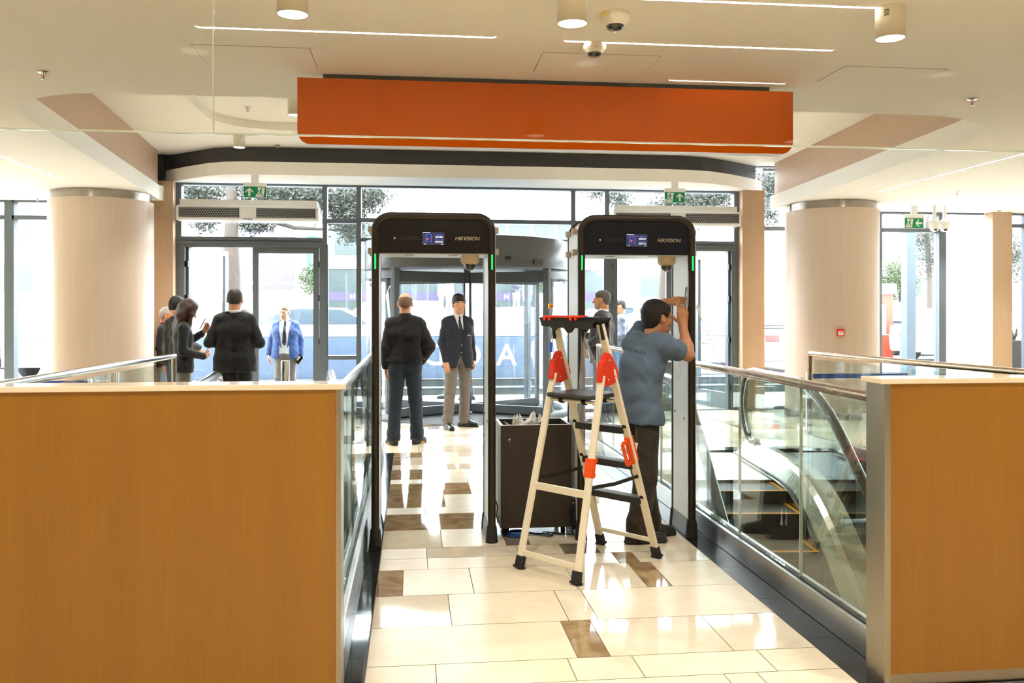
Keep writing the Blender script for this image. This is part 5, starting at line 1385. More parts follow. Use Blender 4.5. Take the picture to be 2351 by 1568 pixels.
def hand_prims(wr, d, n, t, curl=0.5, s=1.0, spread=0.0, thumb=0.5):
    wr, d, n, t = (np.array(q, float) for q in (wr, d, n, t))
    d /= np.linalg.norm(d); n = n - d * (n @ d); n /= np.linalg.norm(n); t = t - d * (t @ d) - n * (t @ n); t /= np.linalg.norm(t)
    P = [RC(wr - d * .035 * s, wr + d * .02 * s, .024 * s, .022 * s, .02, (n, .8))]
    L = (.072, .080, .074, .058)
    for i in range(4):
        b = t * (.029 - .0195 * i) * s
        k0 = wr + d * .088 * s + b * (1 + spread * .2) - d * abs(i - 1) * .005 * s
        P.append(RC(wr + d * .012 * s + b * .55, k0, .0145 * s, .0118 * s, .012))
        p = k0; a = 0; cu = curl * (1 + .12 * i)
        for j, (fr, da) in enumerate(((.45, .45), (.31, .75), (.24, .55))):
            a += cu * da; u = d * math.cos(a) + n * math.sin(a) + t * spread * (.12 - .08 * i); u /= np.linalg.norm(u)
            e_ = p + u * L[i] * fr * s * 1.05
            P.append(RC(p, e_, (.0096 - j * .0009) * s, (.0088 - j * .0009) * s, .0035)); p = e_
    p = wr + d * .022 * s + t * .022 * s + n * .006 * s
    for j, (ln, w) in enumerate(((.045, .014), (.034, .0108), (.027, .0092))):
        u = d * (.55 + .2 * j) + t * (.72 - .3 * j * (1 - thumb)) + n * (.2 + .35 * thumb * j); u /= np.linalg.norm(u)
        e_ = p + u * ln * s; P.append(RC(p, e_, w * s, w * .88 * s, .008 if j == 0 else .004)); p = e_
    return P

def person(label, loc, rz, scale=1.0, pose=None, world_pose=None, build=1.0, hs=1.05, head_rot=(0, 0, 0), skin='skin', hair=('short', .012, 'hair_dark'), top=None, trousers=None, shoes=None,
           hands=None, h=0.011, hf=0.0042, beard=False, group=None, bare_arm=False, belly=0.0, shirt=None, detail=True, legs=True):
    J = {k: np.array(v, float) for k, v in BASE.items()}
    for k, v in (pose or {}).items(): J[k] = np.array(v, float)
    if world_pose:
        c_, s_ = math.cos(-rz), math.sin(-rz)
        for k, v in world_pose.items(): J[k] = np.array((v[0] * c_ - v[1] * s_, v[0] * s_ + v[1] * c_, v[2]))
    latS = J['shL'] - J['shR']; latS /= np.linalg.norm(latS); latH = J['hipL'] - J['hipR']; latH /= np.linalg.norm(latH); latM = latS + latH; latM /= np.linalg.norm(latM)
    Rh = eul(*head_rot)
    def torso(inf, skirt=None, k=0.04):
        P = []
        for s in (1, -1):
            sh = J['shL'] if s > 0 else J['shR']
            p0 = J['pelvis'] + latH * s * .078 * build; p1 = J['waist'] + latM * s * .068 * build; p2 = J['chest'] + latS * s * .080 * build; p3 = sh * .6 + J['neck'] * .4 - V3(0, 0, .022)
            P += [RC(p0, p1, .108 * build + inf, .098 * build + inf, k), RC(p1, p2, .098 * build + inf, .108 * build + inf, k), RC(p2, p3, .104 * build + inf, .062 + inf, k), RC(p3, sh, .062 + inf, .052 * build + inf, k)]
            if skirt is not None:
                q = J['pelvis'] + latH * s * .085 * build; q = np.array((q[0], q[1], skirt - .03)); P.append(RC(p0, q, .112 * build + inf, .118 * build + inf, k))
        P += [RC(J['chest'], J['neck'] - V3(0, 0, .02), .095 + inf, .055 + inf, k)]
        if belly: P.append(EL(J['waist'] + V3(0, -.05, -.02), (.13 + inf, .10 + inf + belly, .15), None, .06))
        return P
    def arm(s, r0, r1, r2, end=1.0, k=0.02, upper=1.0):
        sh, el, wr = (J[q + ('L' if s > 0 else 'R')] for q in ('sh', 'el', 'wr'))
        P = [RC(sh, sh + (el - sh) * upper, r0, r1, k)]
        if upper >= 1: P.append(RC(el, el + (wr - el) * end, r1, r2, k))
        return P
    # ---- the body: one continuous surface from head to ankles
    P = torso(-.03)
    for s in (1, -1):
        hp, kn, an = (J[q + ('L' if s > 0 else 'R')] for q in ('hip', 'knee', 'ank'))
        P += [RC(hp, kn, .066, .048, .03), RC(kn, an, .048, .034, .03)]
        sh, el, wr = (J[q + ('L' if s > 0 else 'R')] for q in ('sh', 'el', 'wr'))
        P += [RC(sh, el, .048, .041, .02), RC(el, el * .72 + wr * .28, .041, .042, .02), RC(el * .72 + wr * .28, wr, .042, .026, .02)]
    hc = J['head'] - V3(0, 0, .0)
    nk = hc + Rh @ np.array((0, .03, -.06)) * hs
    P += [RC(J['neck'] - V3(0, 0, .03), nk, .060 * hs, .056 * hs, .03)]
    P += head_prims(hc, Rh, hs)
    fine = [(hc - .115, hc + .13, hf)]
    if hands is None: hands = {}
    for s, nm in ((1, 'L'), (-1, 'R')):
        hd = hands.get(nm, dict(d=(0, -.12, -1), n=(-s, 0, 0), t=(0, -1, 0), curl=.45))
        if hd == 'none': continue
        if world_pose:
            c_, s_ = math.cos(-rz), math.sin(-rz); hd = dict(hd)
            for q in ('d', 'n', 't'): v = hd[q]; hd[q] = (v[0] * c_ - v[1] * s_, v[0] * s_ + v[1] * c_, v[2])
        P += hand_prims(J['wr' + nm], s=1.04, **hd)
        if detail: w = J['wr' + nm] + np.array(hd['d']) / np.linalg.norm(hd['d']) * .09; fine.append((w - .10, w + .10, max(hf, .0048)))
    sk = M[skin]
    body = sdf_obj('person', P, h, [sk, M['lips'], M[hair[2]] if hair else sk, M['eye_white'], M['iris'], M['stubble']], None, fine, matfn=face_mats(hc, Rh, hs, beard=beard), scale=scale)
    body.location = loc; body.rotation_euler = (0, 0, rz)
    tag(body, label, 'person', group)
    # ---- hair
    if hair:
        HP = hair_prims(hc, Rh, hair[0] if hair[0] != 'long' else 'thick', hair[1], hs)
        if hair[0] == 'long':
            def T(p): return hc + Rh @ np.array(p, float)
            for sx in (1, -1):
                HP += [RC(T((sx * .055, .03, .03)), T((sx * .075, .05, -.10)), .045, .05, .03), RC(T((sx * .075, .05, -.10)), hc + V3(sx * .075, .10, -.24), .05, .045, .03), RC(hc + V3(sx * .075, .10, -.24), hc + V3(sx * .07, .115, -.38), .045, .018, .03)]
                HP += [RC(T((sx * .050, -.05, .065)), T((sx * .074, -.052, -.03)), .034, .032, .02), RC(T((sx * .074, -.052, -.03)), hc + V3(sx * .09, .0, -.19), .032, .03, .02), RC(T((sx * .072, .01, .03)), T((sx * .08, .02, -.10)), .034, .036, .02)]
            HP += [RC(T((0, .07, .0)), hc + V3(0, .12, -.20), .06, .06, .03), RC(hc + V3(0, .12, -.20), hc + V3(0, .135, -.36), .06, .03, .03)]
            HP.append(FN(lambda Q: np.where((Q[..., 1] - hc[1] < -.06) & (np.abs(Q[..., 0] - hc[0]) < .035) & (Q[..., 2] < hc[2] + .05), .02, -.05), .004))
        sdf_obj('hair', HP, .008 if detail else h, M[hair[2]], body, [(hc - .13, hc + .15, hf * 1.15)] if hair[0] != 'long' else (), wr=.0012 if hair[0] != 'long' else .003, scale=scale)
    def V(p): return Vector(p) * scale
    # ---- clothes
    if top:
        kind = top['kind']; m = M[top['mat']]; inf = top.get('inf', 0.012); hem = top['hem']
        zn = J['neck'][2]; front = J['chest'][1]
        T_ = torso(inf, hem)
        T_.append(FN(lambda Q: hem - Q[..., 2] + top.get('hem_tilt', 0.0) * (Q[..., 1] - J['pelvis'][1]), .01))
        if kind in ('jacket', 'coat'):
            T_.append(FN(RC(J['neck'] - V3(0, .01, .035), hc - V3(0, .0, .05), .062, .070)[0], .006, 's'))
            zb = top.get('vz', 1.13)
            if top.get('open', 0) or zb < zn:
                ow = top.get('open', 0.0)
                def vcut(Q, extra=0.0):
                    w = np.clip((Q[..., 2] - zb) / (zn - zb), 0, 1) * .062 + ow * .5 * (Q[..., 2] < zb + .03) + ow * .5 + extra
                    w = np.where((Q[..., 2] < zb) & (ow == 0), np.clip((zb - .16 - Q[..., 2]) * .35, -.01, .09) if top.get('cutaway', True) else -.01, w)
                    return np.maximum(np.abs(Q[..., 0] - J['chest'][0]) - w, np.maximum(Q[..., 1] - (front - .03), Q[..., 2] - zn - .06))
                T_.append(FN(vcut, .004, 's'))
        elif kind == 'jumper':
            T_ += [RC(J['neck'] - V3(0, 0, .03), J['neck'] * .35 + nk * .65, .070, .066, .015)]
            T_.append(FN(RC(nk, nk + (nk - J['neck']) * .9, .062)[0], .004, 's'))
            T_.append(FN(lambda Q: np.where(np.linalg.norm(Q - hc, axis=-1) < .30, Q[..., 2] - (J['neck'][2] * .45 + nk[2] * .55) - .02 * 0, -1), .004))
        elif kind == 'polo':
            T_.append(FN(RC(J['neck'] - V3(0, 0, .03), nk, .058)[0], .006, 's'))
        sl = top.get('sleeve', 1.0)
        for s in (1, -1):
            if kind == 'polo':
                sh, el = J['shL' if s > 0 else 'shR'], J['elL' if s > 0 else 'elR']; a = el - sh; Ln = np.linalg.norm(a); u = a / Ln; e_ = sh + a * sl
                T_ += [RC(sh, e_, .066, .070, .03)]
                T_.append(FN(lambda Q, e_=e_, u=u, sh=sh: np.where(np.linalg.norm(Q - e_, axis=-1) < .13, (Q - e_) @ u - .012, -1), .003))
            else:
                T_ += arm(s, .056 * build + inf * .7, .049 + inf * .5, .039 + inf * .3, .97, .02)
        o = sdf_obj(top['name'], T_, h * .9, m, body, fine=top.get('fine', ()), wr=top.get('wr', .0022), seed=top.get('seed', 1.0), scale=scale)
        top['obj'] = o
        if kind == 'polo':
            c0 = J['neck'] - V3(0, 0, .025); c1 = J['neck'] * .62 + nk * .38
            sdf_obj('collar', [RC(c0, c1, .082, .072, .01), FN(RC(c0 - V3(0, 0, .05), nk + (nk - c0), .066, .058)[0], .003, 's'), FN(lambda Q: np.maximum((Q - c1) @ ((nk - c0) / np.linalg.norm(nk - c0)) - .004, -((Q - c0) @ ((nk - c0) / np.linalg.norm(nk - c0)) + .01)), .003)], .006, m, body, scale=scale)
        if shirt:
            Sh = [q for q in torso(inf - .011)]
            Sh.append(FN(lambda Q: np.maximum(np.maximum(np.abs(Q[..., 0] - J['chest'][0]) - .12, Q[..., 1] - front), np.maximum((hem + .02 if top.get('open', 0) else top.get('vz', 1.13) - .30) - Q[..., 2], Q[..., 2] - zn - .01)), .006))
            c0 = J['neck'] - V3(0, .008, .03); c1 = J['neck'] * .6 + nk * .4 + V3(0, 0, .004)
            Sh += [RC(c0, c1, .070 * hs, .064 * hs, .01)]
            dirn = (nk - c0) / np.linalg.norm(nk - c0)
            Sh.append(FN(lambda Q: np.where(np.linalg.norm(Q - c1, axis=-1) < .12, (Q - c1) @ dirn - .002 + .35 * np.clip(-(Q[..., 1] - c1[1]) - .03, 0, 1), -1), .003))
            Sh.append(FN(RC(c1 - dirn * .02, c1 + dirn * .1, .055 * hs)[0], .004, 's'))
            sdf_obj('shirt', Sh, .0058, M[shirt['mat']], body, scale=scale)
            if shirt.get('tie'):
                tb = top.get('vz', 1.13) - .02 if not top.get('open', 0) else shirt.get('tie_end', 1.08)
                Ti = torso(inf - .002)
                Ti.append(FN(lambda Q: np.maximum(np.maximum(np.abs(Q[..., 0] - J['chest'][0]) - np.interp(Q[..., 2], [tb, tb + .05, zn - .05, zn - .035, zn - .01], [.012 if top.get('open', 0) else .032, .036, .017, .015, .023]), Q[..., 1] - front + .03), np.maximum(tb - Q[..., 2], Q[..., 2] - zn + .0)), .004))
                Ti.append(RC(J['neck'] + V3(0, -.066, -.012), J['neck'] + V3(0, -.070, -.045), .020, .014, .008))
                sdf_obj('tie', Ti, .006, M[shirt['tie']], body, scale=scale)
        if kind == 'jacket' and top.get('lapel', True) and abs((rz + math.pi) % (2 * math.pi) - math.pi) < R(75):
            La = torso(inf + .006)
            def lap(Q):
                w = np.clip((Q[..., 2] - zb) / (zn - zb), 0, 1); a = w * .062 + top.get('open', 0) * .5; x = np.abs(Q[..., 0] - J['chest'][0])
                b = a + .012 + .062 * np.clip((Q[..., 2] - zb) / (zn - .09 - zb), 0, 1) * (Q[..., 2] < zn - .075) + .03 * (Q[..., 2] >= zn - .075)
                return np.maximum(np.maximum(x - b, a - x), np.maximum(np.maximum(zb - Q[..., 2], Q[..., 2] - zn - .012), Q[..., 1] - front - .01))
            La.append(FN(lap, .003)); sdf_obj('lapel', La, .007, m, body, scale=scale)
        if top.get('emblem') or top.get('buttons'):
            me = o.data; bv = BVHTree.FromPolygons([v.co for v in me.vertices], [tuple(p.vertices) for p in me.polygons])
            def onfront(x, z):
                r_ = bv.ray_cast(Vector((x, -1, z)) * scale, Vector((0, 1, 0)))
                return (r_[0], r_[1]) if r_[0] else (None, None)
            if top.get('emblem'):
                b = MB(); p, n_ = onfront(*top['emblem'])
                if p:
                    for k in range(14):
                        a = 2 * math.pi * k / 14; b.sphere((p.x + .012 * math.cos(a), p.y - .002, p.z + .014 + .012 * math.sin(a)), .003, 0, 6, 4)
                    for k in range(6): b.box(p.x - .026 + k * .009, p.x - .019 + k * .009, p.y - .004, p.y - .001, p.z - .014, p.z - .007, 1)
                    b.build('crest', [mat('crest pink', lin(200, 130, 140), 0.6), M['white']], body, local=True)
            for (x, z) in top.get('buttons', ()):
                p, n_ = onfront(x, z)
                if p: b = MB(); b.lathe([(0, -.004), (.009, -.003), (.010, 0.001)], p, 12, axis='Y'); b.build('button', M['gold'], body, local=True)
    if trousers and legs:
        m = M[trousers['mat']]; inf = trousers.get('inf', .012); P = []
        for s, nm in ((1, 'L'), (-1, 'R')):
            hp, kn, an = J['hip' + nm], J['knee' + nm], J['ank' + nm]; w = trousers.get('width', 1.0)
            p0 = J['pelvis'] + latH * s * .075 * build; p1 = J['waist'] + latM * s * .065 * build
            P += [RC(p0 - V3(0, 0, .02), p1, .105 * build + inf * .4, .095 * build + inf * .3, .03), RC(hp + latH * s * 0.0, kn, .082 * build + inf, .060 * w + inf, .025), RC(kn, an - V3(0, 0, .0), .060 * w + inf, .052 * w + inf, .02), RC(an + V3(0, 0, .06), an + V3(0, -.012, -.03), .056 * w + inf, .056 * w + inf, .02)]
        P.append(FN(lambda Q: np.maximum(Q[..., 2] - trousers.get('waist', J['waist'][2] - .02), .045 - Q[..., 2]), .006))
        sdf_obj('trousers', P, h, m, body, fine=trousers.get('fine', ()), wr=.0026, seed=4.0, scale=scale)
    if shoes and legs:
        for s, nm in ((1, 'L'), (-1, 'R')):
            a = J['ank' + nm]; yw = R(shoes.get('yaw' + nm, s * 12)); d = V3(math.sin(yw), -math.cos(yw), 0); a = np.array((a[0], a[1], 0.0))
            P = [RC(a - d * .045 + V3(0, 0, .042), a + d * .06 + V3(0, 0, .045), .042, .044, .03), RC(a + d * .06 + V3(0, 0, .040), a + d * .165 + V3(0, 0, .030), .045, .036, .03), RC(a - d * .01 + V3(0, 0, .05), a - d * .01 + V3(0, 0, .10), .044, .042, .02),
                 RC(a - d * .055 + V3(0, 0, .012), a + d * .17 + V3(0, 0, .012), .040, .040, .01, ((0, 0, 1), .5)), FN(lambda Q: -Q[..., 2] + .0005, .002), FN(RC(a - d * .01 + V3(0, 0, .09), a - d * .01 + V3(0, 0, .2), .036)[0], .004, 's')]
            soles = shoes.get('sole', 'c_sole'); ins = shoes.get('insert')
            sdf_obj('shoe', P, .0075 if detail else h * .8, [M[shoes['mat']], M[soles], M[ins or soles]], body,
                    matfn=lambda C, a=a, d=d: np.where(C[:, 2] < .024, np.where(ins and True, np.where(np.abs((C - a) @ d - .07) < .05, 2, 1), 1), 0), scale=scale)
    return body, J, top
SUIT_SHOE = dict(mat='c_leather')
SIDE = dict(d=(0, -.10, -1), n=(0, 0, 0), t=(0, -1, 0), curl=.5)
def side_hand(s, curl=.5): return dict(d=(0, -.14, -1), n=(-s, .1, 0), t=(-s * .15, -1, 0), curl=curl)

# man in black jumper seen from behind, hands in his pockets
person('person seen from behind in black jumper and dark jeans, hand in pocket, inside left gate', (-0.085, 10.32, 0), R(182), 1.0, build=1.06,
       pose=dict(elR=(-.29, .08, 1.14), wrR=(-.20, -.06, .96), elL=(.225, .05, 1.13), wrL=(.225, -.03, .91), ankL=(.135, .02, .09), kneeL=(.115, -.01, .5), ankR=(-.14, -.03, .09), kneeR=(-.12, -.02, .5), head=(.0, .0, 1.637)),
       head_rot=(0, 2, 0), hair=('bald', .006, 'hair_buzz'), top=dict(kind='jumper', name='jumper', mat='c_knit', hem=.985, inf=.024, wr=.003), trousers=dict(mat='c_jeans', inf=.016, width=1.08, waist=1.03),
       shoes=dict(mat='c_sneaker', sole='c_sole', insert='c_yellow', yawL=18, yawR=-28), hands=dict(R='none', L=side_hand(1)), belly=.02)

# young man in navy blazer facing the camera
b, J, t_ = person('young person in navy blazer, tie and grey trousers facing the camera inside left gate', (0.60, 11.68, 0), R(20), 1.005,
       pose=dict(ankR=(-.17, -.05, .09), kneeR=(-.125, -.04, .50), ankL=(.13, .10, .09), kneeL=(.115, .03, .50), elL=(.21, .05, 1.14), elR=(-.215, .03, 1.13), wrL=(.225, -.0, .90), wrR=(-.205, -.07, .90), head=(.01, -.01, 1.637)),
       head_rot=(-12, 0, -3), hair=('fringe', .012, 'hair_black'), skin='skin', top=dict(kind='jacket', name='blazer', mat='c_navy', hem=.80, inf=.012, vz=1.15, emblem=(.105, 1.235), buttons=((.004, 1.10), (.004, 1.0))), shirt=dict(mat='c_white', tie='c_tie'),
       trousers=dict(mat='c_grey', inf=.014, width=1.0), shoes=dict(mat='c_leather', sole='c_leather', yawL=48, yawR=-2), hands=dict(R=dict(d=(.10, -.22, -1), n=(.3, .9, -.2), t=(.85, -.3, 0), curl=.45), L=side_hand(1, .8)), hf=.0036, h=.010)

# technician in grey-blue polo shirt working on the right gate
TW = dict(pelvis=(.0, .0, .85), waist=(-.02, .0, .99), chest=(.0, .005, 1.17), neck=(.07, .02, 1.365), head=(.115, .035, 1.495), hipR=(.02, -.075, .82), hipL=(-.03, .075, .82),
          kneeR=(.0, -.09, .45), kneeL=(.03, .09, .45), ankR=(-.055, -.09, .085), ankL=(.07, .06, .085), shR=(.125, -.13, 1.325), shL=(-.035, .145, 1.325),
          elR=(.300, -.07, 1.255), wrR=(.300, .045, 1.455), elL=(.12, .275, 1.49), wrL=(.225, .20, 1.615))
tech, TJ, tt = person('technician in grey-blue polo shirt and dark torn jeans, arms raised to the right gate post', (1.55, 5.83, 0), R(140), 1.0, world_pose=TW, build=.76, hs=1.0,
       head_rot=(-26, 6, 6), hair=('thick', .016, 'hair_black'), skin='skin_tan', beard=True, top=dict(kind='polo', name='polo_shirt', mat='c_polo', hem=.785, inf=.026, sleeve=.62, wr=.004, hem_tilt=0.1), trousers=dict(mat='c_jeans_b', inf=.018, width=1.02, waist=.95),
       shoes=dict(mat='c_sneaker', sole='c_sole', yawR=-46, yawL=-34), h=.0085, hf=.0034,
       hands=dict(R=dict(d=(.02, .10, 1), n=(.25, .9, -.1), t=(-.75, .1, .2), curl=.75, thumb=.8), L=dict(d=(.78, -.55, .10), n=(.35, .45, -.75), t=(.2, -.5, .6), curl=.62, spread=.7, thumb=.8)))
# lettering across the back of his shirt
def back_text(txt, body, shirt_obj, origin, udir, vdir, size, m):
    inv = root_matrix(body).inverted(); me = shirt_obj.data
    bv = BVHTree.FromPolygons([v.co for v in me.vertices], [tuple(p.vertices) for p in me.polygons])
    o = inv @ Vector(origin); r3 = inv.to_3x3(); u = (r3 @ Vector(udir)).normalized(); v = (r3 @ Vector(vdir)).normalized(); n = u.cross(v).normalized()
    vs, fs = text_geo(txt, size, bold=.008, res=2, spacing=1.02); out = []
    for p in vs:
        q = o + u * p.x + v * p.y
        h_ = bv.ray_cast(q + n * .3, -n)
        out.append((h_[0] + h_[1] * .0018) if h_[0] is not None else q)
    b = MB(); b.add(out, fs); b.build('shirt_lettering', m, body, local=True)
back_text('TOTAL SERVİCE', tech, tt['obj'], at(1456, 806, 5.80) + Vector((0, 0, 0.0)), (.80, -.45, -.17), (.1, 0, 1), .026, mat('navy print', lin(30, 34, 48), .7))

# a small blade held by the technician
b = MB(); p = Vector((1.55 + .325, 5.83 + .09, 1.60)); b.bar(p, p + Vector((.012, .0, .12)), .004, .016, (0, 1, 0)); b.bar(p - Vector((.004, 0, .06)), p + Vector((0, 0, .005)), .012, .018, (0, 1, 0))
tag(b.build('scraper', M['chrome']), 'small steel scraper held in the raised hands of the technician', 'tool')

# man in black suit with his back to the camera, by the left door
person('person in black suit seen from behind, white collar, forearms bent forward, before left door', (-2.06, 10.55, 0), R(184), 1.035, build=1.10,
       pose=dict(elR=(-.275, .06, 1.14), wrR=(-.16, -.22, 1.12), elL=(.27, .06, 1.15), wrL=(.13, -.22, 1.14), head=(.0, -.015, 1.625)), head_rot=(0, 12, 0), hair=('short', .007, 'hair_dark'),
       top=dict(kind='jacket', name='suit_jacket', mat='c_black', hem=.82, inf=.018, vz=1.15, seed=2.0), shirt=dict(mat='c_white'), trousers=dict(mat='c_black'), shoes=SUIT_SHOE,
       hands=dict(R=dict(d=(.5, -.8, .1), n=(0, 0, 1), t=(1, 0, 0), curl=.6), L=dict(d=(-.5, -.8, .1), n=(0, 0, 1), t=(-1, 0, 0), curl=.6)))
# woman with long chestnut hair looking at her phone
person('person with long chestnut hair and black blazer, head bent over a phone', (-2.70, 10.75, 0), R(112), .965, build=.92,
       pose=dict(elL=(.20, .02, 1.16), wrL=(.09, -.25, 1.335), elR=(-.19, .03, 1.13), wrR=(-.06, -.24, 1.05), neck=(0, -.0, 1.475), head=(0, -.06, 1.62)), head_rot=(0, 30, 0), hair=('long', .014, 'hair_brown'),
       top=dict(kind='jacket', name='blazer', mat='c_black', hem=.86, inf=.012, vz=1.12, seed=5.0), shirt=dict(mat='c_black'), trousers=dict(mat='c_grey', inf=.006), shoes=SUIT_SHOE,
       hands=dict(L=dict(d=(-.2, -.5, .8), n=(-.6, .6, .3), t=(-.5, -.2, 0), curl=.7), R=dict(d=(.6, -.7, .15), n=(.7, .5, .5), t=(.1, -.2, 1), curl=1.0)))
mw_ = Matrix.Translation((-2.70, 10.75, 0)) @ Matrix.Rotation(R(112), 4, 'Z')
p = mw_ @ Vector((.062 * .965, -.245 * .965, 1.455 * .965))
b = MB(); b.obox(p, (.008, .07, .145), Euler((R(-25), R(30), R(20))).to_matrix(), 0, .003); tag(b.build('phone', M['lens']), 'dark phone held up by the person with long chestnut hair', 'phone')
# man with short black hair behind the woman
person('person with black hair in dark jacket, partly hidden behind the long chestnut hair', (-3.02, 11.75, 0), R(135), .985,
       pose=dict(elL=(.23, -.02, 1.16), wrL=(.12, -.24, 1.12), elR=(-.23, -.0, 1.16), wrR=(-.12, -.24, 1.1)), head_rot=(0, 14, 0), hair=('thick', .008, 'hair_black'),
       top=dict(kind='coat', name='jacket', mat='c_black', hem=.86, inf=.02, vz=1.40, lapel=False), shirt=dict(mat='c_black'), trousers=dict(mat='c_jeans'), shoes=SUIT_SHOE, detail=False)
# grey haired man half hidden by the left column
person('person with white grey hair in dark jacket, half hidden by the left column', (-3.48, 12.92, 0), R(92), .915, build=.9,
       pose=dict(head=(0, -.03, 1.63)), head_rot=(0, 10, 0), hair=('short', .010, 'hair_grey'), skin='skin_tan', top=dict(kind='coat', name='jacket', mat='c_black', hem=.84, inf=.015, vz=1.36, lapel=False), shirt=dict(mat='c_red'),
       trousers=dict(mat='c_ltblue'), shoes=SUIT_SHOE, detail=False, hf=.005)
# man in blue blazer outside the left door
person('person in open blue blazer, white shirt and tie walking outside the left door', (-2.04, 14.55, 0), R(-4), .945, build=1.12,
       pose=dict(elL=(.245, .06, 1.14), wrL=(.26, .0, .90), elR=(-.255, .05, 1.14), wrR=(-.285, -.02, .91), ankR=(-.10, -.12, .10), kneeR=(-.10, -.09, .5), ankL=(.10, .10, .09), head=(-.02, -.03, 1.625)), head_rot=(-10, 10, 3), hair=('short', .004, 'hair_buzz'),
       top=dict(kind='jacket', name='blazer', mat='c_blue', hem=.84, inf=.018, vz=1.02, open=.085, emblem=(.13, 1.27)), shirt=dict(mat='c_white', tie='c_tie', tie_end=1.06), trousers=dict(mat='c_grey', waist=1.05), shoes=SUIT_SHOE, hf=.0045)
p = at(687, 826, 14.48)
b = MB(); b.obox(p, (.07, .012, .14), Euler((0, R(35), R(20))).to_matrix(), 0, .004); tag(b.build('phone', M['lens']), 'dark phone in the lowered hand of the person in blue blazer', 'phone')
# man in charcoal suit seen from the side, behind the ladder
person('person in charcoal suit with white collar facing left, behind the ladder', (2.62, 12.0, 0), R(-118), 1.045, build=1.08,
       pose=dict(elR=(-.23, -.02, 1.15), wrR=(-.17, -.27, 1.15), elL=(.26, .06, 1.15), wrL=(.22, -.16, 1.02)), head_rot=(0, 2, 0), hair=('short', .010, 'hair_salt'), skin='skin_tan',
       top=dict(kind='jacket', name='suit_jacket', mat='c_charcoal', hem=.80, inf=.02, vz=1.15, seed=3.0), shirt=dict(mat='c_white'), trousers=dict(mat='c_navy'), shoes=SUIT_SHOE, hf=.0045, belly=.02)
# outside, by the right door
person('person in grey softshell jacket and blue jeans, standing outside facing left', (3.58, 14.95, 0), R(-100), 1.0, pose=dict(elR=(-.22, .0, 1.15), wrR=(-.10, -.22, 1.06), elL=(.23, .03, 1.15), wrL=(.12, -.20, 1.05)),
       head_rot=(0, 12, 0), hair=('short', .009, 'hair_dark'), top=dict(kind='coat', name='jacket', mat='c_hood', hem=.95, inf=.03, vz=1.40, lapel=False, wr=.004), shirt=dict(mat='c_black'), trousers=dict(mat='c_jeans_l', waist=1.0), shoes=dict(mat='c_white', sole='c_white'), detail=False)
person('person in white shirt outside, mostly hidden by the door frame', (3.18, 14.35, 0), R(-120), .96, pose=dict(elR=(-.26, .06, 1.16), wrR=(-.27, -.04, .92)), hair=('short', .009, 'hair_black'),
       top=dict(kind='coat', name='shirt', mat='c_white', hem=.90, inf=.016, vz=1.42, lapel=False), trousers=dict(mat='c_jeans'), shoes=SUIT_SHOE, detail=False)
person('bearded person in light blue shirt walking left outside, behind the young person in blazer', (0.82, 15.5, 0), R(-92), 1.045, pose=dict(ankR=(-.1, -.18, .10), kneeR=(-.1, -.12, .5), ankL=(.1, .18, .11), kneeL=(.1, .02, .5)), hair=('short', .008, 'hair_dark'), beard=True,
       top=dict(kind='coat', name='shirt', mat='c_ltblue', hem=.90, inf=.016, vz=1.42, lapel=False), trousers=dict(mat='c_jeans'), shoes=dict(mat='c_leather'), detail=False)
person('grey haired person in dark coat outside, behind the shoulder of the black suit', (-2.72, 14.75, 0), R(150), .92, hair=('short', .010, 'hair_salt'), top=dict(kind='coat', name='coat', mat='c_black', hem=.70, inf=.02, vz=1.4, lapel=False), trousers=dict(mat='c_navy'), shoes=SUIT_SHOE, detail=False, h=.013)
# far across the street
FAR = dict(detail=False, h=.02, hf=.012)
ZF = 1.53
def far(label, x, y, z, rz, pose=None, **k): return person(label, (x, y, z), rz, pose=pose, **FAR, **k)
far('person in navy waistcoat with hands joined, on the terrace across the street', 5.27, 44.6, ZF, R(8), dict(elL=(.25, 0, 1.16), wrL=(.06, -.24, 1.06), elR=(-.25, 0, 1.16), wrR=(-.06, -.24, 1.06)), hair=('short', .01, 'hair_salt'), top=dict(kind='coat', name='waistcoat', mat='c_navy', hem=.98, inf=.02, vz=1.35, lapel=False), trousers=dict(mat='c_white', waist=1.0), shoes=dict(mat='c_white'))
far('person in pale patterned dress beside the navy waistcoat across the street', 5.86, 44.7, ZF, R(-10), hair=('short', .014, 'hair_grey'), top=dict(kind='coat', name='dress', mat='c_beige', hem=.55, inf=.02, vz=1.4, lapel=False), trousers=dict(mat='c_beige'), shoes=dict(mat='c_beige'))
far('person in white suit behind glass on the terrace across the street', 1.85, 44.5, ZF, R(20), hair=('short', .01, 'hair_grey'), top=dict(kind='coat', name='jacket', mat='c_white', hem=.85, inf=.02, vz=1.2, lapel=False), trousers=dict(mat='c_white'), shoes=dict(mat='c_white'))
far('person in light blue jacket beside the white suit across the street', 1.45, 44.9, ZF, R(60), hair=('short', .01, 'hair_grey'), top=dict(kind='coat', name='jacket', mat='c_ltblue', hem=.8, inf=.02, vz=1.3, lapel=False), trousers=dict(mat='c_ltblue'), shoes=dict(mat='c_white'))
far('person in pale shirt standing by parked cars, seen past the technician', 4.72, 18.2, .02, R(170), dict(), hair=('short', .01, 'hair_grey'), top=dict(kind='coat', name='shirt', mat='c_white', hem=.9, inf=.02, vz=1.45, lapel=False), trousers=dict(mat='c_jeans_l'), shoes=dict(mat='c_white'))
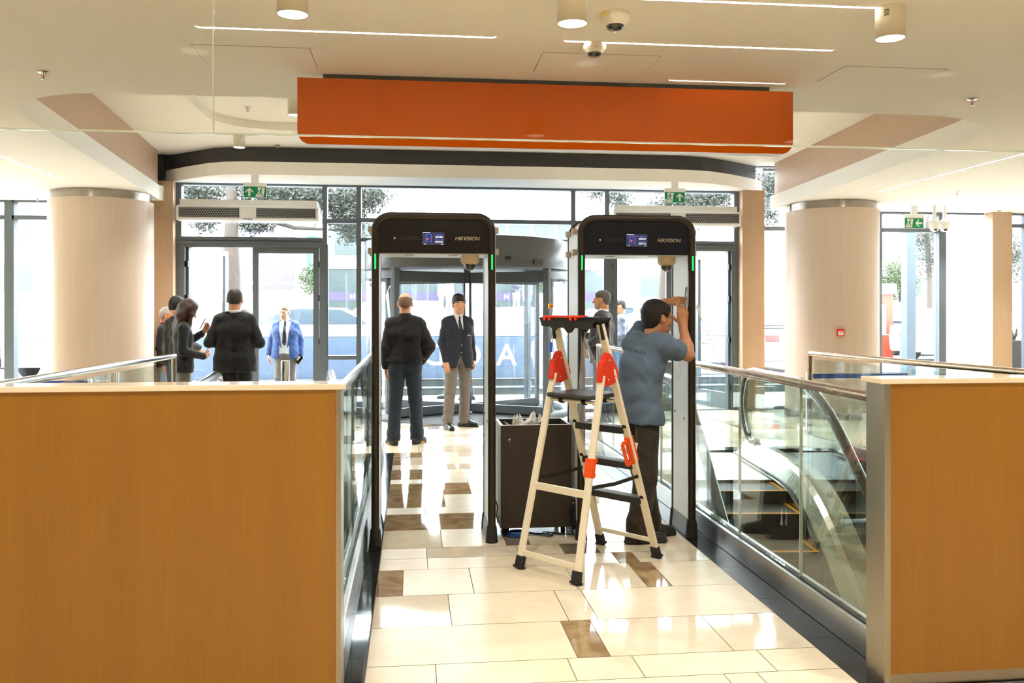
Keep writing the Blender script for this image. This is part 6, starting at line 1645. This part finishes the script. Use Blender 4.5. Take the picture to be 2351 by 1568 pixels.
# ================================================================== OUTSIDE
M['paving'] = marble('pale stone paving', lin(150, 149, 146), lin(128, 127, 124), 0.6, 0.4, 2.0)
M['asphalt'] = mat('asphalt', lin(110, 110, 110), 0.9, noise=0.2, scale=60)
M['stone_step'] = mat('grey stone step', lin(66, 72, 74), 0.7, noise=0.1, scale=12)
M['render_w'] = mat('white render', lin(170, 170, 168), 0.8, noise=0.04, scale=3)
M['render_g'] = mat('grey render', lin(116, 122, 126), 0.8, noise=0.06, scale=3)
M['far_glass'] = mat('shopfront glass', lin(36, 48, 49), 0.3, noise=0.35, scale=1.4, stretch=(3, 1, 0.4))
M['purple'] = mat('purple film', lin(44, 34, 66), 0.5); M['lilac'] = mat('lilac sign face', lin(58, 54, 76), 0.5); M['teal'] = mat('teal sign', lin(14, 84, 70), 0.5)
M['bark'] = mat('grey brown bark', lin(62, 55, 50), 0.95, noise=0.4, scale=9, bump=0.9, stretch=(3, 3, 0.6))
M['leaf'] = mat('grey green foliage', lin(44, 50, 44), 0.8, noise=0.35, scale=4); M['leaf2'] = mat('fresh green foliage', lin(58, 72, 44), 0.8, noise=0.4, scale=6)
M['banner'] = mat('blue banner', lin(86, 102, 124), 0.7, noise=0.03, scale=3)

g = MB(); g.box(-30, 40, 13.52, 16.3, -0.25, 0.0)
for k in range(46):
    pass
g.build('pavement', M['paving']); bpy.data.objects['pavement']['kind'] = 'structure'
g = MB(); g.box(-30, 40, 16.3, 16.75, -0.25, 0.13); g.box(-30, 40, 16.75, 17.3, -0.25, 0.26); o = g.build('floor_steps', M['stone_step']); o['kind'] = 'structure'
g = MB(); g.box(-30, 40, 16.29, 16.36, 0.13, 0.138); g.box(-30, 40, 16.74, 16.81, 0.26, 0.268); o = g.build('trim_6', M['render_w']); o['kind'] = 'structure'
g = MB(); g.box(-60, 80, 17.3, 41, -0.3, 0.2); o = g.build('floor_street', M['asphalt']); o['kind'] = 'structure'
g = MB(); g.box(-60, 80, 41, 90, -0.3, 1.52); o = g.build('floor_terrace', M['render_w']); o['kind'] = 'structure'
g = MB()
for k in range(60): g.box(-30, 40, 13.52, 13.53, -0.1, 0.001) if k == 0 else g.box(-8 + k * 0.45, -7.99 + k * 0.45, 13.53, 16.29, -0.1, 0.0012)
o = g.build('trim_7', M['stone_step']); o['kind'] = 'structure'

# fence with the blue banner on top of the steps
e = thing('banner_fence', (1.0, 17.0, 0.26), 'low outdoor fence with a pale blue banner, white letters read from behind', 'banner')
f = MB(); f.tube([(-9.5, 17.0, 1.07), (13.5, 17.0, 1.07)], 0.012, 8); f.tube([(-9.5, 17.0, 0.30), (13.5, 17.0, 0.30)], 0.012, 8)
f.build('rail', M['frame'], e)
for x in np.arange(-9.4, 13.6, 1.76):
    q = MB(); q.tube([(x, 17.02, 0.26), (x, 17.02, 1.07)], 0.016, 8); q.build('post', M['frame'], e)
b = MB(); b.box(-4.6, 4.6, 16.985, 16.992, 0.25, 1.06); o = b.build('banner', M['banner'], e)
b = MB()
for x in (-2.1, -0.35, 1.4, 2.72, 3.2): b.box(x, x + 0.008, 16.9835, 16.985, 0.26, 1.05)
b.build('seam', M['frame'], o)
for ch, px_ in (('D', 996), ('C', 1082), ('A', 1163)):
    p = at(px_, 817, 16.98); l = MB(); add_text(l, ch, (p.x, 16.9825, p.z), (1, 0, 0), (0, 0, 1), 0.58, 0, mirror=True, bold=0.012, res=8); l.build('letter', M['white'], o)

# ---- trees
def tree(name, label, base, pts, r0, clumps, n, seed, leafm='leaf', size=0.12, group=None):
    r_ = random.Random(seed)
    e = thing(name, base, label, 'tree', group)
    t = MB(); P = [Vector(p) for p in pts]; k = len(P)
    t.tube(P, [r0 * (1 - 0.6 * i / (k - 1)) * r_.uniform(.92, 1.08) for i in range(k)], 12)
    for c in clumps:
        s = P[min(k - 1, max(1, int(k * .6)))]; c0 = Vector(c[0]); m_ = (s + c0) / 2 + Vector((0, 0, -.15))
        t.tube([s, m_, c0], [r0 * .4, r0 * .22, r0 * .08], 7)
        for q in range(5):
            d = Vector((r_.uniform(-1, 1), r_.uniform(-1, 1), r_.uniform(-.6, 1))).normalized(); t.tube([c0, c0 + d * c[1][0] * .75], [r0 * .08, .006], 5)
    t.build('trunk', M['bark'], e)
    f = MB(); tot = sum(c[1][0] * c[1][2] for c in clumps)
    for c0, rr in clumps:
        for q in range(int(n * rr[0] * rr[2] / tot)):
            d = Vector((r_.gauss(0, 1), r_.gauss(0, 1), r_.gauss(0, 1))).normalized() * (r_.random() ** .6)
            # twigs are gathered in tufts
            p = Vector(c0) + Vector((d.x * rr[0], d.y * rr[1], d.z * rr[2]))
            for w in range(6):
                a = p + Vector((r_.gauss(0, .10), r_.gauss(0, .10), r_.gauss(0, .07)))
                u = Vector((r_.uniform(-1, 1), r_.uniform(-1, 1), r_.uniform(-1.2, .3))).normalized(); v = u.cross(Vector((r_.uniform(-1, 1), r_.uniform(-1, 1), r_.uniform(-1, 1)))).normalized()
                L = size * r_.uniform(.5, 1.1); W_ = L * .16
                f.add([a - u * L * .5, a + v * W_, a + u * L * .5, a - v * W_], [(0, 1, 2, 3)])
    f.build('foliage', M[leafm], e)
def A(x, y, Y): return tuple(at(x, y, Y))
B0 = at(532, 700, 17.8); 
tree('conifer', 'big street conifer with thick trunk outside the left door', (B0.x, 17.8, 0.2), [(B0.x, 17.8, 0.2), A(531, 640, 17.8), A(530, 560, 17.8), A(533, 480, 17.8), A(528, 400, 17.8)], 0.20,
     [(A(640, 440, 18.4), (1.0, .8, .42)), (A(700, 455, 18.6), (.6, .6, .36)), (A(455, 445, 18.2), (.55, .6, .30)), (A(790, 470, 18.8), (.50, .5, .55)), (A(855, 452, 18.9), (.34, .4, .30)), (A(590, 510, 18.0), (.34, .3, .2)), (A(810, 530, 18.8), (.22, .3, .25)), (A(470, 505, 18.0), (.2, .3, .22))], 3300, 5)
B1 = at(1590, 700, 21)
tree('conifer', 'street conifer above the right door', (B1.x - .3, 22.5, 0.2), [(B1.x - .3, 22.5, 0.2), (B1.x - .3, 22.5, 2.0), (B1.x - .2, 22.5, 3.6), (B1.x - .1, 22.5, 5.5)], 0.16,
     [(A(1560, 470, 21), (.8, .7, .38)), (A(1640, 455, 21), (.8, .7, .40)), (A(1420, 455, 20.5), (.36, .5, .26)), (A(1372, 440, 20.5), (.25, .3, .15)), (A(1600, 500, 21), (.4, .4, .2))], 1500, 6)
B2 = at(1790, 700, 25)
tree('conifer', 'tall conifer between the right door and the right column', (B2.x + .6, 25, 0.2), [(B2.x + .6, 25, 0.2), (B2.x + .6, 25, 3.0), (B2.x + .4, 25, 5.5), (B2.x + .3, 25, 7.0)], 0.18,
     [(A(1768, 425, 24.5), (.75, .8, .9)), (A(1770, 500, 24.5), (.3, .4, .3)), (A(1760, 465, 24.5), (.5, .6, .4))], 1000, 8)
B3 = at(2065, 640, 40)
tree('bush_tree', 'small green tree beyond the kiosk on the right', (B3.x, 40, 0.2), [(B3.x, 40, 0.2), (B3.x, 40, 1.5), (B3.x + .1, 40, 3.0), (B3.x + .2, 40, 4.5)], 0.12, [((B3.x, 40, 3.2), (1.1, .9, 1.0)), ((B3.x - .6, 40, 2.6), (.7, .7, .6))], 1500, 9, 'leaf2', .14)
B4 = at(2135, 560, 30)
tree('conifer', 'pale tree far right behind the white cameras', (B4.x, 30, 0.2), [(B4.x, 30, 0.2), (B4.x, 30, 2.5), (B4.x - .1, 30, 4.5), (B4.x, 30, 6.0)], 0.12, [(A(2125, 545, 30), (.7, .6, .6)), (A(2138, 600, 30), (.45, .4, .7)), (A(2330, 590, 30), (.7, .5, 1.2))], 1000, 10, 'leaf', .12)
def planter(x, y, z, h, w, label, leafm='leaf2', fh=.5, seed=1, n=160):
    e = thing('planter', (x, y, z), label, 'planter', 'planters across the street'); r_ = random.Random(seed)
    b = MB(); b.lathe([(w * .62, z), (w, z + h), (w * .9, z + h), (w * .85, z + h - .05), (0, z + h - .06)], (x, y, 0), 20, caps=False); b.build('pot', M['render_w'], e)
    f = MB()
    for q in range(n):
        d = Vector((r_.gauss(0, 1), r_.gauss(0, 1), r_.gauss(0, 1))).normalized() * r_.random() ** .4; p = Vector((x, y, z + h + fh * .9)) + Vector((d.x * w * 1.1, d.y * w * 1.1, d.z * fh))
        u = Vector((r_.uniform(-1, 1), r_.uniform(-1, 1), r_.uniform(-1, 1))).normalized(); v = u.cross(Vector((.3, .5, .8))).normalized(); L = .11
        f.add([p - u * L * .5, p + v * L * .22, p + u * L * .5, p - v * L * .22], [(0, 1, 2, 3)])
    f.build('foliage', M[leafm], e)
p = at(714, 770, 30); planter(p.x, 30, .2, 1.9, .38, 'tall white planter with fresh green shrub behind the left door', 'leaf2', .55, 2, 900)
p = at(1240, 716, 44); planter(p.x + .3, 44.2, 1.52, .95, .4, 'white planter with green shrub at the right end of the terrace', 'leaf2', .5, 3, 500)

# ---- buildings across the street
e = thing('shop_building', (2.0, 46, 1.52), 'long low glazed building with purple band across the street', 'building')
b = MB(); b.box(-4.6, 9.5, 46.2, 56, 1.52, 6.3); b.build('wall', M['render_g'], e)
b = MB(); b.box(-4.9, 9.8, 45.6, 56.2, 6.3, 6.5); b.build('roof_edge', M['render_w'], e)
b = MB(); b.box(-4.6, 9.5, 46.0, 46.2, 3.75, 4.25); b.build('fascia', M['render_w'], e)
x = -4.4; k = 0
while x < 9.2:
    w = (1.0, 0.62, 1.15, 0.8)[k % 4]
    if k % 5 != 3:
        p = MB(); p.box(x + .05, x + w - .05, 46.08, 46.15, 1.56, 3.72); o = p.build('shop_window', M['far_glass'], e)
        q = MB(); q.box(x + .05, x + w - .05, 46.06, 46.08, 2.10, 2.56); q.build('purple_band', M['purple'], o)
        if k % 3 == 1:
            q = MB(); c = x + w / 2
            for s in (-1, 1): q.box(c + s * .09 - .03, c + s * .09 + .03, 46.05, 46.06, 2.21, 2.45)
            q.box(c - .06, c + .06, 46.05, 46.06, 2.30, 2.37); q.build('band_mark', M['white'], o)
        if k % 4 == 2:
            q = MB(); q.lathe([(0, -.01), (.16, -.008), (.16, 0)], (x + w / 2, 46.07, 3.15), 18, axis='Y'); q.build('round_sticker', M['white'], o)
            q = MB(); q.prism([(-.1, -.025), (.02, -.025), (.02, -.07), (.1, 0), (.02, .07), (.02, .025), (-.1, .025)], (x + w / 2, 46.055, 3.15), (1, 0, 0), (0, 0, 1), (0, .004, 0)); q.build('sticker_arrow', M['teal'], o)
    else:
        p = MB(); p.box(x, x + w, 46.0, 46.2, 1.52, 3.75); p.build('pier', M['render_w'], e)
    x += w; k += 1
for xx in np.arange(-4.0, 9.2, 1.3):
    p = MB(); p.box(xx, xx + 1.1, 46.1, 46.16, 4.5, 6.1); p.build('upper_window', M['far_glass'], e)
# hospital wall sign
p0, p1 = at(548, 560, 36), at(676, 664, 36)
e = thing('hospital_sign', ((p0.x + p1.x) / 2, 36, 0.2), 'lilac wall sign with white hospital lettering, seen through the left door', 'sign')
b = MB(); b.box(p0.x, p1.x, 36.0, 36.12, p1.z, p0.z + .6); o = b.build('sign_face', M['lilac'], e)
b = MB(); b.box(p0.x - 1.5, p1.x + .9, 36.15, 37.5, .2, p0.z + .9); b.build('sign_wall', M['render_w'], e)
l = MB()
q = at(618, 624, 36); add_text(l, 'MELHEM', (q.x, 35.99, q.z), (1, 0, 0), (0, 0, 1), .40, 0, spacing=1.25)
q = at(612, 650, 36); add_text(l, 'INTERNATIONAL HOSPITAL', (q.x, 35.99, q.z), (1, 0, 0), (0, 0, 1), .185, 0)
l.build('lettering', M['white'], e)
l = MB(); q = at(612, 592, 36)
for b_ in ((-.22, -.14, -.26, .26), (.02, .10, -.26, .26), (-.14, .02, -.06, .06), (.10, .14, -.05, .05), (.14, .22, -.34, .3), (-.1, .22, -.42, -.34)): l.box(q.x + b_[0], q.x + b_[1], 35.985, 35.998, q.z + b_[2], q.z + b_[3])
l.build('emblem', M['white'], e)
p0, p1 = at(705, 572, 33), at(727, 655, 33)
e = thing('vertical_sign', ((p0.x + p1.x) / 2, 33, 0.2), 'narrow teal vertical sign with white letters behind the left door', 'sign')
b = MB(); b.box(p0.x, p1.x, 33, 33.1, p1.z, p0.z + .5); b.build('sign_face', M['teal'], e)
b = MB(); b.box((p0.x + p1.x) / 2 - .05, (p0.x + p1.x) / 2 + .05, 33.02, 33.08, .2, p1.z); b.build('mast', M['steel'], e)
l = MB()
for i, ch in enumerate('STEM'):
    q = at(717, 585 + i * 18.5, 33); add_text(l, ch, (q.x, 32.99, q.z), (1, 0, 0), (0, 0, 1), .36, 0)
l.build('lettering', M['white'], e)
for nm, lab, x0, x1, y, z1 in (('office_building', 'white building far left across the street', -40, -9.5, 50, 9.0), ('office_building', 'pale building far right beyond the kiosk', 12, 60, 62, 8.0)):
    e = thing(nm, ((x0 + x1) / 2, y, 1.5), lab, 'building', 'pale buildings behind the street')
    b = MB(); b.box(x0, x1, y, y + 8, 1.52, z1); b.build('wall', M['render_w'], e)
    for xx in np.arange(x0 + 1, x1 - 2, 3.4):
        for zz in (2.6, 5.4):
            q = MB(); q.box(xx, xx + 1.6, y - .05, y + .02, zz, zz + 1.5); q.build('window', M['far_glass'], e)
# slim outside column seen beside the right column
p = at(2086, 600, 16.0)
b = MB(); b.box(p.x - .09, p.x + .09, 15.9, 16.1, 0, 5.0); tag(b.build('lamp_column', mat('blue grey steel', lin(70, 82, 92), .5)), 'pale blue grey column outside the right windows', 'post')
# orange and white kiosk
p = at(2026, 735, 24)
e = thing('kiosk', (p.x, 24.3, .2), 'orange and white street kiosk right of the right column', 'kiosk')
b = MB(); b.box(p.x - .9, p.x + .32, 24, 24.8, .2, 2.05); b.build('cabinet', mat('kiosk orange', lin(140, 40, 12), .5), e)
b = MB(); b.box(p.x - .55, p.x + .10, 23.98, 24, .9, 1.75); b.build('panel', M['white'], e)
b = MB(); b.box(p.x - 1.0, p.x + .38, 23.9, 24.9, 2.05, 2.35); b.build('canopy', M['white'], e)
# black planter and lettering at the right edge
p = at(2327, 850, 14.3)
e = thing('planter_box', (p.x, 14.3, 0), 'tall black planter box outside the rightmost window', 'planter')
b = MB(); b.box(p.x - .12, p.x + .12, 14.2, 14.45, 0, 1.05, 0, .01); b.build('box', M['black'], e)
b = MB(); r_ = random.Random(4)
for k in range(14):
    a = r_.uniform(0, 6.28); b.tube([(p.x + .04 * math.cos(a), 14.32, 1.03), (p.x + .10 * math.cos(a), 14.32 + .08 * math.sin(a), 1.2 + r_.uniform(0, .15))], [.012, .004], 5)
b.build('plant', M['leaf'], e)
p = at(2332, 714, FY - .012); l = MB(); add_text(l, 'WA', (p.x, FY - .0075, p.z), (1, 0, 0), (0, 0, 1), .10, 0); tag(l.build('window_lettering', M['dim_ink']), 'dark WA lettering on the rightmost window pane', 'lettering')

# ---- parked cars
def carpaint(name, c): return mat(name, c, .25, noise=.02, coat=.8)
M['car_white'] = carpaint('white paint', lin(215, 217, 219)); M['car_silver'] = carpaint('silver paint', lin(150, 154, 158)); M['car_dark'] = carpaint('dark grey paint', lin(40, 46, 56)); M['car_red'] = carpaint('red paint', lin(150, 40, 38))
M['car_glass'] = mat('car glass', lin(58, 68, 76), .15, noise=.1); M['tyre'] = mat('tyre', lin(40, 42, 46), .8); M['tail'] = mat('tail lamp', lin(220, 60, 60), .3); M['head'] = mat('head lamp', lin(226, 232, 236), .1)
def car(label, x, y, z, ang, paint, suv=False):
    e = thing('car', (x, y, z), label, 'car', None, rz=ang)
    h = 1.66 if suv else 1.46; L = 4.5; Wd = .88
    body = [(-2.25, .30), (-2.25, .72), (-2.12, .92), (-1.05, 1.0), (1.35 if not suv else 1.9, 1.02), (2.2, .95), (2.25, .6), (2.2, .30)]
    cab = [(-1.15, .99), (-.45, h - .05), (0, h), (1.0 if not suv else 1.55, h - .03), (1.75 if not suv else 2.12, 1.0)]
    b = MB()
    for s in (-1, 1): pass
    pf = [(-2.22, .25)] + body + [(2.15, .25), (1.75, .25), (1.70, .45), (1.45, .62), (1.15, .45), (1.1, .25), (-1.05, .25), (-1.1, .45), (-1.38, .62), (-1.65, .45), (-1.7, .25)]
    b.prism(pf, (0, -Wd, 0), (1, 0, 0), (0, 0, 1), (0, 2 * Wd, 0)); b.build('body', paint, e, local=True)
    c = MB(); k = len(cab); lo = [(q[0], -Wd + .02 + .22 * (q[1] - 1.0) / (h - 1), q[1]) for q in cab]; hi = [(q[0], -p_, q[1]) for q, (_, p_, _) in zip(cab, lo)]
    c.add(lo + hi, [tuple(range(k)), tuple(range(2 * k - 1, k - 1, -1))] + [(i, i + k, (i + 1) % k + k, (i + 1) % k) for i in range(k)]); o = c.build('cabin', paint, e, local=True)
    g = MB()
    def ins(q, t=.9):
        cx, cz = .25 if not suv else .45, (1.02 + h) / 2; return (cx + (q[0] - cx) * t, cz + (q[1] - cz) * .80)
    for s in (-1, 1):
        pts = [ins(q) for q in cab]; V_ = [(q[0], s * (Wd - .02 - .22 * (q[1] - 1.0) / (h - 1) + .004), q[1]) for q in pts]; g.add(V_, [tuple(range(k))])
    for i, j in ((0, 1), (3, 4)):
        a, b2 = cab[i], cab[j]; sgn = -1 if i == 0 else 1
        w0 = Wd - .1; w1 = Wd - .28; za, zb_ = (a, b2) if a[1] < b2[1] else (b2, a)
        g.add([(za[0] * .97 + zb_[0] * .03 + sgn * .012, -w0, za[1] + .05), (za[0] * .97 + zb_[0] * .03 + sgn * .012, w0, za[1] + .05), (zb_[0] + sgn * .012, w1, zb_[1] - .06), (zb_[0] + sgn * .012, -w1, zb_[1] - .06)], [(0, 1, 2, 3)])
    g.build('window', M['car_glass'], o, local=True)
    for wx in (-1.38, 1.42):
        for s in (-1, 1):
            w = MB(); w.lathe([(0, -.10), (.30, -.10), (.325, -.07), (.325, .07), (.30, .10), (0, .10)], (wx, s * (Wd - .09), .325), 24, 0, axis='Y'); w.lathe([(0, s * .11), (.19, s * .105)], (wx, s * (Wd - .09), .325), 16, 1, axis='Y', caps=False); w.build('wheel', [M['tyre'], M['chrome']], e, local=True)
    for xx, m, n_ in ((-2.24, 'head', 'head_lamp'), (2.24, 'tail', 'tail_lamp')):
        for s in (-1, 1):
            t = MB(); t.box(xx - .03, xx + .03, s * .55 - .16, s * .55 + .16, .70, .86, 0, .02); t.build(n_, M[m], e, local=True)
    for s in (-1, 1):
        t = MB(); t.obox((-.75, s * (Wd + .09), 1.06), (.10, .18, .13), None, 0, .03); t.build('mirror', paint, e, local=True)
    t = MB(); t.box(2.255, 2.262, -.26, .26, .55, .66); t.build('number_plate', M['white'], e, local=True)
    return e
car('white off-roader farther back in the left windows', -9.6, 25.0, .2, R(178), M['car_white'], True)
car('white car nearer, beside the left column', -6.9, 20.3, .2, R(85), M['car_white'])
car('red car at the far left edge of the left windows', -10.3, 20.6, .2, R(92), M['car_red'])
car('white car behind the person in blue blazer', -2.6, 21.5, .2, R(2), M['car_white'])
car('silver car behind the banner by the letter A', 2.5, 19.6, .2, R(176), M['car_silver'])
car('white car parked behind the letter D of the banner', -0.9, 24.5, .2, R(5), M['car_white'], True)
car('white car nearest in the right windows', 14.6, 21.5, .2, R(96), M['car_white'])
car('dark off-roader beyond the kiosk', 15.4, 27.0, .2, R(95), M['car_dark'], True)
car('grey car right of the slim outside column', 19.3, 33.0, .2, R(-88), M['car_dark'], True)
car('silver estate with red tail lamps between right door and right column', 8.0, 20.4, .2, R(-84), M['car_silver'], True)
car('dark car seen through the open right door', 6.0, 24.0, .2, R(180), M['car_dark'])
